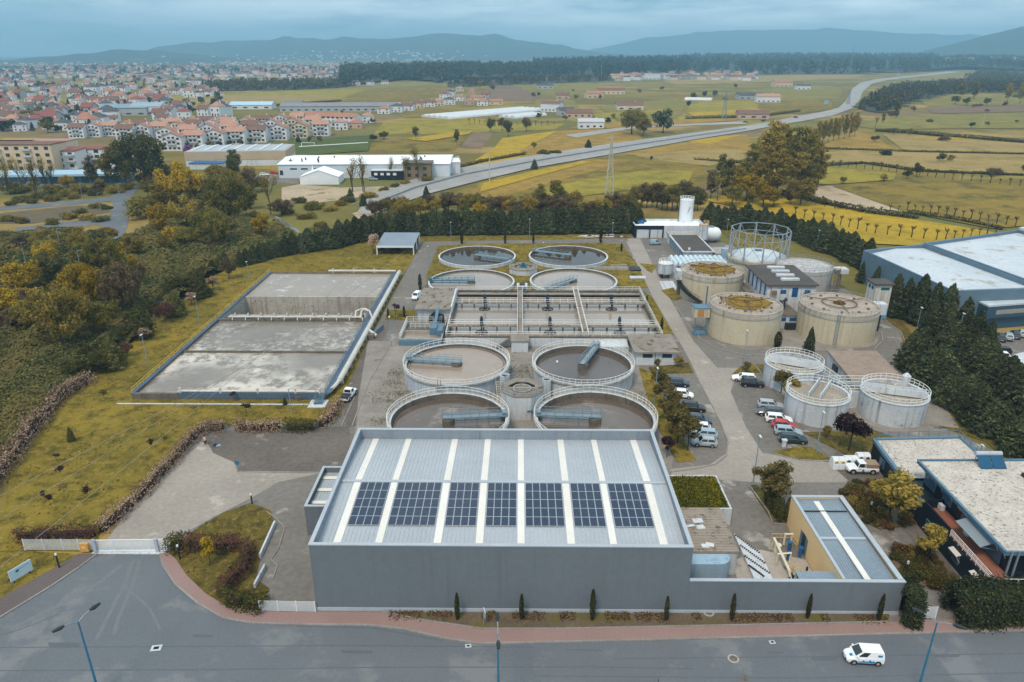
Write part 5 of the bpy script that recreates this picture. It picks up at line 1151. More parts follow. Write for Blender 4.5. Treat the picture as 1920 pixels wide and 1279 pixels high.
def vehicle(name,label,cat,L,W,bw,hood,roof,secs,cab,pm,wheels,ground=.18,group=None,front_split=.52,van=False):
 """secs: body outline stations (x, z_bottom, z_top, half width); cab: (xb0, xt0, xt1, xb1, z0, z1, wb, wt), front is +x"""
 o=thing(name,label,cat,(0,0,0),0,group)
 rings=[]
 for x,zb,zt,hw in secs:
  r=min(.14,hw*.2)
  rings.append([(x,-hw+.06,zb),(x,hw-.06,zb),(x,hw,zb+.18),(x,hw,zt-r),(x,hw-r,zt),(x,-hw+r,zt),(x,-hw,zt-r),(x,-hw,zb+.18)])
 mb=MB().loft(rings)
 b=mb.build('body',pm,o)
 xb0,xt0,xt1,xb1,z0,z1,wb,wt=cab
 z0-=.05
 bot=[Vector((xb0,-wb,z0)),Vector((xb1,-wb,z0)),Vector((xb1,wb,z0)),Vector((xb0,wb,z0))]
 top=[Vector((xt0,-wt,z1)),Vector((xt1,-wt,z1)),Vector((xt1,wt,z1)),Vector((xt0,wt,z1))]
 rt_=[Vector((xt0+.12,-wt+.12,z1+.06)),Vector((xt1-.15,-wt+.12,z1+.06)),Vector((xt1-.15,wt-.12,z1+.06)),Vector((xt0+.12,wt-.12,z1+.06))]
 MB().loft([bot,top,rt_]).build('cabin',pm,o)
 def pane(nm,i,u0,u1,v0=.16,v1=.9):
  j=(i+1)%4
  f=lambda u,v:bot[i].lerp(bot[j],u).lerp(top[i].lerp(top[j],u),v)
  a,b_,c,d=f(u0,v0),f(u1,v0),f(u1,v1),f(u0,v1)
  n_=(b_-a).cross(d-a).normalized()*.012
  MB().quad(a+n_,b_+n_,c+n_,d+n_).build(nm,carglass,o)
 pane('windscreen',1,.07,.93)
 if not van:pane('rear_window',3,.1,.9)
 for side,fl in((0,False),(2,True)):
  ks=((.06,front_split-.03),(front_split+.03,.93))if not van else((.62,.93),)
  for u0,u1 in ks:
   if fl:u0,u1=1-u1,1-u0
   pane('side_window',side,u0,u1)
 for x in wheels[0]:
  for s in(-1,1):
   r,y=wheels[1],s*(W/2-.1)
   MB().tube([(x,s*(W/2-.06),r+.02),(x,s*(W/2+.002),r+.02)],r*1.2,18).build('wheel_arch',black,o)
   w_=MB();w_.tube([(x,y-.1,r),(x,y+.1,r)],r,18)
   wo=w_.build('wheel',black,o)
   yy=y+s*.105
   MB().tube([(x,yy-.01,r),(x,yy+.01,r)],r*.62,14).build('rim',rimm,wo)
 xf,xr=secs[-1][0],secs[0][0];zf=secs[-1][2];zr_=secs[0][2]
 for s in(-1,1):
  MB().box(xf-.12,s*(secs[-1][3]-.38),zf-.26,xf+.012,s*(secs[-1][3]-.04),zf-.06).build('headlight',lampw,o)
  MB().box(xr-.012,s*(secs[0][3]-.26),zr_-.36,xr+.1,s*(secs[0][3]+.004),zr_-.06).build('tail_light',lampr,o)
  MB().box(xb1-.45,s*(W/2),z0+.08,xb1-.25,s*(W/2+.16),z0+.22).build('mirror',pm,o)
 MB().box(xf+.02,-.26,.36,xf+.045,.26,.47).build('number_plate',white,o);MB().box(xr-.05,-.26,.5,xr-.025,.26,.61).build('number_plate',white,o)
 for s in(-1,1):MB().box(wheels[0][0]+.4,s*(W/2-.02),.2,wheels[0][1]-.4,s*(W/2+.006),.34).build('sill',darkmetal,o)
 MB().box(xf-.1,-secs[-1][3]+.1,.28,xf+.03,secs[-1][3]-.1,.46).build('bumper',darkmetal,o)
 MB().box(xr-.03,-secs[0][3]+.1,.3,xr+.1,secs[0][3]-.1,.48).build('bumper',darkmetal,o)
 return o
def hatch(label,pm,k=1.0,long=0.0,tall=0.0,group=None,name='parked_car'):
 L=4.05*k+long
 h=L/2
 secs=[(-h,.34,.92,.74),(-h+.1,.24,1.0+tall*.5,.85),(-h+.7,.22,1.0+tall*.4,.87),(.75,.22,.96+tall*.4,.88),(h-1.05,.22,.92+tall*.4,.87),(h-.35,.22,.8+tall*.4,.84),(h,.32,.66+tall*.3,.7)]
 cab=(-h+.12,-h+.55-min(long*.4,.2),.35+long*.1,1.0+long*.15,1.0+tall*.4,1.46+tall,.82,.62)
 return vehicle(name,label,'car',L,1.76,0,0,0,secs,cab,pm,((-h+.8,h-.82),.31),group=group)
P_white,P_black,P_grey,P_silver=paint('white_car_paint',C(232,235,238)),paint('black_car_paint',C(24,28,34)),paint('dark_grey_car_paint',C(62,72,80)),paint('silver_car_paint',C(166,172,178))
P_red,P_green,P_blue,P_navy=paint('red_car_paint',C(186,42,42)),paint('dark_green_car_paint',C(32,54,58)),paint('light_blue_car_paint',C(150,172,186)),paint('navy_car_paint',C(36,54,74))
GRP='cars in the plant parking bays'
def put(o,px,py,deg,label=None,z=.06):
 p=at(px,py);o.location=(p.x,p.y,z);o.rotation_euler=(0,0,math.radians(deg))
def park(spec):
 for kind,pm,px,py,deg,lab in spec:
  k=dict(hatch=(1,0,0),small=(.9,0,.06),estate=(1.02,.4,.02),suv=(1.05,.15,.2),saloon=(1.05,.35,-.03))[kind]
  o=hatch(lab,pm,*k,group=GRP);put(o,px,py,deg)
park([('estate',P_white,1394,714,168,'white estate car parked alone at the top of the bays beside the black car'),('suv',P_black,1410,724,-8,'black car right against the white estate at the top of the bays'),('estate',P_silver,1444,765,-10,'silver estate car, rearmost of the row beside the twin-beam tank'),('saloon',P_grey,1442,778,172,'dark grey-green car with its bonnet towards the lane, second in the row by the tank'),('estate',P_white,1459,791,-10,'white car between the grey one and the red one'),('hatch',P_red,1469,803,-10,'bright red car, the only red one in the parking bays'),('estate',P_blue,1477,815,-10,'pale silver-blue car between the red and the dark green car'),('estate',P_green,1486,829,-8,'dark green estate car, nearest the camera in the row by the tank'),('hatch',P_navy,1272,723,-8,'dark blue hatchback at the top of the bays under the tree row'),('small',P_white,1281,745,-12,'small white car partly under the trees, second from the top'),('suv',P_black,1299,770,-10,'black tall car half hidden by the tree row'),('estate',P_navy,1309,793,-10,'dark blue car between the black one and the white van-like one under the trees'),('small',P_white,1311,808,170,'small white car third from the near end of the tree row bays'),('saloon',P_blue,1318,819,170,'pale blue-white car next to the silver one at the near end'),('hatch',P_silver,1320,835,172,'silver hatchback at the near end of the bays by the kerb'),])
gfx=mat('blue_graphics',C(30,128,172),C(24,108,150),.5)
def small_van(label,px,py,deg,graphics=True,pm=None):
 pm=pm or P_white
 secs=[(-2.05,.32,1.1,.78),(-1.98,.24,1.16,.84),(-.4,.22,1.12,.87),(.9,.22,1.08,.87),(1.3,.22,1.02,.86),(1.85,.24,.86,.8),(2.08,.32,.7,.66)]
 o=vehicle('panel_van',label,'van',4.15,1.74,0,0,0,secs,(-2.0,-1.86,.42,1.35,1.12,1.78,.84,.72),pm,((-1.35,1.3),.31),van=True)
 if graphics:
  for s in(-1,1):
   mb=MB();y=s*.873
   pts=[(-1.0,.42),(1.0,.42),(.85,.6),(.5,.56),(.35,.78),(.15,.62),(-.25,.62),(-.4,.86),(-.6,.6),(-.8,.72),(-1.0,.55)]
   f=[(x,y,z)for x,z in pts];mb.add(f if s<0 else f[::-1],[tuple(range(len(f)))]);mb.build('blue_graphic',gfx,o)
   y2=lambda z:s*(.84+(.72-.84)*(z-1.07)/.71+.012)
   f=[(-1.7,y2(1.25),1.25),(-1.2,y2(1.25),1.25),(-1.2,y2(1.5),1.5),(-1.7,y2(1.5),1.5)];mb=MB();mb.add(f if s<0 else f[::-1],[(0,1,2,3)]);mb.build('blue_graphic',gfx,o)
  mb=MB();mb.quad((1.42,.1,1.005),(1.72,.1,.915),(1.72,.5,.915),(1.42,.5,1.005));mb.v=[(x,y,z+.02)for x,y,z in mb.v];mb.build('bonnet_mark',gfx,o)
 put(o,px,py,deg);o.scale=(.92,.92,.95)
 return o
small_van('small white van with blue graphics driving along the street',1617,1238,176)
small_van('pale blue-white van parked before the garage building',1229,459,10,False,P_blue)
o=small_van('white van parked against the gravel-roofed house, seen end on',781,560,258,False)
def pickup(label,px,py,deg,canvas=True):
 secs=[(-2.3,.5,1.05,.82),(-2.2,.42,1.1,.86),(-.1,.42,1.1,.88),(.3,.4,1.12,.88),(1.9,.42,1.08,.84),(2.2,.45,1.0,.8),(2.28,.5,.92,.76)]
 o=vehicle('pickup_truck',label,'pickup',4.6,1.8,0,0,0,secs,(-.35,-.3,.72,1.0,1.12,1.85,.82,.7),P_white,((-1.4,1.55),.4),front_split=.2)
 if canvas:
  MB().box(-2.2,-.82,1.11,-.42,.82,1.72).build('canvas_cover',mat('beige_canvas',C(158,138,114),C(128,108,88),.9),o)
  for s in(-1,1):mb=MB();f=[(-.1,s*.885,.5),(.35,s*.885,.5),(.2,s*.885,.95),(.05,s*.885,.98)];mb.add(f if s<0 else f[::-1],[(0,1,2,3)]);mb.build('door_emblem',gfx,o)
 else:
  MB().box(-2.31,-.85,.9,-.42,.85,1.13).build('load_bed',darkmetal,o)
 put(o,px,py,deg)
 return o
pickup('white off-road pickup with a beige canvas over its load bed beside the recycling bins',1614,885,178)
pickup('white pickup with an open dark load bed driving up the yard beside the aeration basin',654,746,80,False)
for i,(px,py,d,pm,kind,lab)in enumerate(((1863,640,62,P_green,'suv','teal car, leftmost in the warehouse car park row'),(1876,637,62,P_grey,'estate','grey car second in the warehouse car park row'),(1890,636,62,P_blue,'hatch','pale blue car third in the warehouse car park row'),(1903,632,62,P_grey,'estate','dark car fourth in the warehouse car park row'),(1916,630,62,P_silver,'hatch','silver car at the right end of the warehouse car park row'),(1872,663,175,P_black,'saloon','black saloon facing the row in the warehouse car park'),(1872,672,170,P_white,'hatch','white car behind the black saloon in the warehouse car park'))):
 k=dict(hatch=(1,0,0),estate=(1.02,.4,.02),suv=(1.05,.15,.2),saloon=(1.05,.35,-.03))[kind]
 o=hatch(lab,pm,*k,group='cars outside the blue warehouse');put(o,px,py,d)
portb,porty,portg=mat('blue_bin_ring',C(24,74,120),C(20,60,100),.5),mat('yellow_bin_ring',C(206,172,60),C(180,148,50),.5),mat('dark_bin_ring',C(44,58,56),C(34,46,44),.5)
for(px,py,pm,lab)in((1569,876,porty,'white double recycling bin with yellow ports at the left of the bins'),(1592,874,portb,'white double recycling bin with blue ports behind the canvas pickup'),(1615,868,portg,'white double recycling bin with dark ports nearest the office')):
 p=at(px,py);o=thing('recycling_bin',lab,'recycling bin',p,0,'recycling bins by the office')
 mb=MB()
 for s in(-.5,.5):mb.loft([[(p.x+s+.48*a,p.y+b,z)for a,b in((-1,-.75*k),(1,-.75*k),(1,.75*k),(-1,.75*k))]for z,k in((.06,1.1),(.9,1.0),(1.5,.8),(1.8,.4))])
 mb.build('shell',white,o)
 mb=MB()
 for s in(-.5,.5):mb.tube([(p.x+s,p.y-.74,1.15),(p.x+s,p.y-.6,1.2)],.3,18)
 mb.build('port',pm,o)
lampblue=mat('teal_lamp_post_paint',C(54,118,148),C(44,100,128),.5)
def street_lamp(label,px,py,h,ang,two=True):
 p=at(px,py);o=thing('street_lamp',label,'street lamp',p,0,'tall teal street lamps on the street')
 MB().tube([p,p+Vector((0,0,h))],.13,10,r1=.07).build('post',lampblue,o)
 d=Vector((math.cos(ang),math.sin(ang),0))
 t_=p+Vector((0,0,h))
 for s in((1,-1)if two else(1,)):
  e=t_+d*(s*1.3)+Vector((0,0,.45))
  ar=MB().tube([t_-Vector((0,0,.1)),t_+d*(s*.6)+Vector((0,0,.3)),e],.055,8).build('arm',steel,o)
  mb=MB();f=e+d*s*.95+Vector((0,0,.08));n_=Vector((-d.y,d.x,0))
  mb.loft([[q+n_*(a*w)+Vector((0,0,b*hh))for a,b in((-1,-.5),(1,-.5),(1,.5),(-1,.5))]for q,w,hh in((e-d*s*.1,.1,.1),(e+d*s*.3,.2,.2),(f,.13,.1))])
  mb.build('lamp_head',darkmetal,o)
 return o
street_lamp('teal double street lamp before the entrance gate',186,1302,9.4,math.radians(58))
street_lamp('teal double street lamp standing in front of the hall',935,1335,9.8,math.radians(93))
street_lamp('teal double street lamp by the white hedge gate',1719,1302,9.3,math.radians(-36))
lampsteel=mat('pale_blue_post',C(132,152,166),C(112,132,146),.5)
PL=[(468,530,491,'by the back left corner of the aeration basin'),(375,610,556,'on the left lawn by the middle of the aeration basin'),(278,688,628,'on the left lawn by the front of the aeration basin'),(547,778,728,'in front of the aeration basin by the low hedge'),(734,650,594,'in the dark yard by the aeration basin'),(846,452,417,'by the conifer belt at the back left clarifier'),(993,448,411,'by the conifer belt at the middle'),(1148,446,418,'by the conifer belt at the back right clarifier'),(1018,503,455,'beside the brown mirror clarifier'),(1043,740,678,'between the right clarifiers'),(1227,760,690,'on the lawn beside the tree row'),(1412,905,818,'at the bend by the grass roof'),(1530,850,773,'on the lawn before the twin-beam tank'),(1716,630,577,'by the digester drive'),(1392,690,620,'in front of the mossy front digester'),(1790,655,588,'in the conifers before the blue warehouse'),(1822,1000,995,''),(804,500,462,'by the back left clarifier along the yard lane'),(1412,452,418,'behind the gasholder'),(1362,445,412,'right of the gas tank'),(1530,470,432,'against the conifers right of the gasholder'),(1834,862,835,'behind the office roof')]
for px,py,ty,lab in PL:
 if not lab:continue
 p=at(px,py);h=htop(px,py,ty)
 o=thing('lamp_post','slim pale lamp post '+lab,'lamp post',p,0,'slim lamp posts in the plant')
 MB().tube([p,p+Vector((0,0,h))],.09,8,r1=.06).build('post',lampsteel,o)
 MB().box(p.x-.15,p.y-.55,h,p.x+.15,p.y+.2,h+.14).build('lamp_head',offwhite,o)
for px,py,ty,lab in((112,1066,1038,'dark bollard light on the grass by the billboard'),(338,1050,1022,'dark bollard light by the gate hedge'),(473,945,926,'dark bollard light at the far tip of the island lawn')):
 p=at(px,py);h=htop(px,py,ty);o=thing('bollard_light',lab,'bollard light',p,0,'bollard lights by the gate')
 MB().cyl(p.x,p.y,0,h-.25,.11,n=12).build('post',darkmetal,o);MB().cyl(p.x,p.y,h-.25,h,.12,n=12).build('cap',white,o)
for px,py,lab in((1697,1078,'dark garden light near the hedge at the office beds'),(1630,965,'dark garden light in the shrub bed behind the ochre building')):
 p=at(px,py);o=thing('bollard_light',lab,'bollard light',p,0,'garden lights by the office');MB().cyl(p.x,p.y,0,1.7,.1,n=10).build('post',darkmetal,o);MB().cyl(p.x,p.y,1.7,2.1,.13,n=10).build('cap',offwhite,o)
fenm=mat('white_fence_paint',C(214,218,220),C(190,196,198),.5)
def fence(name,label,cat,pts,h,step,m,rails_=10,z=.12,group=None):
 P_=[at(x,y,0)for x,y in pts];o=thing(name,label,cat,P_[0],0,group)
 mb=MB()
 for a,b in zip(P_,P_[1:]):
  for k in range(rails_):zz=z+.12+(h-.15)*k/(rails_-1);mb.bar(a+Vector((0,0,zz)),b+Vector((0,0,zz)),.035)
 mb.build('panel',m,o)
 for a,b in zip(P_,P_[1:]):
  n_=max(1,round((b-a).length/step))
  for i in range(n_+1):
   q=a.lerp(b,i/n_)
   if i or a==P_[0]:MB().bar(q+Vector((0,0,z-.1)),q+Vector((0,0,z+h+.06)),.09).build('post',m,o)
 return o
fence('metal_fence','pale rail fence left of the entrance gate below the flowering hedge','fence',[(48,1033),(84,1033),(120,1033),(150,1033),(180,1034)],1.7,2.4,fenm,12)
g=fence('sliding_gate','long white sliding gate closing the plant entrance','gate',[(182,1036),(315,1034)],1.7,2.2,white,13,.16)
A,B=at(182,1036),at(315,1034)
mb=MB();mb.bar(A+Vector((0,0,.22)),B+Vector((0,0,.22)),.12,.16);mb.bar(A+Vector((0,0,1.9)),B+Vector((0,0,1.9)),.1,.12);mb.build('gate_frame',white,g)
for q in(A,A.lerp(B,.87)):MB().box(q.x-.2,q.y-.3,0,q.x+.2,q.y-.06,2.15).build('gate_pillar',hallpale,g)
struct('concrete_strip',MB().box(A.x-.5,A.y-.35,.03,B.x+.3,A.y+.2,.1),concpale)
p=at(163,1034);o=thing('letter_box','ochre wall box with a paler label, left of the gate','box',p)
MB().box(p.x-.55,p.y-.4,.25,p.x+.55,p.y-.08,1.45).build('body',mat('ochre_box_paint',C(214,160,82),C(190,140,70),.7),o);MB().box(p.x-.25,p.y-.42,.75,p.x+.2,p.y-.404,1.1).build('label_plate',mat('pale_ochre_plate',C(226,196,140),C(210,180,126),.7),o)
fence('metal_fence','white rail fence between the island hedge and the hall corner','fence',[(488,1147),(592,1149)],1.5,2.4,white,10)
o=fence('garden_gate','small white slatted gate in the conifer hedge by the street','gate',[(1735,1162),(1752,1162)],1.7,1.1,white,12,.16)
p=at(46,1092);o=thing('billboard','pale blue billboard with a small dark teal drop mark on the grass by the gate','sign',p)
a,b=at(23,1098,0),at(64,1073,0);d=(b-a).normalized()
mb=MB();q=[a+Vector((0,0,.45)),b+Vector((0,0,.45)),b+Vector((0,0,2.0)),a+Vector((0,0,2.0))];n_=Vector((d.y,-d.x,0))
mb.add([tuple(v)for v in q]+[tuple(v-n_*.12)for v in q],[(0,1,2,3),(7,6,5,4),(0,4,5,1),(1,5,6,2),(2,6,7,3),(3,7,4,0)]);mb.build('board',mat('pale_blue_board',C(186,206,216),C(172,194,206),.5),o)
c=a.lerp(b,.36)+Vector((0,0,1.5))+n_*.012;e=d
mb=MB();mb.add([c+e*(.22*math.cos(t))+Vector((0,0,.17*math.sin(t)))for t in np.linspace(0,2*PI,16,endpoint=False)],[tuple(range(16))]);mb.build('drop_mark',mat('dark_teal_mark',C(38,104,120),C(30,90,106),.5),o)
mb=MB();l0,l1=a.lerp(b,.42)+Vector((0,0,1.56))+n_*.012,a.lerp(b,.92)+Vector((0,0,1.62))+n_*.012;mb.add([l0,l1,l1+Vector((0,0,.05)),l0+Vector((0,0,.05))],[(0,1,2,3)]);mb.build('script_line',mat('dark_teal_line',C(60,110,126),C(52,98,114),.5),o)
mb=MB()
for t in(.15,.85):v=a.lerp(b,t)-n_*.18;mb.bar(v,v+Vector((0,0,1.9)),.1)
mb.build('post',darkmetal,o)
p=at(907,1174);o=thing('direction_sign','thin teal sign blade with white edge on a post before the hall','sign',p)
MB().bar(p,p+Vector((0,0,2.6)),.07).build('post',steel,o);mb=MB();mb.add([(p.x,p.y-.02,1.5),(p.x+.25,p.y-.5,1.4),(p.x+.25,p.y-.5,2.3),(p.x,p.y-.02,2.7)],[(0,1,2,3),(3,2,1,0)]);mb.build('blade',mat('teal_sign_face',C(138,180,190),C(120,164,176),.5),o)
mb=MB();mb.bar((p.x,p.y-.05,2.72),(p.x+.27,p.y-.53,2.32),.06);mb.build('blade_edge',white,o)
p=at(447,886);o=thing('road_sign','round blue road sign facing away at the yard island kerb','road sign',p)
h=htop(447,886,868);MB().bar(p,p+Vector((0,0,h)),.06).build('post',steel,o);MB().tube([(p.x,p.y-.04,h),(p.x,p.y,h)],.36,20).build('disc',mat('teal_blue_disc',C(36,118,152),C(30,104,138),.5),o)
p=at(384,1318);o=thing('road_sign','round red-rimmed road sign seen edge on at the bottom of the picture','road sign',p)
h=2.2;MB().bar(p,p+Vector((0,0,h)),.06).build('post',steel,o)
n_=Vector((math.cos(-.35),math.sin(-.35),0));u=Vector((-n_.y,n_.x,0));c=p+Vector((0,0,h))+n_*.05
disc=lambda r,off,k=24:[c+n_*off+u*(r*math.cos(2*PI*i/k))+Vector((0,0,r*math.sin(2*PI*i/k)))for i in range(k)]
MB().loft([disc(.36,-.02),disc(.36,.012)]).build('disc',mat('sign_red',C(190,60,54),C(170,50,46),.5),o)
MB().add(disc(.25,.016),[tuple(range(24))]).build('face',mat('sign_pale_pink',C(216,190,190),C(200,172,172),.5),o)
mb=MB();mb.bar(c+n_*.02-u*.25+Vector((0,0,.25)),c+n_*.02+u*.25-Vector((0,0,.25)),.02,.06);mb.build('slash',mat('sign_red_slash',C(190,60,54),C(170,50,46),.5),o)
p=at(1232,1300);o=thing('road_sign','thin dark sign pole with a narrow red and white band at the bottom edge','road sign',p);MB().bar(p,p+Vector((0,0,1.9)),.06).build('post',darkmetal,o);MB().box(p.x-.05,p.y-.06,1.2,p.x+.05,p.y-.035,1.5).build('band',mat('sign_red_band',C(190,70,60),C(170,60,50),.5),o)
for px,py,sq,lab in((293,1215,True,'pale square frame with a dark grate in the street before the gate'),(878,1211,True,'small pale kerbside grate before the hall'),(1448,1204,True,'small pale kerbside grate near the low wall'),(1375,1235,False,'round manhole with pale ring in the street left of the van'),(1329,1149,False,'round manhole with pale ring in the planting strip'),(1396,1271,False,'dark round manhole near the bottom of the street')):
 z=.04 if py>1180 else .205
 p=at(px,py,z);o=thing('manhole' if not sq else 'drain_grate',lab,'manhole' if not sq else 'drain',p)
 if sq:
  s=.55 if px<400 else .32
  MB().obox(p.x,p.y,z-.02,z+.012,s*2,s*1.5,.15).build('frame',concpale,o);MB().obox(p.x,p.y,z,z+.02,s,s*.7,.15).build('grate',black,o)
 else:
  if '271' not in str(py):MB().ring(p.x,p.y,z-.02,z+.012,.42,.6,28).build('ring',conc,o)
  MB().cyl(p.x,p.y,z-.02,z+.01,.42,n=24).build('cover',concdark,o)
for pts,lab in(([(516,985),(488,1048)],'long low white wall along the island lawn'),([(498,1066),(478,1104)],'shorter low pale blue wall stepping down toward the street hedge')):
 a,b=at(*pts[0]),at(*pts[1]);c=(a+b)/2;d=b-a;mb=MB().obox(c.x,c.y,0,.75,d.length,.25,math.atan2(d.y,d.x));one('low_wall',mb,tankwhite if 'short' in lab else concpale,lab,'wall')
kerb([(500,960),(520,975),(534,990),(522,1030),(508,1050),(520,1062),(512,1085)],.14,.12)
denim=mat('dark_blue_clothing',C(36,46,78),C(28,36,62),.9);skin=mat('skin',C(176,132,106),C(160,118,94),.7);hairm=mat('dark_hair',C(36,28,24),C(26,20,18),.9);shirt=mat('pale_pink_shirt',C(214,182,170),C(196,164,152),.9)
p=at(386,834);o=thing('person','person in dark blue trousers and pale top standing by the flowering hedge in the yard','person',p)
me=bpy.data.meshes.new('body');bm_v=[(0,0,.92),(0,0,1.15),(0,-.02,1.4),(0,-.02,1.52),(0,-.03,1.64),(.09,0,.88),(.11,-.04,.5),(.11,0,.08),(.11,-.14,.04),(-.09,0,.88),(-.11,.03,.5),(-.11,.06,.08),(-.11,-.08,.04),(.19,-.02,1.4),(.25,-.08,1.14),(.2,-.3,1.02),(-.19,-.02,1.4),(-.25,-.08,1.14),(-.2,-.3,1.02)]
bm_e=[(0,1),(1,2),(2,3),(3,4),(0,5),(5,6),(6,7),(7,8),(0,9),(9,10),(10,11),(11,12),(2,13),(13,14),(14,15),(2,16),(16,17),(17,18)]
bm_r=[.16,.15,.16,.06,.11,.1,.08,.06,.05,.1,.08,.06,.05,.07,.05,.04,.07,.05,.04]
me.from_pydata(bm_v,bm_e,[]);bo=bpy.data.objects.new('body',me);COL.objects.link(bo);bo.parent=o;me.materials.append(skin)
sk=bo.modifiers.new('skin','SKIN');bo.modifiers.new('sub','SUBSURF').levels=1
for v,r in zip(me.skin_vertices[0].data,bm_r):v.radius=(r,r)
me.skin_vertices[0].data[0].use_root=True
LOC['body_person']=p
mb=MB().lathe(p.x,p.y,[(.2,.86),(.2,1.0),(.2,1.3),(.12,1.48)],14);mb.build('shirt',shirt,o)
mb=MB()
for s,y in((.1,-.02),(-.1,.02)):mb.tube([(p.x+s,p.y+y,.1),(p.x+s*1.05,p.y+y-.02,.5),(p.x+s*.9,p.y,.92)],.085,10,r1=.13)
mb.build('trousers',denim,o)
MB().lathe(p.x,p.y-.02,[(.1,1.66),(.125,1.72),(.1,1.79),(.02,1.82)],12).build('hair',hairm,o)
p=at(404,836);o=thing('tool_bag','dark and pale blue bundle lying on the yard near the person','bag',p);MB().lathe(p.x,p.y,[(.3,.05),(.36,.2),(.2,.36),(.03,.4)],14).build('dark_bag',denim,o);MB().obox(p.x+.55,p.y-.1,.05,.2,.7,.35,.4).build('pale_sheet',P_blue,o)
p=at(1469,838);one('utility_post',MB().box(p.x-.3,p.y-.2,.06,p.x+.3,p.y+.2,1.15).box(p.x-.4,p.y-.3,1.152,p.x+.4,p.y+.3,1.4),offwhite,'stubby white utility post beside the dark green estate car','post')
p=at(712,624);o=thing('notice_board','slanted pale blue board at the edge of the dark yard by the air pipe','sign',p);mb=MB();mb.bar(p+Vector((-.6,-2,.7)),p+Vector((.5,2.4,.7)),.1,1.0);mb.build('board',bluesteel,o)
mb=MB();mb.bar(p+Vector((-.4,-1.4,0)),p+Vector((-.4,-1.4,.7)),.1);mb.bar(p+Vector((.3,1.8,0)),p+Vector((.3,1.8,.7)),.1);mb.build('post',steel,o)
p=at(1128,444);o=thing('pipe_pile','pile of loose pipes and pale scrap on the grass left of the garage','pile',p)
mb=MB()
for i in range(14):x,y=p.x+rng.uniform(-7,7),p.y+rng.uniform(-2,2);a=rng.uniform(-.5,.5);mb.tube([(x-1.5,y,.2+.1*(i%3)),(x+1.5,y+a,.25+.1*(i%3))],.14,6)
mb.build('pipe',offwhite,o)
mb=MB()
for i in range(10):x,y=p.x+rng.uniform(-8,8),p.y+rng.uniform(-2,2);mb.obox(x,y,0,rng.uniform(.3,.9),rng.uniform(.5,1.5),.6,rng.uniform(0,3))
mb.build('scrap',mat('rusty_scrap',C(120,92,78),C(90,70,60),.9),o)
def pylon(label,px,py,ty,w=2.6,m=None,arms=2):
 p=at(px,py);h=htop(px,py,ty);o=thing('lattice_pylon',label,'pylon',p,0,'power pylons');mb=MB()
 m=m or steel
 c=lambda k,t:p+Vector(((-1,1,1,-1)[k]*(w/2*(1-t)+.2),(-1,-1,1,1)[k]*(w/2*(1-t)+.2),h*t))
 n_=9
 for k in range(4):
  mb.bar(c(k,0),c(k,1),.22)
  for i in range(n_):
   a,b=i/n_,(i+1)/n_
   mb.bar(c(k,a),c((k+1)%4,b),.13);mb.bar(c((k+1)%4,a),c(k,b),.13)
 mb.build('mast',m,o)
 mb=MB()
 for i in range(arms):
  z=h*(.97-.1*i);mb.bar(p+Vector((-2.4,0,z)),p+Vector((2.4,0,z)),.2);mb.bar(p+Vector((-2.4,0,z)),p+Vector((0,0,z+.9)),.1);mb.bar(p+Vector((2.4,0,z)),p+Vector((0,0,z+.9)),.1)
 mb.build('cross_arm',m,o)
 return p,h
palest=mat('pale_galvanised_lattice',C(186,186,170),C(160,160,146),.6)
pyl=pylon('tall pale lattice pylon in the field behind the conifer belt',1142,366,255,3.2,palest)
pylon('pylon with a bluish foot beside the highway junction',1357,224,172,4)
pylon('concrete lattice pole rising from the conifers before the blue warehouse',1781,612,545,1.0,palest,1)
pylon('slim pylon in the field right of the highway',1590,196,168,3)
pylon('far pylon on the skyline right of the highway',1594,132,84,5)
def pole(label,px,py,ty,r=.16,m=None,grp='plain poles in the fields'):
 p=at(px,py);h=htop(px,py,ty);o=thing('utility_pole',label,'pole',p,0,grp)
 MB().tube([p,p+Vector((0,0,h))],r,8,r1=r*.6).build('post',m or palest,o);MB().bar(p+Vector((-.9,0,h-.4)),p+Vector((.9,0,h-.4)),.14).build('cross_arm',m or palest,o)
 return p,h
pole('pale pole beside the highway below the bright yellow field',918,342,275,.3)
pole('slender pole in front of the big poplar group',1391,358,288,.25)
pole('thin pole in the green field at the right',1842,236,214,.25)
pole('thin mast above the far pine wood',1127,150,120,.4)
for i,(px,py,ty,w)in enumerate(((160,540,470,'nearest the wattle trees'),(115,470,430,'above the yellow wattle'),(118,418,385,'on the waste strip'),(60,420,392,'at the left of the waste strip'),(155,372,345,'left of the bare poplars'),(190,400,362,'by the road junction'),(225,372,345,'at the upper end'),(50,498,455,'in the scrub at the far left'))):
 p=at(px,py);h=htop(px,py,ty);o=thing('lamp_post','thin grey lamp post by the access roads, '+w,'lamp post',p,0,'lamp posts along the left access roads');MB().tube([p,p+Vector((0,0,h))],.12,6,r1=.08).build('post',lampsteel,o);MB().bar(p+Vector((0,0,h)),p+Vector((1.4,0,h+.2)),.1).build('arm',lampsteel,o)
wire=mat('grey_cable',C(150,146,140),C(130,126,120),.6)
A=[at(-60,1110,8),at(-60,1010,8.6),at(-60,960,8.6)];E_=[at(700,470,9),at(760,470,9.4),at(820,468,9.8)]
for i,(a,b)in enumerate(zip(A,E_)):
 pts=[a.lerp(b,t)-Vector((0,0,3.2*4*t*(1-t)*.5))for t in np.linspace(0,1,24)]
 o=MB().tube(pts,.03,5).build('power_cable',wire,None,False,pts[0]);tag(o,('lowest','middle','uppermost')[i]+' of three thin overhead cables crossing the left lawn','cable','overhead cables over the left lawn')
L_olive=leaf_mat('olive_leaves',C(158,144,70),C(122,114,58),C(88,88,50),.45,.8)
L_yellow=leaf_mat('yellow_blossom_leaves',C(204,168,44),C(168,140,46),C(108,100,46),.4,.75)
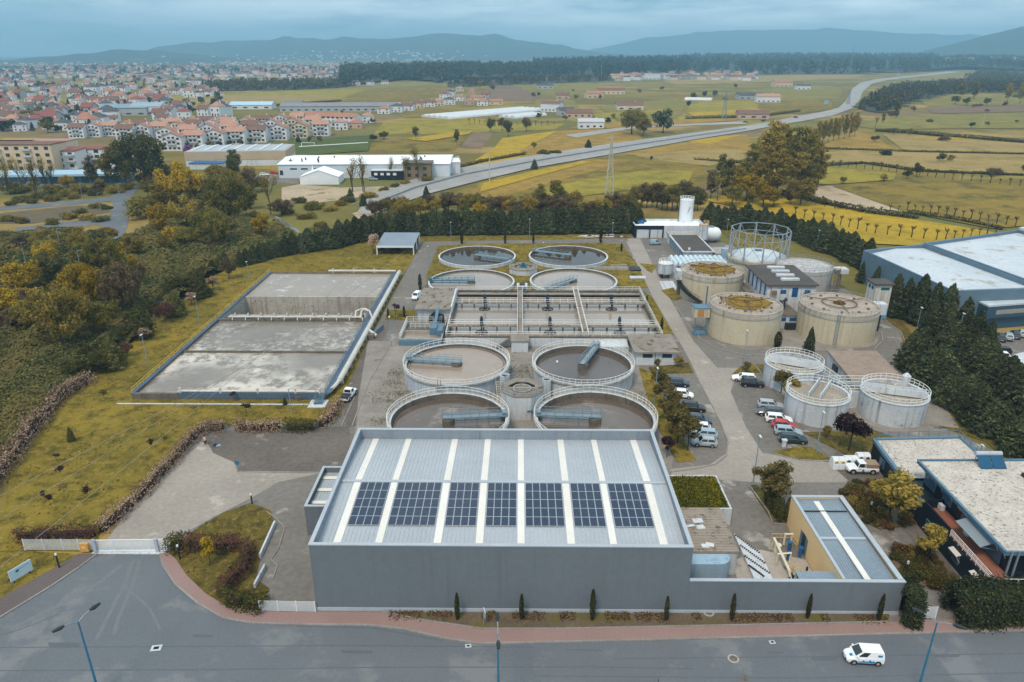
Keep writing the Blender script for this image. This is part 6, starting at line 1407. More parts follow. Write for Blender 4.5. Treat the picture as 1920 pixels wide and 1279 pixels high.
L_gold=leaf_mat('golden_olive_leaves',C(182,156,76),C(148,130,64),C(106,98,54),.45,.78)
L_brown=leaf_mat('brown_twig_leaves',C(140,118,84),C(108,94,70),C(80,72,56),.35,.74)
L_dark=leaf_mat('dark_green_leaves',C(110,110,66),C(84,86,54),C(130,120,70),.42,.8)
L_conif=leaf_mat('conifer_needles',C(88,95,65),C(62,70,51),C(114,112,76),.32,.8)
L_hdark=leaf_mat('street_conifer_leaves',C(66,72,48),C(46,52,38),C(84,84,54),.2,.85)
L_cyp=leaf_mat('cypress_needles',C(64,60,32),C(40,40,26),None,.1)
L_plum=leaf_mat('plum_leaves',C(66,46,52),C(44,32,38),C(92,68,66),.2,.8)
L_park=leaf_mat('park_tree_leaves',C(142,126,70),C(106,96,58),C(76,70,46),.4,.74)
L_bush=leaf_mat('bed_shrub_leaves',C(92,82,44),C(64,58,36),C(130,108,50),.2,.85)
L_bushr=leaf_mat('russet_shrub_leaves',C(104,74,48),C(74,56,42),C(150,118,50),.2,.85)
L_hflow=leaf_mat('flowering_hedge_leaves',C(206,180,160),C(166,136,116),C(96,80,60),.2,.72)
L_hred=leaf_mat('red_hedge_leaves',C(128,76,72),C(92,62,56),C(74,70,44),.2,.7)
L_hgreen=leaf_mat('green_hedge_leaves',C(80,78,40),C(58,60,34),C(100,92,46),.2,.8)
L_under=leaf_mat('bramble_leaves',C(98,102,58),C(72,78,48),C(128,120,72),.3,.82,(C(118,108,66),.06))
L_far=leaf_mat('far_wood_leaves',C(66,74,54),C(48,56,46),C(94,90,58),.15,.82)
L_farb=leaf_mat('far_brown_wood_leaves',C(94,86,58),C(70,68,50),C(116,104,66),.1,.8)
L_ivy=leaf_mat('lilac_blossom',C(150,92,158),C(120,74,130),None,.2)
bark=mat('grey_brown_bark',C(92,80,68),C(64,56,48),.95,.6,6)
barkd=mat('dark_bark',C(62,52,44),C(44,38,32),.95,.6,6)
MESH={}
def lobes(n,rx,rz,zc,rmin,rmax,r_,low=.0):
 out=[]
 while len(out)<n:
  p=r_.uniform(-1,1,3)
  if(p**2).sum()<1 and p[2]>-1+low:out.append((p[0]*rx,p[1]*rx,zc+p[2]*rz,r_.uniform(rmin,rmax)))
 return out
def lobe_pts(lb,n,r_,fill=.35):
 w=np.array([l[3]**2 for l in lb]);idx=r_.choice(len(lb),n,p=w/w.sum())
 d=r_.normal(size=(n,3));d/=np.linalg.norm(d,axis=1)[:,None]
 c=np.array(lb)[idx]
 rad=c[:,3]*(fill+(1-fill)*r_.random(n)**.4)*(1+.12*r_.normal(size=n))
 return c[:,:3]+d*rad[:,None]*np.array([1,1,.85]),d
def mesh_of(o):
 me=o.data;bpy.data.objects.remove(o);return me
def trunk_mesh(h,r,zc,rx,n,r_,m):
 mb=MB();top=Vector((r_.uniform(-.2,.2),r_.uniform(-.2,.2),h))
 mb.tube([(0,0,-.1),(.04*h*.1,0,h*.45),top],r,8,r1=r*.35)
 for i in range(n):
  a=2*PI*i/n+r_.uniform(-.4,.4);z=h*r_.uniform(.45,.9);L=rx*r_.uniform(.5,.9)
  mb.tube([(0,0,z),(math.cos(a)*L*.5,math.sin(a)*L*.5,z+L*.45),(math.cos(a)*L,math.sin(a)*L,z+L*.75)],r*.4,6,r1=r*.1)
 return mesh_of(mb.build('trunk',m))
def gen(kind,v):
 r_=np.random.default_rng(hash(kind)%1000+v*17)if False else np.random.default_rng({'round':1,'tall':2,'bush':3,'conifer':4,'cypress':5,'bare':6,'sapling':7,'small':8,'farround':9,'farcon':10,'vine':11,'spread':12}[kind]*100+v)
 if kind=='round':
  lb=lobes(34,2.8,2.4,4.9,.5,1.3,r_);P,d=lobe_pts(lb,3600,r_);return 8.0,trunk_mesh(5,.22,5,2.6,7,r_,bark),mesh_of(leaves('crown',P,.2,L_olive,None,d,.35))
 if kind=='spread':
  lb=lobes(60,4.8,2.8,4.6,.5,1.4,r_);P,d=lobe_pts(lb,6600,r_);return 8.0,trunk_mesh(5,.3,5,4.2,9,r_,bark),mesh_of(leaves('crown',P,.21,L_olive,None,d,.35))
 if kind=='small':
  lb=lobes(14,1.25,1.25,3.2,.45,.8,r_);P,d=lobe_pts(lb,1900,r_);return 4.9,trunk_mesh(3.2,.1,3,1.2,6,r_,barkd),mesh_of(leaves('crown',P,.16,L_park,None,d,.35))
 if kind=='tall':
  lb=lobes(46,3.7,6.8,10.6,.6,1.8,r_);P,d=lobe_pts(lb,3600,r_);return 19.0,trunk_mesh(15,.35,10,3.4,14,r_,bark),mesh_of(leaves('crown',P,.36,L_olive,None,d,.3))
 if kind=='bush':
  lb=lobes(14,1.5,.8,.9,.5,.9,r_);P,d=lobe_pts(lb,1500,r_);P[:,2]=np.abs(P[:,2]);return 2.4,trunk_mesh(1.2,.06,1,.8,5,r_,barkd),mesh_of(leaves('foliage',P,.15,L_dark,None,d,.4))
 if kind=='conifer':
  n=3600;z=9.0*(1-r_.random(n)**.62);a=r_.uniform(0,2*PI,n);ph=r_.uniform(0,6,4)
  prof=2.5*(1-z/9.2)**.72*np.minimum(1,.55+z/2.2)
  mod=1+.16*np.sin(3*a+ph[0]+z)+.12*np.sin(7*a+ph[1]-2.2*z)+.1*np.sin(z*5.2+ph[2])
  rr=prof*mod*(.55+.5*r_.random(n)**.5)
  P=np.column_stack([rr*np.cos(a),rr*np.sin(a),z+.05]);d=np.column_stack([np.cos(a),np.sin(a),.25+0*a])
  return 9.2,trunk_mesh(8,.2,4,.9,6,r_,barkd),mesh_of(leaves('crown',P,.26,L_conif,None,d,-.1,.45))
 if kind=='cypress':
  n=900;z=3.2*r_.random(n);a=r_.uniform(0,2*PI,n);rr=.3*np.sin(np.clip(.25+z/3.25*2.85,0,3.1))**.6*(.7+.4*r_.random(n))
  P=np.column_stack([rr*np.cos(a),rr*np.sin(a),z+.05]);d=np.column_stack([np.cos(a),np.sin(a),0*a])
  return 3.25,trunk_mesh(2,.06,1,.15,3,r_,barkd),mesh_of(leaves('crown',P,.11,L_cyp,None,d,.9,.4))
 if kind=='bare':
  mb=MB();tips=[]
  def br(p,d,L,r,lev):
   q=p+d*L;mb.tube([p,p.lerp(q,.5)+Vector(r_.uniform(-.06,.06,3))*L,q],r,5,r1=r*.55)
   if lev==0:tips.append(q);return
   for i in range(4 if lev>1 else 3):
    dd=(d+Vector(r_.uniform(-.75,.75,3))*.8+Vector((0,0,.35))).normalized();s=r_.uniform(.35,1)
    br(p.lerp(q,s),dd,L*r_.uniform(.42,.6),r*.5,lev-1)
  for k in range(2 if v%2 else 1):
   br(Vector((k*.8,0,-.1)),Vector((r_.uniform(-.08,.08),r_.uniform(-.08,.08),1)).normalized(),8.0,.28,3)
  tm=mesh_of(mb.build('trunk',bark))
  T=np.array([tuple(t)for t in tips]);P=T[r_.integers(0,len(T),620)]+r_.normal(size=(620,3))*.7
  return 15.0,tm,mesh_of(leaves('crown',P,.24,L_gold,None,None,.2))
 if kind=='sapling':
  lb=lobes(8,.5,.45,1.9,.2,.4,r_);P,d=lobe_pts(lb,420,r_);return 2.5,trunk_mesh(1.8,.04,1.8,.4,4,r_,barkd),mesh_of(leaves('crown',P,.1,L_plum,None,d,.3))
 if kind=='farround':
  lb=lobes(9,2.6,2.4,4.4,1.0,1.8,r_);P,d=lobe_pts(lb,420,r_,.6);return 8.0,trunk_mesh(4.5,.25,4,2,4,r_,barkd),mesh_of(leaves('crown',P,.62,L_far,None,d,.3))
 if kind=='farcon':
  n=380;z=10*r_.random(n)**.9;a=r_.uniform(0,2*PI,n);rr=2.4*(1-z/10.4)**.6*(.7+.4*r_.random(n))
  P=np.column_stack([rr*np.cos(a),rr*np.sin(a),z+.2]);d=np.column_stack([np.cos(a),np.sin(a),.3+0*a])
  return 10.2,trunk_mesh(8,.2,4,.8,3,r_,barkd),mesh_of(leaves('crown',P,.6,L_conif,None,d,.1))
 if kind=='vine':
  mb=MB();mb.tube([(0,0,0),(.1,0,1.5),(0,.1,2.6)],.16,6,r1=.12)
  for i in range(7):a=r_.uniform(0,6.28);mb.tube([(0,0,2.4),(.5*math.cos(a),.5*math.sin(a),2.9),(.8*math.cos(a),.8*math.sin(a),3.4+r_.uniform(-.3,.3))],.09,5,r1=.03)
  P=r_.normal(size=(60,3))*.3+np.array([0,0,2.9])
  return 3.5,mesh_of(mb.build('trunk',barkd)),mesh_of(leaves('crown',P,.14,L_brown,None,None,.2))
NV=dict(round=4,tall=3,bush=4,conifer=5,cypress=3,bare=3,sapling=2,small=4,farround=4,farcon=3,vine=3,spread=3)
def plant(kind,x,y,h,m,name,label,cat,group=None,wide=1.0,z=0.0,v=None):
 v=random.randrange(NV[kind])if v is None else v%NV[kind]
 if(kind,v)not in MESH:MESH[kind,v]=gen(kind,v)
 H0,tm,cm=MESH[kind,v]
 s=h/H0
 o=thing(name,label,cat,(x,y,z),random.uniform(0,6.28),group);o.scale=(s*wide,s*wide,s)
 for nm,me in(('trunk',tm),('foliage' if kind=='bush' else 'crown',cm)):
  if nm=='trunk' and kind=='bush':nm='stem'
  c=bpy.data.objects.new(nm,me);COL.objects.link(c);c.parent=o
  if me is cm:c.material_slots[0].link='OBJECT';c.material_slots[0].material=m
 return o
def tpx(kind,px,py,ty,m,name,label,cat,group=None,wide=1.0,v=None):
 p=at(px,py);return plant(kind,p.x,p.y,htop(px,py,ty),m,name,label,cat,group,wide,0,v)
def line_pts(pts,step):
 P_=[at(*p)for p in pts];out=[];carry=0
 for a,b in zip(P_,P_[1:]):
  L=(b-a).length;t=carry
  while t<L:out.append(a.lerp(b,t/L));t+=step
  carry=t-L
 return out
def hedge(name,label,pts,w,h,m,dens=70,size=.13,group=None,world=False,bump=.18):
 """clipped or flowering hedge: one leafy run along a path"""
 P_=[Vector(p)for p in pts]if world else[at(*p)for p in pts]
 seg=[(a,b,(b-a).length)for a,b in zip(P_,P_[1:])];Lt=sum(s[2]for s in seg)
 n=int((Lt+w)*dens*(w+2*h)/3)
 idx=rng.choice(len(seg),n,p=[s[2]/Lt for s in seg]);t=rng.random(n)
 A=np.array([tuple(s[0])for s in seg])[idx];B=np.array([tuple(s[1])for s in seg])[idx]
 c=A+(B-A)*t[:,None]+rng.normal(size=(n,3))*np.array([.07,.07,0])*w;d=(B-A);d/=np.linalg.norm(d,axis=1)[:,None];nn=np.column_stack([-d[:,1],d[:,0],0*d[:,0]])
 side=rng.random(n);u=np.empty(n);z=np.empty(n)
 top=side<w/(w+2*h)
 u[top]=rng.uniform(-1,1,top.sum());z[top]=1.0
 u[~top]=rng.choice([-1,1],(~top).sum());z[~top]=rng.random((~top).sum())
 s_=c[:,0]*.9+c[:,1]*.7
 k=1+bump*np.sin(s_*1.1)+bump*.7*np.sin(s_*2.7+1)+.12*rng.normal(size=n)
 P=c+nn*(u*w/2*k*(1-.25*(z>.9)))[:,None];P[:,2]=np.maximum(.05,z*h*(1+bump*.7*np.sin(s_*.8+2)+.08*rng.normal(size=n)))
 out=nn*u[:,None];out[:,2]=top*1.0
 base=P_[0]
 o=thing(name,label,'hedge',base,0,group)
 leaves('foliage',P-np.array(tuple(base)),size,m,o,out,.2)
 mb=MB()
 for a,b,L in seg:
  ang=math.atan2(b.y-a.y,b.x-a.x);cc=(a+b)/2;mb.obox(cc.x,cc.y,0,h*.6,max(.3,L-w*.5),w*.35,ang)
 mb.build('inner_branches',barkd,o)
 return o
hedge('flowering_hedge','reddish pink flowering hedge along the far left edge of the lawn',[(-60,975),(20,868),(70,800),(110,752),(168,716)],2.6,2.3,L_hflow,60,.17)
hedge('flowering_hedge','russet flowering hedge behind the pale rail fence by the gate',[(30,1012),(100,1011),(185,1006)],1.6,1.7,L_hred,70)
hedge('flowering_hedge','long pale-blossomed hedge running up the lane from the gate to the yard',[(186,1002),(252,946),(318,876),(358,828),(392,800)],1.9,1.7,L_hflow,75)
hedge('flowering_hedge','short pale-blossomed hedge block at the yard corner, left of the gap',[(384,806),(424,806)],2.0,1.7,L_hflow,80)
hedge('flowering_hedge','pale-blossomed hedge block along the back of the yard, right of the gap',[(443,806),(531,806)],2.2,1.7,L_hflow,80)
hedge('clipped_hedge','dark green clipped hedge block at the back of the yard',[(533,806),(594,806)],2.2,1.8,L_hgreen,80)
hedge('flowering_hedge','pale hedge turning the yard corner up toward the basin stair',[(598,804),(622,786),(634,758)],2.0,1.7,L_hflow,80)
hedge('clipped_hedge','dark green clipped hedge starting at the right end of the gate',[(318,1028),(350,1032)],2.2,2.0,L_hgreen,90)
hedge('clipped_hedge','mixed red and green hedge across the island lawn',[(351,1032),(400,1030),(452,1028)],2.0,1.9,L_hred,90)
hedge('clipped_hedge','dark red hedge curving down the island lawn toward the street',[(462,1030),(470,1050),(452,1080),(422,1108),(422,1122)],1.7,1.8,L_hred,90)
hedge('clipped_hedge','dark green hedge along the street side of the island lawn',[(424,1128),(460,1140),(500,1142)],1.9,1.9,L_hgreen,90)
hedge('conifer_hedge','tall dark conifer hedge along the street right of the small white gate',[(1780,1158),(1850,1155),(2050,1149)],3.6,3.9,L_hdark,460,.14,bump=.1)
hedge('conifer_hedge','rounded dark conifer clump between the grey wall end and the small white gate',[(1688,1156),(1708,1158)],3.4,3.9,L_hdark,800,.14,bump=.12)
UPX=[(-420,1040),(-420,425),(0,440),(30,440),(120,432),(205,460),(250,440),(300,420),(420,415),(520,425),(560,445),(630,436),(640,455),(505,474),(390,522),(250,640),(160,712),(110,745),(20,868),(-60,975)]
UP_=np.array([(p.x,p.y)for p in poly(UPX)])
def inside(P,poly_):
 x,y=P[:,0],P[:,1];c=np.zeros(len(P),bool);n=len(poly_)
 for i in range(n):
  x0,y0=poly_[i];x1,y1=poly_[(i+1)%n]
  k=(y0>y)!=(y1>y);c^=k&(x<(x1-x0)*(y-y0)/(y1-y0+1e-12)+x0)
 return c
def hump(x,y):return 1.5+.9*np.sin(x*.75+1.1*np.sin(y*.09))*(.6+.4*np.sin(y*.05))+.9*np.sin(x*.21+.9*np.sin(y*.13))*np.sin(y*.17+1.3)+.55*np.sin(x*.53+y*.31)+.35*np.sin(x*.9-y*.83+2)+.25*np.sin(y*1.7+x*.4)
lo_,hi_=UP_.min(0),UP_.max(0)
P=rng.uniform(lo_,hi_,(900000,2));P=P[inside(P,UP_)]
keep=rng.random(len(P))<np.clip((150.0/np.maximum(P[:,1],60))**1.6,.1,1);P=P[keep][:200000]
h_=np.maximum(.15,hump(P[:,0],P[:,1])*.95)
P3=np.column_stack([P,h_*(.8+.3*rng.random(len(P)))])
e=.3;gx_=(hump(P[:,0]+e,P[:,1])-hump(P[:,0]-e,P[:,1]))/(2*e);gy_=(hump(P[:,0],P[:,1]+e)-hump(P[:,0],P[:,1]-e))/(2*e)
nr=np.column_stack([-gx_,-gy_,np.ones(len(P))])
o=leaves('undergrowth',P3,.3*np.clip(P[:,1]/130,.8,1.8),L_under,None,nr,.5);tag(o,'rolling green bramble undergrowth filling the slope left of the plant','undergrowth',None,'stuff')
area('scrub_ground',UPX,.04,wild)
m_weed=leaf_mat('yard_weed_leaves',C(120,108,46),C(86,82,40),None,.2)
Wp=[]
for px,py,s in((738,720,3),(745,700,3),(720,745,4),(752,740,2),(905,705,2),(985,690,4),(980,712,4),(975,700,3),(930,735,3),(1030,745,3),(1205,745,5),(1195,760,4),(740,770,3),(720,790,3),(790,735,2),(985,655,3),(1070,738,2)):
 p=at(px,py);n=60*s;q=rng.normal(size=(n,2))*s*.38;Wp.append(np.column_stack([p.x+q[:,0]*1.3,p.y+q[:,1],np.abs(rng.normal(size=n))*.12+.08]))
o=leaves('weeds',np.vstack(Wp),.11,m_weed,None,None,.6);tag(o,'patches of weeds growing through the gravel between the clarifiers','weeds',None,'stuff')
p0,p1=at(716,1152),at(1664,1166)
n=5200;t=rng.random(n);x=p0.x+(p1.x-p0.x)*t;y=63.9+rng.normal(size=n)*.45+.3;cl=np.sin(x*1.3)+np.sin(x*.47+1)>-.15
Pq=np.column_stack([x,np.clip(y,63.2,64.8),.2+np.abs(rng.normal(size=n))*.09])[cl]
o=leaves('ground_cover',Pq,.1,L_bushr,None,None,.6);tag(o,'low dry plants covering the soil strip before the hall','ground cover',None,'stuff')
tuf=[]
for nm,pts,m in LAWNS:
 q=np.array([(p.x,p.y)for p in poly(pts)]);lo2,hi2=q.min(0),q.max(0);A_=(hi2-lo2).prod();n=int(min(16000,A_*3.2));s=rng.uniform(lo2,hi2,(n,2));s=s[inside(s,q)]
 k=np.sin(s[:,0]*.31+2*np.sin(s[:,1]*.11))*np.sin(s[:,1]*.27)+.6*rng.normal(size=len(s))>.35;s=s[k]
 tuf.append(np.column_stack([s,.13+.07*rng.random(len(s))]))
o=leaves('grass_tufts',np.vstack(tuf),.17,leaf_mat('tuft_blades',C(150,130,44),C(98,92,36),C(70,68,30),.2,.75),None,None,.8);tag(o,'tufts of taller grass scattered over the plant lawns','grass',None,'stuff')
W='trees of the left woodland'
for kind,px,py,ty,m,wide,lab in(('spread',342,392,306,L_yellow,.85,'large rounded tree with golden-yellow crown, topmost in the middle of the left woodland'),('round',305,402,338,L_gold,1.1,'golden-olive tree beside the access road junction'),('round',378,385,330,L_dark,1.0,'dark green tree behind the golden-yellow one'),('spread',432,415,322,L_olive,.75,'broad olive tree at the right of the left woodland'),('tall',444,345,272,L_dark,.9,'tall dark olive tree before the tan hall'),('round',308,440,376,L_yellow,1.0,'yellow-topped tree just right of the access road'),('round',352,430,362,L_gold,1.1,'brown-gold tree in the middle of the left woodland'),('spread',400,462,388,L_olive,.8,'low broad olive tree overhanging the brambles'),('round',492,448,394,L_yellow,1.0,'bright yellow tree alone at the stream bend'),('spread',275,352,248,L_dark,.8,'tall full dark tree at the head of the access road'),('tall',214,352,266,L_gold,1.1,'tall thin-leaved golden tree left of the dark tree by the access road'),('tall',178,350,284,L_brown,1.0,'brown-leaved tall tree before the blue-roofed arcade'),('tall',238,350,272,L_gold,.9,'golden tall tree between two others at the head of the access road'),('round',470,360,312,L_brown,.9,'brown twiggy tree left of the bare poplar near the tent'),('spread',190,522,440,L_olive,.9,'wide olive tree below the access road end'),('round',90,505,452,L_yellow,.95,'yellow wattle tree above the dark bush at the left'),('round',95,540,470,L_dark,1.0,'dark green tree under the yellow wattle at the left'),('round',48,556,486,L_yellow,1.2,'yellow-crowned tree close to the left edge, upper'),('spread',168,585,494,L_yellow,.7,'yellow wattle tree left of the brown leafless one'),('spread',236,590,490,L_brown,.62,'dense brown leafless tree in the left woodland'),('spread',118,646,532,L_gold,.75,'large gold-topped tree in the lower left woodland'),('round',10,610,538,L_yellow,1.2,'yellow tree cut by the left edge of the picture'),('round',150,470,432,L_gold,1.2,'low golden scrub tree by the lower access road'),('round',250,480,436,L_gold,1.1,'olive-gold tree in front of the junction'),('round',312,478,436,L_gold,.9,'yellow upright shoots of a tree above the brambles'),('round',20,520,486,L_dark,1.2,'dark scrub tree at the far left edge'),('round',350,470,420,L_olive,1.0,'olive tree over the shade left of the broad low tree'),('round',60,620,560,L_olive,1.1,'olive tree between two yellow ones at the left edge'),('round',200,628,560,L_olive,1.1,'olive tree at the edge of the brambles'),('round',40,470,440,L_brown,1.2,'brown scrub at the left below the access road'),):tpx(kind,px,py,ty,m,'woodland_tree',lab,'tree',W,wide)
for i,(px,py,ty,lab)in enumerate(((22,364,290,'first from the left edge'),(44,364,284,'second from the left edge'),(66,362,290,'third from the left edge'),(86,360,286,'fourth from the left edge'),(102,358,296,'fifth from the left edge'))):tpx('bare',px,py,ty,L_gold,'bare_poplar','thinly leaved bare poplar before the blue-roofed arcade, '+lab,'tree','bare poplars at the left',.8)
for px,py,ty,lab in((508,402,314,'bare leafless poplar at the left of the pale earth patch'),(428,372,300,'tall bare tree among the golden crowns'),(662,360,288,'twin-stemmed bare tree in front of the white warehouse'),(684,360,286,'bare tree just right of its twin before the white warehouse'),(760,338,285,'bare tree left of the white warehouse end'),(785,340,265,'tall bare golden-topped tree by the white warehouse end'),(735,336,290,'slender bare tree before the dark cabin'),(1345,378,320,'bare tree left of the poplar group'),(1640,242,214,'bare tree in the far right fields')):tpx('bare',px,py,ty,L_gold,'bare_poplar',lab,'tree','scattered bare trees',.8)
G_='low scrub along the access roads'
bushes=[(130,410),(165,412),(190,415),(40,418),(100,420),(15,415),(90,450),(130,455),(165,452),(185,445),(60,455),(25,470),(140,440),(200,440),(10,445),(110,440),(150,400),(200,392),(180,390),(20,385),(60,381),(100,376),(140,372),(180,366),(215,362),(235,355),(120,368),(75,372),(40,378),(160,360),(560,380),(590,392),(540,400),(620,395),(575,410),(600,425),(640,385),(690,372),(655,378),(740,352),(720,358),(760,346),(800,340)]
for i,(px,py)in enumerate(bushes):
 p=at(px,py);plant('bush',p.x,p.y,random.uniform(2.2,4.0),random.choice([L_dark,L_olive,L_gold]),'scrub_bush','low scrub bush on the rough ground %s'%('beside the left access roads' if px<300 else 'between the woodland and the white warehouse'),'bush','scrub bushes beside the access roads' if px<300 else 'scrub bushes before the white warehouse',1.5)
for i,(px,py,ty,m,kind,wide,lab)in enumerate(((214,690,628,L_dark,'conifer',1.5,'dark bushy conifer where the reddish hedge ends'),(190,700,655,L_hgreen,'round',1.1,'dark green shrub at the upper end of the reddish hedge'),(240,668,640,L_hred,'round',1.0,'reddish shrub behind the left lawn lamp'),(276,640,612,L_hflow,'small',1.2,'pinkish flowering shrub by the left lawn lamp'),(265,632,572,L_dark,'conifer',1.6,'dark conifer shrub above the flowering one'),(310,605,565,L_hred,'round',1.1,'russet shrub on the left lawn edge'),(332,592,545,L_dark,'conifer',1.5,'dark conifer on the left lawn edge below the flowering shrub'),(360,572,548,L_hflow,'small',1.4,'pale flowering shrub on the left lawn edge'),(376,558,508,L_dark,'conifer',1.6,'dark conifer above the pale flowering shrub'),(400,545,515,L_hflow,'small',1.1,'small pinkish shrub near the back left lawn edge'),(430,524,482,L_brown,'round',.9,'brown shrub at the start of the conifer belt'))):
 tpx(kind,px,py,ty,m,'edge_shrub',lab,'shrub',None,wide)
for reg,n_,where in(([(255,440),(262,360),(330,330),(420,330),(540,360),(560,420),(500,440),(420,440),(330,470)],46,'beyond the brambles, right of the access road'),([(0,480),(120,450),(250,450),(300,480),(240,560),(180,620),(90,650),(0,640)],40,'left of the brambles'),([(0,380),(0,350),(240,340),(240,352),(100,376)],14,'between the bare poplars and the access road')):
 q=np.array([(p.x,p.y)for p in poly(reg)]);lo2,hi2=q.min(0),q.max(0);c_=0
 while c_<n_:
  s=rng.uniform(lo2,hi2)
  if not inside(s[None],q)[0]:continue
  c_+=1;far_=where.startswith('beyond')
  plant(random.choice(['round','round','bush','spread']),s[0],s[1],random.uniform(4,9)if far_ else random.uniform(3.0,6.0),random.choice([L_olive,L_olive,L_gold,L_brown,L_dark,L_yellow]),'woodland_tree','tree of the mixed thicket '+where,'tree','mixed thicket trees '+where,1.15)
def belt(pts,rows,step,h0,h1,label,group,jitter=.5,rowgap=2.3,kind='conifer',m=L_conif,wide=1.0,name='conifer_tree',cat='conifer'):
 n_=0
 for r in range(rows):
  P_=line_pts(pts,step);k=len(P_)
  for i,p in enumerate(P_):
   f=i/max(1,k-1)
   h=(h0+(h1-h0)*f)*random.uniform(.8,1.12)
   plant(kind,p.x+random.uniform(-jitter,jitter)+(r%2)*step*.5,p.y+r*rowgap+random.uniform(-jitter,jitter),h,m,name,label,cat,group,wide*random.uniform(1.15,1.7));n_+=1
 return n_
belt([(452,500),(500,486),(560,474),(640,462)],2,2.8,4.5,8.0,'dark conifer in the dense belt between the left lawn and the brambles','conifers of the back left belt',.6)
belt([(645,458),(700,448),(800,440),(1000,437),(1192,436)],2,3.0,8.0,9.6,'dark conifer in the dense belt closing the back of the plant','conifers of the back belt',.6)
belt([(1322,428),(1400,430),(1500,452),(1600,492),(1630,510)],2,3.0,9.0,8.6,'dark conifer in the belt behind the gasholder and grey digester','conifers of the right back belt',.6)
R_='dark conifers before the blue warehouse'
for i,(px,py,ty,lab)in enumerate(((1640,545,498,'pressed against the blue warehouse end wall left of the white tower'),(1618,530,480,'left of the white tower, behind the grey digester stair'),(1672,592,512,'immediately right of the white tower'),(1694,596,520,'second right of the white tower'),(1718,606,512,'third right of the white tower, the pointed one'),(1744,614,528,'fourth right of the white tower'),(1768,622,530,'fifth right of the white tower'),(1738,640,560,'in front of the tower row beside the digester drive'),(1768,650,566,'left of the concrete lattice pole foot'),(1800,640,556,'right of the concrete lattice pole foot'),(1826,652,580,'nearest the office front of the warehouse'),(1848,664,600,'beside the warehouse car park'),(1715,705,612,'at the end of the digester drive lawn'))):tpx('conifer',px,py,ty,L_conif,'conifer_tree','dark conifer '+lab,'conifer',R_,1.0)
belt([(1735,712),(1775,752),(1820,790),(1880,830),(1960,880)],3,3.1,7.5,6.2,'dark conifer in the thick belt between the white tanks and the car park','conifers of the right belt',.7,3.2,wide=1.15)
belt([(1800,672),(1850,706),(1910,768),(1980,830)],3,3.3,7.5,6.5,'dark conifer in the thick belt between the white tanks and the car park','conifers of the right belt',.7,3.2,wide=1.15)
for i_,p in enumerate(line_pts([(150,716),(238,642),(320,574),(392,520),(446,496)],2.3)):
 plant(random.choice(['conifer','round','conifer']),p.x-2.2+random.uniform(-.5,.5),p.y,random.uniform(2.4,4.6),random.choice([L_dark,L_conif,L_hgreen,L_dark]),'hedge_shrub','dark shrub in the dense untrimmed hedge bounding the left lawn','shrub','shrubs of the untrimmed left hedge',random.uniform(1.5,2.1))
for i in range(46):
 px=690+i*11.4+random.uniform(-6,6);py=420+random.uniform(-10,6);p=at(px,py)
 plant('round',p.x,p.y+14,random.uniform(6,9.5),random.choice([L_brown,L_brown,L_gold,L_olive,L_yellow]),'scrub_tree','brown and gold scrub tree behind the back conifer belt','tree','scrub trees behind the back conifer belt',1.1)
for i in range(14):
 p=at(1195+i*10,412+random.uniform(-8,4));plant('round',p.x,p.y+16,random.uniform(8,12),random.choice([L_olive,L_dark,L_brown]),'scrub_tree','olive tree behind the garage and the tall silo','tree','olive trees behind the garage',1.0)
for px,py,ty,m,lab in((1012,400,338,L_olive,'left of a pair rising behind the back belt'),(1042,398,330,L_olive,'right of a pair rising behind the back belt'),(955,408,372,L_yellow,'bright yellow, behind the middle of the back belt'),(900,410,378,L_yellow,'yellow, behind the back belt left of the middle'),(1000,406,376,L_gold,'golden, between the yellow one and the olive pair')):tpx('round' if ty>350 else 'tall',px,py,ty,m,'scrub_tree','tree '+lab,'tree',None,1.1)
for px,py,lab in((858,1163,'leftmost of those in the soil strip before the hall'),(978,1163,'right of the teal street lamp before the hall'),(1110,1164,'tallest, before the middle of the hall'),(1248,1165,'before the right end of the hall'),(1371,1164,'before the low wall, first right of the hall'),(1513,1161,'before the low wall below the ochre roof'),(1646,1165,'last before the conifer hedge, leaning')):
 ty={858:1112,978:1114,1110:1105,1248:1118,1371:1113,1513:1114,1646:1114}[px]
 tpx('cypress',px,py,ty,L_cyp,'cypress','slim dark cypress, '+lab,'cypress','cypresses along the front wall',.75)
for i,(px,py)in enumerate(((1437,948),(1442,956),(1448,964),(1454,972),(1461,980),(1474,979))):tpx('cypress',px,py,py-46,L_hgreen,'cypress','slim cypress in the little row by the ochre building, %s'%('furthest back','second from the back','third from the back','fourth from the back','nearest of the close row','standing apart at the ochre wall')[i],'cypress','cypresses by the ochre building',1.15)
for px,py,ty,lab in((788,543,514,'beside the white van at the gravel-roofed house'),(866,458,432,'on the grass behind the back left clarifier'),(947,457,435,'in the grass between the back clarifiers, left'),(1000,457,438,'in the grass between the back clarifiers, right'),(1126,455,428,'behind the back right clarifier'),(728,595,578,'at the lawn strip above the dark yard, left'),(758,595,574,'at the lawn strip above the dark yard, right'),(1165,472,456,'on the grass right of the brown mirror clarifier'),(1212,575,555,'on the verge right of the aeration block'),(1240,620,596,'at the front right corner of the aeration block'),(1457,652,622,'between the two front digesters, by the left one')):tpx('cypress',px,py,ty,L_cyp,'cypress','small dark cypress '+lab,'cypress','small cypresses about the plant',1.2 if px!=1457 else 2.2)
tpx('conifer',1516,660,612,L_conif,'conifer_tree','single small spruce between the two front digesters','conifer',None,.8)
tpx('conifer',135,828,800,L_dark,'conifer_tree','small dark conifer alone on the left lawn','conifer',None,.9);tpx('conifer',535,760,745,L_conif,'conifer_tree','tiny conifer by the manhole ring before the basin','conifer')
TR='trees along the left parking row'
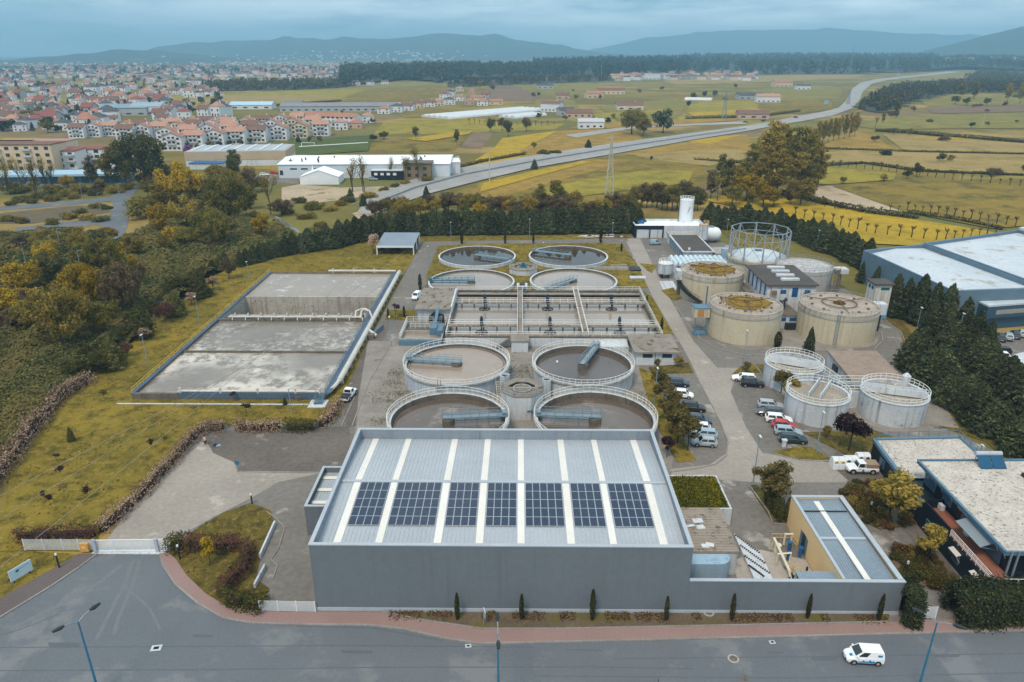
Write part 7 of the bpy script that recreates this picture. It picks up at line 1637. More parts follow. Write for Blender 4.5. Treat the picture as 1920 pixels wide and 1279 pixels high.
for px,py,ty,lab in((1236,735,690,'furthest back of the parking row'),(1244,762,712,'second from the back of the parking row'),(1254,790,730,'third from the back of the parking row'),(1264,815,750,'fourth from the back of the parking row'),(1289,846,780,'nearest of the parking row, by the silver hatchback'),(1270,832,766,'second nearest of the parking row')):tpx('small',px,py,ty,L_park,'parking_tree','brown-olive young tree, '+lab,'tree',TR,1.08)
for px,py,ty,m,wide,lab in((1464,737,690,L_park,1.0,'olive young tree in front of the rearmost white tank'),(1480,757,708,L_gold,.9,'golden young tree beside the olive one before the rearmost white tank'),(1398,703,678,L_park,1.1,'small round tree on the grass tip above the white estate car'),(1441,948,864,L_park,1.2,'rounded olive tree at the head of the cypress row'),(1662,990,884,L_gold,1.1,'large bushy golden tree over the shrub bed by the office'),(1737,1058,984,L_gold,.9,'golden tree by the office terrace above the street hedge'),(1591,846,772,L_plum,1.15,'dark purple plum tree before the twin-beam tank'),(1549,822,798,L_gold,1.1,'small yellow shrub-like tree at the foot of the twin-beam tank'),(1272,690,664,L_gold,1.0,'small golden tree at the corner of the white flat-roofed house'),(1250,858,816,L_plum,.9,'small purple tree by the hall back right corner'),(1232,695,672,L_park,.9,'little tree on the grass by the white flat-roofed house'),(395,1060,1006,L_yellow,.7,'slender bright yellow-green sapling on the island lawn'),(700,474,436,L_hflow,1.0,'pink-white blossoming tree at the left of the shelter'),(715,476,462,L_hred,1.6,'round reddish shrub before the shelter, left'),(747,476,462,L_hred,1.6,'round reddish shrub before the shelter, right')):tpx('small',px,py,ty,m,'ornamental_tree',lab,'tree',None,wide)
for px,py,ty,lab in((95,948,926,'beside its twin at the lower left'),(86,940,920,'just above its twin at the lower left'),(166,936,911,'right of the pair at the lower left'),(108,868,850,'mid-lawn near the red hedge'),(463,782,755,'behind the pale hedge block, the reddest'),(440,755,734,'at the concrete strip before the basin'),(742,596,568,'on the lawn strip above the dark yard'),(310,835,812,'greenish, left of the lane hedge top'),(285,842,822,'small one near the lane hedge'),(197,752,728,'thin one by the basin corner'),(116,895,872,'upper one left of centre')):tpx('sapling',px,py,ty,L_plum if 'green' not in lab and 'thin' not in lab else L_olive,'plum_sapling','small purple plum sapling on the left lawn, '+lab,'sapling','saplings on the lawns',1.1)
for k,(bed,cnt,lab)in enumerate((([(1576,925),(1592,908),(1650,904),(1666,908),(1708,985),(1650,992),(1614,972)],40,'low rounded shrub in the bed between the ochre building and the office'),([(1672,1042),(1700,1030),(1738,1032),(1785,1098),(1695,1098)],26,'low rounded shrub in the bed by the street hedge and office'))):
 q=np.array([(p.x,p.y)for p in poly(bed)]);lo2,hi2=q.min(0),q.max(0);S=[]
 while len(S)<cnt:
  c=rng.uniform(lo2,hi2)
  if inside(c[None],q)[0]and all((c[0]-a)**2+(c[1]-b)**2>.8 for a,b in S):S.append(tuple(c))
 for a,b in S:plant('bush',a,b,random.uniform(.7,1.3),random.choice([L_bush,L_bush,L_bushr,L_hgreen,L_gold]),'garden_shrub',lab,'shrub',('garden shrubs in the large office bed','garden shrubs in the small office bed')[k],1.25,.18)
CT='trees about the valley fields'
for kind,px,py,ty,m,wide,lab in(('tall',1440,352,212,L_gold,1.05,'tallest tree, tan-gold, in the big poplar group'),('tall',1492,345,224,L_olive,1.0,'olive tall tree at the right of the big poplar group'),('tall',1455,370,266,L_gold,1.2,'golden tree in front of the big poplar group'),('tall',1420,372,280,L_gold,1.0,'golden tree at the left front of the big poplar group'),('tall',1492,368,276,L_gold,1.1,'golden tree at the right front of the big poplar group'),('tall',1466,340,225,L_olive,1.0,'olive tree in the middle of the big poplar group'),('tall',1516,330,232,L_gold,.9,'slim tree at the right edge of the big poplar group'),('tall',1354,368,282,L_dark,1.0,'dark olive tree standing left of the big poplar group'),('tall',1332,374,312,L_brown,1.1,'brown tree at the left edge of the poplar group'),('round',1300,384,345,L_brown,1.2,'brown low tree left of the poplar group'),('round',1450,388,348,L_olive,1.2,'olive shrub tree at the foot of the poplar group'),('round',1410,382,352,L_olive,1.1,'olive shrub under the left of the poplar group'),('round',1482,384,352,L_brown,1.1,'brown shrub under the right of the poplar group'),('spread',1184,252,203,L_olive,.9,'broad olive tree by the farm road'),('round',1206,256,220,L_gold,1.1,'golden tree right of the broad olive tree by the farm road'),('farround',1243,250,200,L_conif,1.0,'very dark round pine by the farm road'),('round',780,262,236,L_dark,.8,'dark pointed tree in the olive field'),('tall',857,272,239,L_brown,.8,'slim brown tree in the olive field'),('round',921,248,219,L_dark,.8,'dark slim tree, left of three by the glasshouse field'),('round',941,246,218,L_brown,.8,'brown slim tree, middle of three by the glasshouse field'),('round',953,256,225,L_dark,.9,'dark rounded tree, lowest of three by the glasshouse field'),('round',987,246,219,L_brown,1.0,'brown rounded tree at the top of the yellow field'),('round',1001,280,265,L_olive,.9,'small tree at the edge of the yellow field'),('conifer',1103,278,261,L_conif,1.6,'dark conical shrub at the road side'),('conifer',800,378,348,L_conif,1.1,'dark conical tree on the near verge of the highway'),('conifer',658,378,352,L_conif,1.2,'dark conical tree left of the highway end'),('conifer',682,388,364,L_conif,1.3,'dark conical tree at the rubble bank'),('conifer',1002,318,298,L_conif,1.4,'dark conical tree beside the highway below the striped field'),('bush',1020,290,279,L_dark,1.6,'left of two dark bushes on the highway verge'),('bush',1040,288,280,L_dark,2.2,'right of two dark bushes on the highway verge'),('spread',548,330,298,L_dark,.5,'dark shrub at the left end of the white warehouse'),('round',720,262,244,L_dark,1.6,'dark shrub beside the playing field corner'),('round',700,266,250,L_dark,1.4,'dark shrub left of another by the playing field corner'),('tall',1680,222,185,L_olive,.8,'olive tree among the far right fields'),('tall',1655,232,205,L_gold,.7,'golden thin tree beside the far wood edge'),('round',1790,196,178,L_dark,1.2,'dark round tree left in the far right row'),('round',1812,198,180,L_dark,1.2,'dark round tree second in the far right row'),('round',1850,198,182,L_dark,1.2,'dark round tree third in the far right row'),('tall',1888,192,152,L_gold,.9,'pale gold tall tree at the far right'),('tall',1912,194,150,L_gold,.9,'pale gold tall tree at the right picture edge'),('tall',1800,186,146,L_olive,1.0,'tall olive tree behind the far right row, left'),('tall',1825,186,148,L_olive,1.0,'tall olive tree behind the far right row, right'),('round',1718,332,302,L_brown,.9,'brown tree with a dark bush in the vineyards'),('round',1580,345,330,L_olive,1.2,'small bush tree in the bright green field'),('round',1700,335,318,L_dark,1.4,'dark bush in the vineyards'),('round',1918,322,308,L_dark,1.2,'dark bush at the right edge in the vineyards'),('round',1540,385,366,L_olive,1.2,'bush on the pale bare earth patch'),('round',1575,392,378,L_brown,1.2,'brown bush on the pale bare earth patch'),('round',1705,255,240,L_gold,1.0,'gold bush by the right field wall'),('tall',1378,372,300,L_gold,1.2,'low golden tree left of the big poplar group trunk line'),('round',1398,378,322,L_yellow,1.3,'yellowish low tree at the left foot of the big poplar group'),('tall',1512,370,298,L_olive,1.2,'low olive tree right of the big poplar group'),('tall',1532,352,268,L_gold,1.0,'golden tree joining the poplar line to the big group'),('round',1500,386,330,L_gold,1.3,'rounded golden tree at the right foot of the big poplar group'),('tall',1408,360,262,L_olive,1.1,'olive tree at the left shoulder of the big poplar group'),('round',1372,386,345,L_olive,1.3,'low olive bushy tree before the slender pole'),('round',1430,390,335,L_yellow,1.2,'warm yellow low tree in the front of the big poplar group'),):tpx(kind,px,py,ty,m,'field_tree',lab,'tree',CT,wide)
for i in range(24):
 px,py=random.uniform(1610,1930),random.choice([random.uniform(178,215),random.uniform(215,262),random.uniform(262,345)]);p=at(px,py)
 plant(random.choice(['farround','farround','bush']),p.x,p.y,random.uniform(3,7),random.choice([L_far,L_olive,L_gold,L_brown]),'field_tree','small lone tree scattered over the right-hand fields','tree','lone trees of the right-hand fields',1.2)
for i in range(8):px=1532+i*10;tpx('tall',px,272-i*2.2,222-i*2.6,L_gold,'poplar_tree','slim tan poplar in the line running to the highway, %s from the left'%('first second third fourth fifth sixth seventh eighth'.split()[i]),'tree','poplar line by the highway',.6)
def vines(pts,n,grp,lab,h=3.2):
 P_=[at(*p)for p in pts]
 L=sum((b-a).length for a,b in zip(P_,P_[1:]))
 for p in line_pts(pts,L/n):plant('vine',p.x,p.y,h*random.uniform(.8,1.2),L_brown,'pruned_vine',lab,'vine',grp,1.0)
vines([(1490,408),(1560,420),(1640,440),(1760,452),(1880,440)],22,'pruned vines along the yellow field','pruned dark vine stem along the yellow field behind the conifers',4.2)
vines([(1560,312),(1660,320),(1780,336),(1920,352),(1990,360)],26,'pruned vines in the right fields','pruned dark vine stem in the row across the right fields',4)
vines([(1700,396),(1780,408),(1860,420),(1920,428)],14,'pruned vines below the bare earth','pruned dark vine stem below the pale bare earth',4)
vines([(1480,375),(1560,392),(1640,402),(1700,396)],12,'pruned vines round the bare earth','pruned dark vine stem at the edge of the pale bare earth',3)
vines([(880,232),(960,236),(1050,236)],16,'pruned vines by the glasshouses','pruned vine stem by the long glasshouses',4)
for pts,lab,w,h in(([(1640,247),(1700,250),(1780,258),(1920,268),(2040,282)],'dark hedgerow crossing the far right fields',3,2.6),([(1535,312),(1620,307),(1720,322),(1920,330)],'thin hedgerow below the tan right field',1.5,1.2),([(1500,283),(1540,279),(1690,285),(1920,290)],'thin dark hedgerow above the tan right field',1.5,1.2),([(1300,300),(1380,306),(1420,300)],'thin hedgerow left of the poplar group',1.5,1.4),([(1700,400),(1800,415),(1880,432)],'low hedgerow under the vine stems at the right',2,1.4),([(1410,355),(1500,372),(1620,400),(1720,412)],'rough hedgerow between the yellow field and the bare earth',3,2.0),([(330,208),(480,202),(640,190)],'thin hedgerow at the front of the far left field',3,2),([(1285,224),(1420,220),(1500,210)],'hedgerow behind the highway junction',3,2.5),([(840,322),(900,305),(985,290)],'low hedgerow along the highway under the bright yellow field',2,1.5)):
 hedge('hedgerow',lab,pts,w,h,L_dark,9,.45,'hedgerows about the fields')
hw={k:mat(k+'_house_wall',c,tuple(x*.88 for x in c[:3])+(1,),.8,.2,1)for k,c in dict(white=C(214,216,220),cream=C(206,194,170),grey=C(168,172,176),pink=C(192,166,150),peach=C(206,186,158)).items()}
hr={k:mat(k+'_house_roof',c,tuple(x*.8 for x in c[:3])+(1,),.9,.15,1.5)for k,c in dict(orange=C(166,120,100),brown=C(122,92,80),slate=C(84,84,88),red=C(136,84,74),terracotta=C(176,136,116)).items()}
hwin=mat('house_window',C(56,64,72),C(44,52,60),.2)
balm=mat('balcony_slab',C(186,188,190),C(170,172,174),.8)
def house_mesh(w,d,h,rh,hip,wm,rm,wins,name_parts,root,gable='x'):
 """gabled or hipped house, local coordinates, front is -y"""
 mb=MB();mb.box(-w/2,-d/2,0,w/2,d/2,h)
 if not hip:
  if gable=='y':mb.add([(-w/2,-d/2,h),(w/2,-d/2,h),(0,-d/2,h+rh),(-w/2,d/2,h),(w/2,d/2,h),(0,d/2,h+rh)],[(0,1,2),(5,4,3)])
  else:mb.add([(-w/2,-d/2,h),(-w/2,d/2,h),(-w/2,0,h+rh),(w/2,-d/2,h),(w/2,d/2,h),(w/2,0,h+rh)],[(2,1,0),(3,4,5)])
 mb.build('wall',wm,root)
 e=.5;r=MB();z=h-.15
 if hip:
  k=min(w,d)/2*.9
  a=[(-w/2-e,-d/2-e,z),(w/2+e,-d/2-e,z),(w/2+e,d/2+e,z),(-w/2-e,d/2+e,z)]
  if w>=d:t=[(-w/2+k,0,h+rh),(w/2-k,0,h+rh)];r.add(a+t,[(0,1,5,4),(1,2,5),(2,3,4,5),(3,0,4),(3,2,1,0)])
  else:t=[(0,-d/2+k,h+rh),(0,d/2-k,h+rh)];r.add(a+t,[(0,1,4),(1,2,5,4),(2,3,5),(3,0,4,5),(3,2,1,0)])
 elif gable=='y':
  for s in(-1,1):r.add([(s*(w/2+e),-d/2-e,z-.1),(0,-d/2-e,h+rh+.1),(0,d/2+e,h+rh+.1),(s*(w/2+e),d/2+e,z-.1),(s*(w/2+e),-d/2-e,z-.35),(0,-d/2-e,h+rh-.15),(0,d/2+e,h+rh-.15),(s*(w/2+e),d/2+e,z-.35)],[(0,1,2,3),(4,7,6,5),(0,4,5,1),(3,2,6,7),(0,3,7,4)])
 else:
  for s in(-1,1):r.add([(-w/2-e,s*(d/2+e),z-.1),(-w/2-e,0,h+rh+.1),(w/2+e,0,h+rh+.1),(w/2+e,s*(d/2+e),z-.1),(-w/2-e,s*(d/2+e),z-.35),(-w/2-e,0,h+rh-.15),(w/2+e,0,h+rh-.15),(w/2+e,s*(d/2+e),z-.35)],[(0,1,2,3),(4,7,6,5),(0,4,5,1),(3,2,6,7),(0,3,7,4)])
 ro_=r.build('roof',rm,root)
 MB().box(w*.2,d*.1,h+rh*.3,w*.2+.9,d*.1+.8,h+rh+.9).build('chimney',wm,ro_)
 for(x,zz,ww,hh,bal)in wins:
  MB().box(x-ww/2,-d/2-.06,zz,x+ww/2,-d/2-.004,zz+hh).build('window' if hh<2 else 'balcony_door',hwin,root)
  if bal:MB().box(x-ww/2-.5,-d/2-1.1,zz-.25,x+ww/2+.5,-d/2-.062,zz+.75).build('balcony',balm,root)
def place(o,px,py,rot,label,group,scale=1.0,z=0):
 p=at(px,py);o.location=(p.x,p.y,z);o.rotation_euler=(0,0,rot);o.scale=scale if hasattr(scale,'__len__')else(scale,)*3;o['label']=label;o['group']=group
 return o
protos=[]
for i,(wm,rm,g)in enumerate(((hw['white'],hr['orange'],'y'),(hw['white'],hr['terracotta'],'x'),(hw['cream'],hr['orange'],'y'),(hw['white'],hr['brown'],'x'))):
 o=thing('row_house','x','house');wins=[]
 for fl in range(3):
  for x in(-4.2,-1.4,1.4,4.2):wins.append((x,1.0+fl*3.0,1.7,2.1 if abs(x)<2 and fl else 1.4,abs(x)<2 and fl>0))
 house_mesh(12.5,12,9.2,2.6,False,wm,rm,wins,None,o,g);protos.append(o)
used_proto=set()
def rowhouse(k,px,py,rot,label,group,sc=1.0):
 if k not in used_proto:used_proto.add(k);return place(protos[k],px,py,rot,label,group,sc)
 o=dup(protos[k]);return place(o,px,py,rot,label,group,sc)
ords='first second third fourth fifth sixth seventh eighth ninth tenth eleventh twelfth thirteenth fourteenth fifteenth sixteenth'.split()
ROWS=[((330,281),(604,254),8,'front row of white terraces behind the playing field',.1,1.0),((318,268),(590,244),8,'second row of white terraces behind the playing field',.1,1.0),((240,262),(560,236),11,'third row of terraces with orange roofs',.1,.95),((150,258),(420,240),10,'rearmost left row of orange-roofed terraces',.12,.9)]
for(a,b,n,lab,rot,sc)in ROWS:
 for i in range(n):
  f=i/(n-1);k=(i+len(lab))%4 if n>8 else(0,1,0,1,3,0,2,1)[i%8]
  rowhouse(k,a[0]+(b[0]-a[0])*f,a[1]+(b[1]-a[1])*f,rot,'%s house from the left in the %s'%(ords[i],lab),'terraced houses of the town',sc)
o=thing('long_terrace','long white terrace with one continuous orange roof behind the playing field','building',(0,0,0));wins=[(-30+i*4.6,1+fl*3,2.2,1.5,fl==1)for i in range(14)for fl in range(3)]
house_mesh(66,13,9,2.6,False,hw['white'],hr['orange'],wins,None,o);p=at(612,236);o.location=(p.x,p.y,0);o.rotation_euler=(0,0,-.32)
def flats(name,label,px,py,w,d,h,wm,top,rot=0,floors=4,roof=None):
 o=thing(name,label,'building');MB().box(-w/2,-d/2,0,w/2,d/2,h).build('wall',wm,o)
 MB().box(-w/2-.3,-d/2-.3,h+.002,w/2+.3,d/2+.3,h+.5).build('roof',top,o)
 n_=max(2,int(w/5))
 for fl in range(floors):
  for i in range(n_):
   x=-w/2+(i+.5)*w/n_;zz=1.0+fl*(h/floors);ww=w/n_*.42
   MB().box(x-ww/2,-d/2-.07,zz,x+ww/2,-d/2-.004,zz+1.7).build('window',hwin,o)
   if i%3==1 and fl:MB().box(x-w/n_*.45,-d/2-1.3,zz-.3,x+w/n_*.45,-d/2-.075,zz+.6).build('balcony',balm,o)
 p=at(px,py);o.location=(p.x,p.y,0);o.rotation_euler=(0,0,rot);return o
flats('apartment_block','cream apartment block with brown roof at the left edge of the town',30,318,52,16,14,hw['peach'],hr['brown'],.06,4)
flats('apartment_block','white apartment block with a small red roof terrace right of the cream block',112,314,26,14,9.5,hw['white'],hr['red'],.1,3)
flats('apartment_block','white stepped apartment block behind the golden trees',165,306,24,14,8.5,hw['white'],hr['red'],.1,3)
flats('apartment_block','pale building partly hidden by the dark tree at the access road',250,318,18,12,10,hw['white'],balm,.1,3)
flats('apartment_block','low cream building with orange roof cut by the left edge',-20,296,50,20,9,hw['cream'],hr['terracotta'],.06,3)
flats('apartment_block','wide cream building with orange roof behind the cream apartment block',70,292,44,18,9,hw['cream'],hr['terracotta'],.06,3)
o=thing('glazed_arcade','long low shop arcade with pale blue roof and glass front at the far left','building');mb=MB().box(-46,-8,3.9,46,8,4.9);mb.build('roof',mat('pale_blue_canopy',C(168,196,214),C(146,178,198),.5),o);MB().box(-44,-6,0,44,7,3.898).build('wall',mat('blue_shopfront',C(92,132,158),C(70,104,128),.4),o)
for i in range(18):x=-43+i*4.8;MB().box(x,-6.1,.4,x+3.4,-6.004,3.4).build('window',sg,o)
p=at(70,342);o.location=(p.x,p.y,0);o.rotation_euler=(0,0,.1)
tan=mat('tan_cladding',C(186,170,146),C(170,154,132),.8)
o=thing('tan_hall','tan flat-roofed hall with grey lower floor, before the playing field','building');MB().box(-28,-14,3.6,28,18,8.2).build('upper_wall',tan,o);MB().box(-27.8,-13.8,0,27.8,17.8,3.598).build('lower_wall',offwhite,o);MB().box(-27,-13,8.202,27,17,8.4).build('roof',roofmetal,o)
for i in range(7):MB().box(-25+i*7.6,-12,8.402,-24+i*7.6,16,8.9).build('rooflight',white,o)
MB().box(28.004,-4,.2,28.1,4,3.2).build('door',offwhite,o);MB().box(-4,-14.08,5,-1,-14.004,6).build('window',hwin,o)
for i in range(4):MB().box(28.004,-12+i*6,.8,28.1,-9+i*6,2.6).build('window',hwin,o)
p=at(455,305);o.location=(p.x,p.y,0);o.rotation_euler=(0,0,.12)
MBq=MB().box(-9,-4,0,9,4,3.2);o2=thing('blue_shed','small shed with a bright blue sheet roof before the tan hall','shed');MBq.build('wall',offwhite,o2);MB().box(-9.4,-4.4,3.202,9.4,4.4,3.5).build('roof',bluepaint,o2);p=at(392,316);o2.location=(p.x,p.y,0)
o=thing('white_warehouse','long bright white warehouse with gently pitched roof beside the highway','building');c0=at(700,332);Wd,Dp=88,40
mb=MB();mb.box(-44,-18,0,44,18,7);mb.build('wall',mat('pale_blue_white_cladding',C(206,214,222),C(190,200,210),.6),o)
mb=MB();mb.add([(-44.5,-18.5,7.01),(44.5,-18.5,7.01),(44.5,0,8.6),(-44.5,0,8.6),(44.5,18.5,7.01),(-44.5,18.5,7.01)],[(0,1,2,3),(3,2,4,5),(1,4,2),(0,3,5),(0,5,4,1)]);mb.build('roof',whiteroof,o)
for i in range(3):MB().box(-38+i*5.5,-18.08,4.4,-34.5+i*5.5,-18.004,5.1).build('window',hwin,o)
MB().box(-22,-18.08,.2,-17,-18.004,4.6).build('roller_door',mat('teal_grey_door',C(92,118,132),C(80,104,118),.5),o);MB().box(-43.4,-18.08,1.6,-41.8,-18.004,4).build('window',hwin,o)
for x,y in((-33,-12),(-32,-8),(-26,-4),(-24,-14),(-25,-11),(-18,-3),(28,-6),(29,-10),(28.5,-14),(30,-2)):MB().cyl(x,y,7.2,9.2,.35,n=8).build('roof_vent',darkmetal,o)
o.location=(c0.x-4.5,c0.y+15,0);o.rotation_euler=(0,0,.04)
o=thing('warehouse_end','white-walled end yard and block at the right end of the white warehouse','building');MB().box(-12,-7,0,12,7,6.2).build('wall',offwhite,o);MB().box(-12.3,-7.3,6.202,12.3,7.3,6.6).build('roof',whiteroof,o);p=at(822,326);o.location=(p.x-1,p.y+4,0);o.rotation_euler=(0,0,.15)
o=thing('brown_house','brown unfinished house behind the bare trees by the white warehouse','building');MB().box(-7,-5,0,7,5,8).build('wall',mat('brown_render',C(142,124,100),C(118,102,84),.9),o);MB().box(-7.6,-5.6,8.002,7.6,5.6,8.4).build('roof',concdark,o)
for x in(-4,0,4):
 for z in(1.4,4.8):MB().box(x-.9,-5.06,z,x+.9,-5.004,z+1.6).build('window',hwin,o)
p=at(785,334);o.location=(p.x,p.y,0)
o=thing('dark_cabin','long dark navy cabin with small white windows before the white warehouse','cabin');MB().box(-8,-3,0,8,3,4.6).build('wall',navy,o);MB().box(-8.2,-3.2,4.602,8.2,3.2,4.9).build('roof',offwhite,o)
for i in range(4):MB().box(-6.5+i*3.2,-3.06,2.4,-4.8+i*3.2,-3.004,3.6).build('window',white,o)
p=at(728,336);o.location=(p.x,p.y,0)
o=thing('white_marquee','white marquee tent with pointed gable and small spire at its back','tent');mb=MB();w,d,h,r=9.4,7,3.8,3.2
tentm=mat('white_tent_fabric',C(228,232,238),C(210,216,224),.6)
mb.box(-w,-d,0,w,d,h);mb.add([(-w,-d,h),(w,-d,h),(0,-d,h+r),(-w,d,h),(w,d,h),(0,d,h+r)],[(0,1,2),(5,4,3)]);mb.build('wall',tentm,o)
mb=MB();mb.add([(-w-.3,-d-.3,h-.1),(0,-d-.3,h+r+.05),(0,d+.3,h+r+.05),(-w-.3,d+.3,h-.1),(w+.3,-d-.3,h-.1),(w+.3,d+.3,h-.1)],[(0,1,2,3),(1,4,5,2)]);mb.build('roof',mat('bright_tent_roof',C(244,246,250),C(232,236,242),.5),o)
MB().cyl(-5.5,5,3,7.5,1.3,.05,n=8).build('spire',tentm,o)
p=at(600,345);o.location=(p.x,p.y+5,0);o.rotation_euler=(0,0,.05)
tun=mat('pale_tunnel_film',C(206,210,212),C(184,190,194),.4)
def tunnel(label,a,b,wid,n,name='glasshouse'):
 A,B=at(*a),at(*b);d=B-A;L=d.length;c=(A+B)/2;o=thing(name,label,'glasshouse');mb=MB();w=wid/n
 for i in range(n):
  y=-wid/2+(i+.5)*w;ring_=lambda x:[(x,y+w/2*math.cos(t),3.2*math.sin(t)*.9+.2)for t in np.linspace(0,PI,7)]
  mb.loft([ring_(-L/2),ring_(L/2)])
 mb.build('cover',tun,o);o.location=(c.x,c.y,0);o.rotation_euler=(0,0,math.atan2(d.y,d.x));return o
tunnel('long pale glasshouse range slanting across the middle fields',(815,222),(1000,206),40,5);tunnel('shorter pale glasshouse before the long range',(950,222),(1010,216),22,3);tunnel('small pale glasshouse far right of the farm road',(1285,187),(1335,188),20,2)
def shed(name,label,px,py,w,d,h,wm,rm,rot=0,rh=2.5,wins=0):
 o=thing(name,label,'building');house_mesh(w,d,h,rh,False,wm,rm,[(-w/2+(i+.5)*w/wins,1.2,w/wins*.4,1.5,False)for i in range(wins)],None,o,'x');p=at(px,py);o.location=(p.x,p.y,0);o.rotation_euler=(0,0,rot);return o
shed('long_shed','very long grey shed with rows of small windows beyond the terraces',640,208,130,20,6,hw['grey'],mat('grey_fibre_roof',C(140,140,142),C(118,118,122),.9),.08,3,16)
shed('long_shed','grey shed at the left end of the very long one',552,206,20,22,8,hw['grey'],mat('grey_fibre_roof_dark',C(126,126,130),C(106,106,110),.9),.08,2,3)
shed('blue_roof_shed','large shed with pale blue roof in the town, left of the open field',240,215,48,30,8,hw['grey'],mat('pale_blue_shed_roof',C(128,150,166),C(108,132,150),.6),.15,3,4)
shed('blue_roof_shed','second pale blue-roofed shed beside the larger one',283,214,30,30,9,hw['white'],mat('pale_blue_shed_roof_light',C(150,168,182),C(130,150,166),.6),.15,3,4)
shed('blue_hangar','low pale blue hangar roof at the front of the far left field',475,204,48,20,5,hw['white'],mat('light_blue_hangar_roof',C(176,204,220),C(150,184,204),.5),.05,3,4)
shed('farmhouse','white farm building with low roof by the farm road',1107,240,22,14,6,hw['white'],balm,0,2,4)
shed('farmhouse','white two-storey house above the farm road',1035,209,22,14,9,hw['white'],hr['brown'],-.4,2,5)
shed('farmhouse','brown-roofed low farmhouse right of the white two-storey one',1085,220,26,14,5,hw['pink'],hr['brown'],0,3,4)
shed('farmhouse','dark-roofed farmhouse beside the white farm building',1060,216,16,12,6,hw['grey'],hr['slate'],.3,2,3)
shed('farmhouse','orange house with a peach wall in the middle fields',1113,184,24,16,7,hw['peach'],hr['orange'],.2,3,3)
shed('farmhouse','long red-roofed farm range in the middle fields',1145,176,44,16,6,hw['cream'],hr['red'],-.05,3,6)
shed('farmhouse','pinkish small house in the middle fields',1055,186,18,14,6,hw['pink'],hr['brown'],0,3,2)
shed('farmhouse','white house with a red roof left of the highway bend',1438,192,30,16,8,hw['white'],hr['terracotta'],-.1,3,5)
shed('farmhouse','dark-roofed low house beside the white house at the highway bend',1405,186,36,16,6,hw['grey'],hr['slate'],.1,3,4)
shed('farmhouse','peach hamlet house left of the highway',1465,163,36,18,9,hw['peach'],hr['orange'],.2,3,4)
shed('farmhouse','white low house right of the peach hamlet house',1504,168,24,14,7,hw['white'],hr['slate'],0,2,3)
shed('farmhouse','brown farm with lean-tos beside the highway junction',1410,222,30,14,5,hw['pink'],hr['brown'],-.1,3,3)
shed('flat_block','white modern flat-roofed house by the pine wood',1222,149,38,18,13,hw['white'],balm,0,.4,4)
shed('flat_block','second white modern flat-roofed house by the pine wood',1256,149,34,18,12,hw['white'],balm,0,.4,4)
shed('farmhouse','long pale house left of the modern ones by the pine wood',1160,149,42,18,10,hw['cream'],hr['terracotta'],0,3,4)
shed('farmhouse','brown roof farm building in the field at the right end of the farm road',1290,148,40,16,7,hw['grey'],hr['brown'],0,3,3)
shed('farmhouse','greenish roofed small barn in the green middle field',1022,166,30,16,6,hw['grey'],hr['slate'],0,2,3)
shed('farmhouse','small brown-roofed house over the top of the broad olive tree',1180,206,30,16,6,hw['cream'],hr['brown'],0,3,3)
hp=[]
for i,(wm,rm,w,d,h,hip)in enumerate((('white','orange',14,11,6,True),('cream','terracotta',13,11,6.5,True),('white','brown',15,11,6,False),('pink','orange',12,10,5,True),('white','slate',14,12,7,True),('grey','red',13,11,6,False),('peach','brown',14,11,6.5,True),('white','red',16,12,7,True),('cream','orange',18,10,4.5,False),('white','terracotta',11,10,7,True))):
 o=thing('town_house','x','house');house_mesh(w,d,h,2.6,hip,hw[wm],hr[rm],[(-w*.3,1,1.6,1.5,False),(w*.3,1,1.6,1.5,False),(-w*.3,3.8,1.6,1.4,False),(w*.3,3.8,1.6,1.4,False),(0,.1,1.4,2.2,False)][:5 if h>5.5 else 2],None,o);hp.append((o,wm,rm))
first=set()
def town(k,px,py,rot,sc,where,group):
 o,wm,rm=hp[k]
 lab='%s-walled house with %s roof, %s'%(wm,{'slate':'dark grey','terracotta':'pale orange'}.get(rm,rm),where)
 if k in first:o=dup(o)
 first.add(k);return place(o,px,py,rot,lab,group,sc)
for i,(px,py,k,w_)in enumerate(((722,213,0,'leftmost of the hamlet before the long shed'),(745,210,4,'second of the hamlet row'),(765,207,2,'in the hamlet row left of the middle'),(785,203,6,'cream-peach in the hamlet row'),(805,200,2,'in the hamlet row before the brown field'),(822,198,1,'in the hamlet row right of the middle'),(843,196,4,'square one in the hamlet'),(862,189,0,'above the hamlet row'),(880,196,3,'the most orange in the hamlet'),(905,198,0,'at the right of the hamlet row'),(930,196,8,'long one at the hamlet right end'),(845,180,4,'small one behind the hamlet'),(862,172,1,'at the top of the hamlet'),(885,176,3,'upper orange one in the hamlet'),(910,184,5,'in the upper hamlet by the brown field'),(835,185,7,'left in the upper hamlet'),(895,188,8,'long one in the upper hamlet'),(668,160,7,'alone by the left end of the pine wood'),(695,160,4,'second by the left end of the pine wood'),(722,158,2,'third by the left end of the pine wood'),(668,240,3,'below the terraces, left of the playing field'),(690,230,9,'below the very long shed'),(648,236,0,'between the terraces and the playing field'),(322,197,1,'alone in front of the open field'),(640,243,9,'small white one at the playing field corner'))):
 town(k,px,py,random.uniform(-.3,.3),.95,w_,'hamlet houses')
rt2=random.Random(5);spots=[]
bands=[((0,300),(222,246),26,'in the town band behind the apartment blocks'),((0,430),(206,232),34,'in the band of villas behind the orange terraces'),((0,320),(182,206),44,'in the middle town among dark trees'),((0,420),(160,184),58,'in the far part of the left town'),((300,640),(144,162),34,'in the far town behind the open field'),((0,330),(144,162),40,'in the farthest visible streets at the left')]
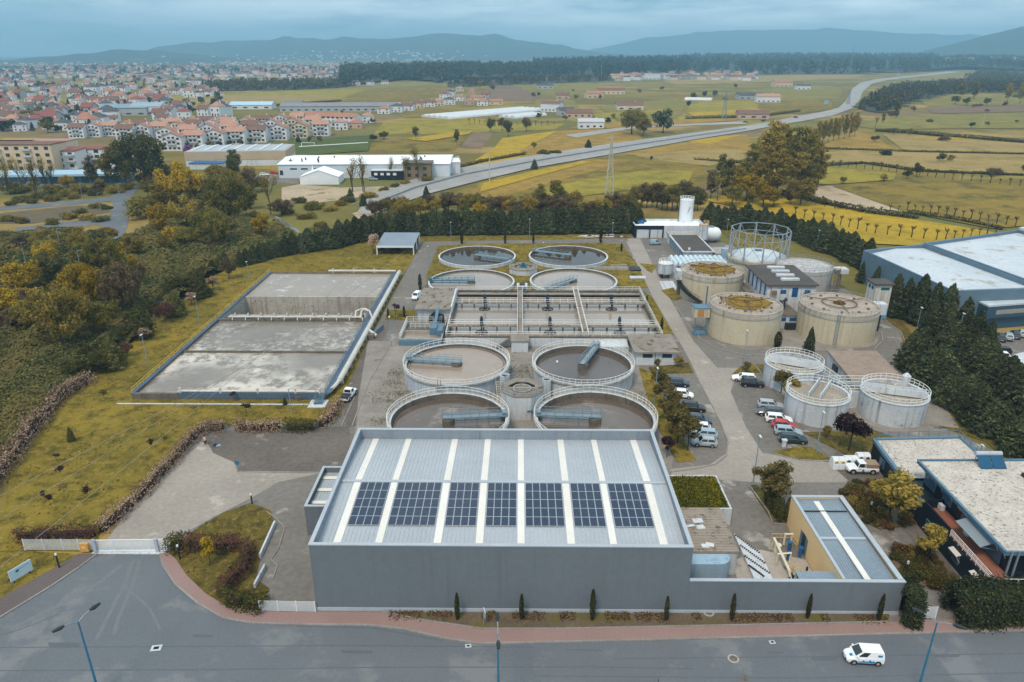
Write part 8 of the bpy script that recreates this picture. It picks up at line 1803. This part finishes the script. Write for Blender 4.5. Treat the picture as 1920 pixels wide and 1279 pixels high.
for(x0,x1),(y0,y1),n,w_ in bands:
 c=0;tries=0
 while c<n and tries<4000:
  tries+=1;px,py=rt2.uniform(x0,x1),rt2.uniform(y0,y1)
  if py>215 and px>140 and py>262-px*.1:continue
  if py>208 and px>215 and px<300:continue
  p=at(px,py)
  if all((p.x-q.x)**2+(p.y-q.y)**2>19**2 for q in spots):
   spots.append(p);c+=1
   s_=rt2.uniform(.7,1.1);town(rt2.choice([0,1,2,4,4,5,7,2,9,0,2,4]),px,py,rt2.uniform(-.5,.5),(s_,s_,s_*rt2.uniform(1.0,1.6)),w_,'town houses '+w_)
mb=MB()
def tiny(p,w,d,h,wi,ri,z=0.0):
 a=rt2.uniform(-.6,.6);mb.obox(p.x,p.y,z,z+h,w,d,a,wi);c,s=math.cos(a),math.sin(a)
 q=[(p.x+u*w*.55*c-v*d*.55*s,p.y+u*w*.55*s+v*d*.55*c,z+h)for u,v in((-1,-1),(1,-1),(1,1),(-1,1))]
 r0,r1=[(p.x+u*w*.3*c,p.y+u*w*.3*s,z+h+2.6)for u in(-1,1)]
 mb.add(q+[r0,r1],[(0,1,5,4),(1,2,5),(2,3,4,5),(3,0,4)],ri)
for i in range(620):
 px=rt2.uniform(-40,660);py=rt2.uniform(118,147);p=at(px,py)
 tiny(p,rt2.uniform(12,22),12,rt2.uniform(5,12),rt2.choice([0,0,0,1,2]),rt2.choice([3,3,4,5]))
for i in range(90):
 p=at(rt2.uniform(1160,1420),rt2.uniform(138,152));tiny(p,rt2.uniform(12,22),12,rt2.uniform(5,10),rt2.choice([0,0,1,2]),rt2.choice([3,3,4,5]))
fo=mb.build('distant_town',[hw['white'],hw['cream'],hw['grey'],hr['orange'],hr['brown'],hr['slate']]);tag(fo,'far-off town of countless small pale houses below the hills','town',None,'stuff')
for i in range(295):
 y=rt2.choice([rt2.uniform(206,250),rt2.uniform(160,206),rt2.uniform(146,170)]);px=rt2.uniform(0,430 if y>165 else 640);p=at(px,y)
 if y>215 and px>200:continue
 k=rt2.choice(['farround','farround','farcon']);plant(k,p.x,p.y,rt2.uniform(6,12),rt2.choice([L_far,L_far,L_farb,L_conif,L_olive]),'town_tree','tree standing among the houses of the left town','tree','trees among the town houses',1.2)
for i,px in enumerate((335,352,372,395,412,430,452,470,560,580,600)):p=at(px,282-i*1.6);plant('farround',p.x,p.y,5,rt2.choice([L_far,L_olive]),'town_tree','small dark tree before the front terraces','tree','small trees before the terraces',1.0)
p=at(352,294);plant('farround',p.x,p.y,8,L_ivy,'blossom_tree','lilac-purple blossoming tree beside the tan hall','tree',None,1.0)
for px,py,ty in((1010,222,210),(1060,226,214),(1140,232,218),(1150,222,212),(1100,212,204),(1300,185,172),(1320,182,170),(1340,180,168),(1380,165,156),(1360,190,180),(1290,200,188),(1125,186,176),(1080,186,176),(1075,172,166),(1200,175,166),(1240,170,160),(1000,182,172),(1010,180,172),(700,232,220),(900,166,150),(925,170,156),(846,196,184),(1430,230,222),(1220,300,292),(1180,232,222),(640,214,206),(430,206,196),(450,202,190),(360,204,198)):tpx('farround',px,py,ty,rt2.choice([L_far,L_farb,L_olive]),'field_tree','small tree among the farms of the middle distance','tree','small trees among the farms',1.2)
floorm=mat('dark_wood_floor',C(64,66,46),C(50,54,40),.95,.02,.2)  # dark ground colour under the trees of each wood
def wood(name,label,pts,n,h0,h1,m,base=None,cone=.4,rise=0.0):
 """mass of trees over the polygon; rise lifts the far side as a low hill"""
 q=np.array([(p.x,p.y)for p in poly(pts)]);lo2,hi2=q.min(0),q.max(0);S=np.empty((0,2))
 while len(S)<n:s=rng.uniform(lo2,hi2,(n*4,2));S=np.vstack([S,s[inside(s,q)]])
 S=S[:n];Pp,Dd=[],[]
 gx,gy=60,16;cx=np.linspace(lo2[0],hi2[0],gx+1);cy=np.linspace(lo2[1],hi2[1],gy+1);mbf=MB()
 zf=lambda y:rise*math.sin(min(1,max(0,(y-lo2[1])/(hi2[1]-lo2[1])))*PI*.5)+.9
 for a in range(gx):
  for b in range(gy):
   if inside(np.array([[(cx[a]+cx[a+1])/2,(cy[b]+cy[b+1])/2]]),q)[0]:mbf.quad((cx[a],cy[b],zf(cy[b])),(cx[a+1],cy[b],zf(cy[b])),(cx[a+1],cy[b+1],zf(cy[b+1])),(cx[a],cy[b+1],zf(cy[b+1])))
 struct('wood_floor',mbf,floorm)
 f=(S[:,1]-lo2[1])/(hi2[1]-lo2[1]);zg=rise*np.sin(np.clip(f,0,1)*PI*.5)
 for i in range(n):
  h=rng.uniform(h0,h1);k=46
  if rng.random()<cone:z=h*rng.random(k);r=h*.27*(1-z/h*.8)
  else:z=h*(.08+.92*rng.random(k));r=h*.36*np.sqrt(np.maximum(.08,1-((z/h-.6)/.42)**2))
  a=rng.uniform(0,2*PI,k);Pp.append(np.column_stack([S[i,0]+r*np.cos(a),S[i,1]+r*np.sin(a),zg[i]+z]));Dd.append(np.column_stack([np.cos(a),np.sin(a),.2+0*a]))
 o=leaves(name,np.vstack(Pp),(h0+h1)/2*.13,m,None,np.vstack(Dd),.3);tag(o,label,'wood',None,'stuff');return o
wood('pine_wood','dark pine wood across the middle of the valley, behind the hamlet',[(640,164),(700,156),(760,150),(830,156),(840,150),(1000,148),(1000,138),(860,136),(640,142)],700,17,30,L_far,rise=10)
wood('pine_wood','dark pine wood on the low rise behind the modern white houses',[(1000,146),(1100,145),(1280,140),(1300,128),(1280,122),(1000,130)],800,19,34,L_far,rise=22)
wood('pine_wood','dark wood along the skyline left of the highway end',[(1280,138),(1420,140),(1560,140),(1620,139),(1740,129),(1760,118),(1500,116),(1280,120)],1200,20,36,L_far,rise=34)
wood('mixed_wood','dark mixed wood on the right side of the highway bend',[(1608,206),(1660,212),(1690,196),(1780,176),(1925,172),(2050,172),(2050,160),(1800,158),(1690,166),(1645,178)],900,8,14,L_farb)
wood('mixed_wood','low wood right of where the highway leaves the picture',[(1800,152),(2050,158),(2050,141),(1835,138)],420,9,15,L_farb)
wood('mixed_wood','wood around the far right village',[(1690,137),(1800,131),(2050,138),(2050,126),(1800,122),(1680,130)],800,16,28,L_far,rise=30)
wood('mixed_wood','brown and dark wood beyond the hamlet at the valley middle',[(840,164),(1000,158),(1150,152),(1150,147),(1000,150),(840,154)],180,9,15,L_farb)
wood('mixed_wood','dark tree belt behind the open field at the left',[(380,172),(560,168),(650,164),(650,156),(560,158),(380,164)],260,9,17,L_farb)
wood('mixed_wood','tree mass beyond the left town below the hills',[(-60,150),(300,142),(640,140),(640,128),(300,124),(-60,128)],700,9,16,L_far)
for i in range(60):
 px,py=rt2.uniform(1745,1925),rt2.uniform(118,126);p=at(px,py)
mb=MB()
for i in range(70):p=at(rt2.uniform(1740,1990),rt2.uniform(121,128));tiny(p,rt2.uniform(14,26),14,rt2.uniform(8,14),rt2.choice([0,0,1]),rt2.choice([3,3,4]),30)
fo=mb.build('distant_village',[hw['white'],hw['cream'],hw['grey'],hr['orange'],hr['brown'],hr['slate']]);tag(fo,'far village of orange roofs on the wooded rise at the right','village',None,'stuff')
hillm=mat('wooded_hillside',C(62,74,62),C(46,58,52),.95,.004,.03,stain=(C(96,100,78),.0035,.6))
def ridge(crest,D,depth,name,seed,wob=18):
 """a real range of hills: crest heights surveyed from the photo at distance D, sloping down on both sides"""
 r_=np.random.default_rng(seed);pts=[]
 xs=np.linspace(crest[0][0],crest[-1][0],140);ys=np.interp(xs,[c[0]for c in crest],[c[1]for c in crest])
 rows=26;V=[];Fc=[]
 ph=r_.uniform(0,6.28,8)
 for k in range(rows):
  f=k/(rows-1);s=math.sin(min(1,f/.72)*PI/2)**1.5 if f<.72 else math.cos((f-.72)/.28*PI/2)
  for i,(px,py)in enumerate(zip(xs,ys)):
   hc=(YH-py-5)/F*D*math.cos(TH)+HC
   X=(px-VX)/F*D*math.cos(TH)*(1+.0)
   Y=D-depth*.72+depth*f+120*math.sin(X*.0009+ph[0])
   w=wob*(math.sin(X*.0031+f*5+ph[1])+.6*math.sin(X*.0083-f*9+ph[2])+.4*math.sin(X*.019+f*17+ph[3]))*s*(1 if f<.66 else .25)
   V.append((X,Y,max(-4,hc*s+w-2)))
 n=len(xs)
 for k in range(rows-1):
  for i in range(n-1):Fc.append((k*n+i,k*n+i+1,(k+1)*n+i+1,(k+1)*n+i))
 m=MB();m.add(V,Fc);return struct(name,m,hillm,smooth=True)
ridge([(-900,120),(-400,112),(0,107),(188,97),(262,91),(330,93),(480,104),(640,122),(800,150)],6000,1900,'hills',3,12)
ridge([(-300,118),(250,100),(322,93),(370,77),(430,72),(538,70),(640,73),(724,69),(781,65),(835,60),(895,65),(976,75),(1110,90),(1300,110),(1500,140)],8600,2800,'hills',5,26)
ridge([(1000,110),(1110,90),(1144,81),(1211,67),(1280,64),(1307,59),(1394,54),(1583,55),(1700,62),(1900,70),(2400,90)],12800,2800,'hills',9,20)
ridge([(1560,125),(1700,100),(1750,84),(1835,62),(1920,42),(2050,25),(2400,10)],6200,1900,'hills',12,14)
mb=MB()
bpy.context.view_layer.update()
dg=bpy.context.evaluated_depsgraph_get();dg.update()
for i in range(150):
 if i<90:px,py=rt2.gauss(740,80),rt2.uniform(97,116)
 else:px,py=rt2.gauss(560,130),rt2.uniform(104,124)
 d=(FW+RT*((px-W2)/F)+UP*(-(py-H2)/F)).normalized()
 hit,loc,nrm,idx,ob,mt=scene.ray_cast(dg,Vector((0,0,HC))+d*3000,d,distance=12000)
 if hit and ob.name.startswith('hills'):tiny(Vector((loc.x,loc.y,0)),rt2.uniform(12,30),14,rt2.uniform(7,14),rt2.choice([0,0,0,1]),rt2.choice([3,3,4,0]),loc.z-3)
if mb.v:
 fo=mb.build('hillside_town',[hw['white'],hw['cream'],hw['grey'],hr['orange'],hr['brown'],hr['slate']]);tag(fo,'pale specks of houses climbing the foot of the blue hills','town',None,'stuff')
p=at(578,276);o=thing('football_goal','white football goal frame at the far side of the playing field','goal',p);mb=MB();mb.bar(p+Vector((-4.5,0,0)),p+Vector((-4.5,0,3)),.3);mb.bar(p+Vector((4.5,0,0)),p+Vector((4.5,0,3)),.3);mb.bar(p+Vector((-4.6,0,3)),p+Vector((4.6,0,3)),.3);mb.build('frame',white,o)
p0,p1=at(500,270),at(700,256);o=thing('pitch_fence','tall pale mesh fence behind the playing field goal','fence',p0);mb=MB()
for i in range(28):q=p0.lerp(p1,i/27);mb.bar(q,q+Vector((0,0,4)),.16)
for z in(.6,2,3.9):mb.bar(p0+Vector((0,0,z)),p1+Vector((0,0,z)),.1)
mb.build('mesh',steel,o)
for px,py,lab in((1548,202,'large pale sign board beside the highway before the bend'),(1685,144,'far sign gantry board on the highway')):
 p=at(px,py,0);o=thing('highway_sign',lab,'road sign',p);MB().box(p.x-3,p.y-.2,4,p.x+3,p.y,9).build('board',mat('pale_teal_board',C(150,172,176),C(132,156,162),.5),o);MB().box(p.x-2.6,p.y+.02,0,p.x-2.2,p.y+.3,4).build('post',steel,o);MB().box(p.x+2.2,p.y+.02,0,p.x+2.6,p.y+.3,4).build('post',steel,o)
for px,py,pm,lab in((1398,231,P_navy,'dark car at the highway junction'),(1492,222,P_black,'dark car on the highway before the bend'),(496,330,P_white,'white car outside the tan hall'),(10,352,P_white,'white car in the arcade car park'),(140,344,P_black,'black car parked before the arcade'),(60,348,P_blue,'pale car in the arcade car park, right of the white one'),(100,338,P_silver,'silver car close to the arcade'),(30,356,P_silver,'silver car nearest the verge before the arcade'),(700,338,P_blue,'blue tractor-like vehicle beside the dark cabin'),(515,326,P_red,'red car at the tan hall corner')):
 k=hatch(lab,pm,1.1,.3,.05,'vehicles outside the plant');put(k,px,py,rt2.uniform(-20,20),None,.55 if py<235 else .1)
SUN_EL,SUN_AZ=math.radians(58),math.radians(205)
w=bpy.data.worlds.new('World');scene.world=w;w.use_nodes=True
nt=w.node_tree
for n in list(nt.nodes):nt.nodes.remove(n)
out=nt.nodes.new('ShaderNodeOutputWorld');bg=N(nt,'ShaderNodeBackground',Strength=SKY_S)
sky=nt.nodes.new('ShaderNodeTexSky');sky.sky_type='NISHITA';sky.sun_disc=False;sky.sun_elevation=SUN_EL;sky.sun_rotation=SUN_AZ
sky.air_density=1.0;sky.dust_density=2.0;sky.ozone_density=2.0
tc=nt.nodes.new('ShaderNodeTexCoord');mp=N(nt,'ShaderNodeMapping');mp.inputs['Scale'].default_value=(1.0,1.0,6.5);mp.inputs['Location'].default_value=(.35,.2,.1)
nt.links.new(tc.outputs['Generated'],mp.inputs[0])
n1=noise(nt,mp.outputs[0],3.2,7,.6,.4,.6)
n2=noise(nt,mp.outputs[0],9.0,7,.6,.4,.72)
cl=mixc(nt,n1,SKY_DARK,SKY_LIGHT)
sx=N(nt,'ShaderNodeSeparateXYZ');nt.links.new(tc.outputs['Generated'],sx.inputs[0])
bank=N(nt,'ShaderNodeMapRange');bank.inputs[1].default_value=-.62;bank.inputs[2].default_value=-.08;bank.inputs[3].default_value=.7;bank.inputs[4].default_value=0.0;nt.links.new(sx.outputs[0],bank.inputs[0])
cl=mixc(nt,bank.outputs[0],cl,SKY_DARK)
m2=N(nt,'ShaderNodeMath',operation='MULTIPLY');m2.inputs[1].default_value=.45;nt.links.new(n2,m2.inputs[0])
cl=mixc(nt,m2.outputs[0],cl,SKY_LIGHT)
col=mixc(nt,.9,sky.outputs[0],cl)
nt.links.new(col,bg.inputs['Color']);nt.links.new(bg.outputs[0],out.inputs[0])
sl_=bpy.data.lights.new('sun','SUN');sl_.energy=SUN_E;sl_.angle=math.radians(13);sl_.color=(1.0,.82,.62)
so=bpy.data.objects.new('sun',sl_);COL.objects.link(so)
dv_=Vector((math.sin(SUN_AZ)*math.cos(SUN_EL),math.cos(SUN_AZ)*math.cos(SUN_EL),math.sin(SUN_EL)))
so.rotation_euler=dv_.to_track_quat('Z','Y').to_euler();so.location=dv_*300
if HAZE>0:
 hz,ht,ho=new_mat('valley_haze')
 pv_=ht.nodes.new('ShaderNodeVolumePrincipled');pv_.inputs['Color'].default_value=HAZE_COL;pv_.inputs['Density'].default_value=HAZE;pv_.inputs['Anisotropy'].default_value=0.0
 ht.links.new(pv_.outputs[0],ho.inputs['Volume'])
 hb=MB().box(-15000,-700,-7,15000,14800,490).build('haze',hz);hb['kind']='stuff';hb['label']='thin blue haze filling the valley air'
cam=bpy.data.cameras.new('camera');cam.sensor_width=36.0;cam.lens=F/1920*36.0;cam.clip_start=1.0;cam.clip_end=40000
co=bpy.data.objects.new('camera',cam);COL.objects.link(co);co.location=(0,0,HC)
co.rotation_euler=(PI/2-TH,0,YAW);scene.camera=co
scene.view_settings.view_transform='Standard';scene.view_settings.look='None';scene.view_settings.exposure=EXPO;scene.view_settings.gamma=1.0
scene.cycles.max_bounces=6;scene.cycles.diffuse_bounces=3;scene.cycles.glossy_bounces=3;scene.cycles.transmission_bounces=3;scene.cycles.volume_bounces=0
scene.cycles.use_denoising=True
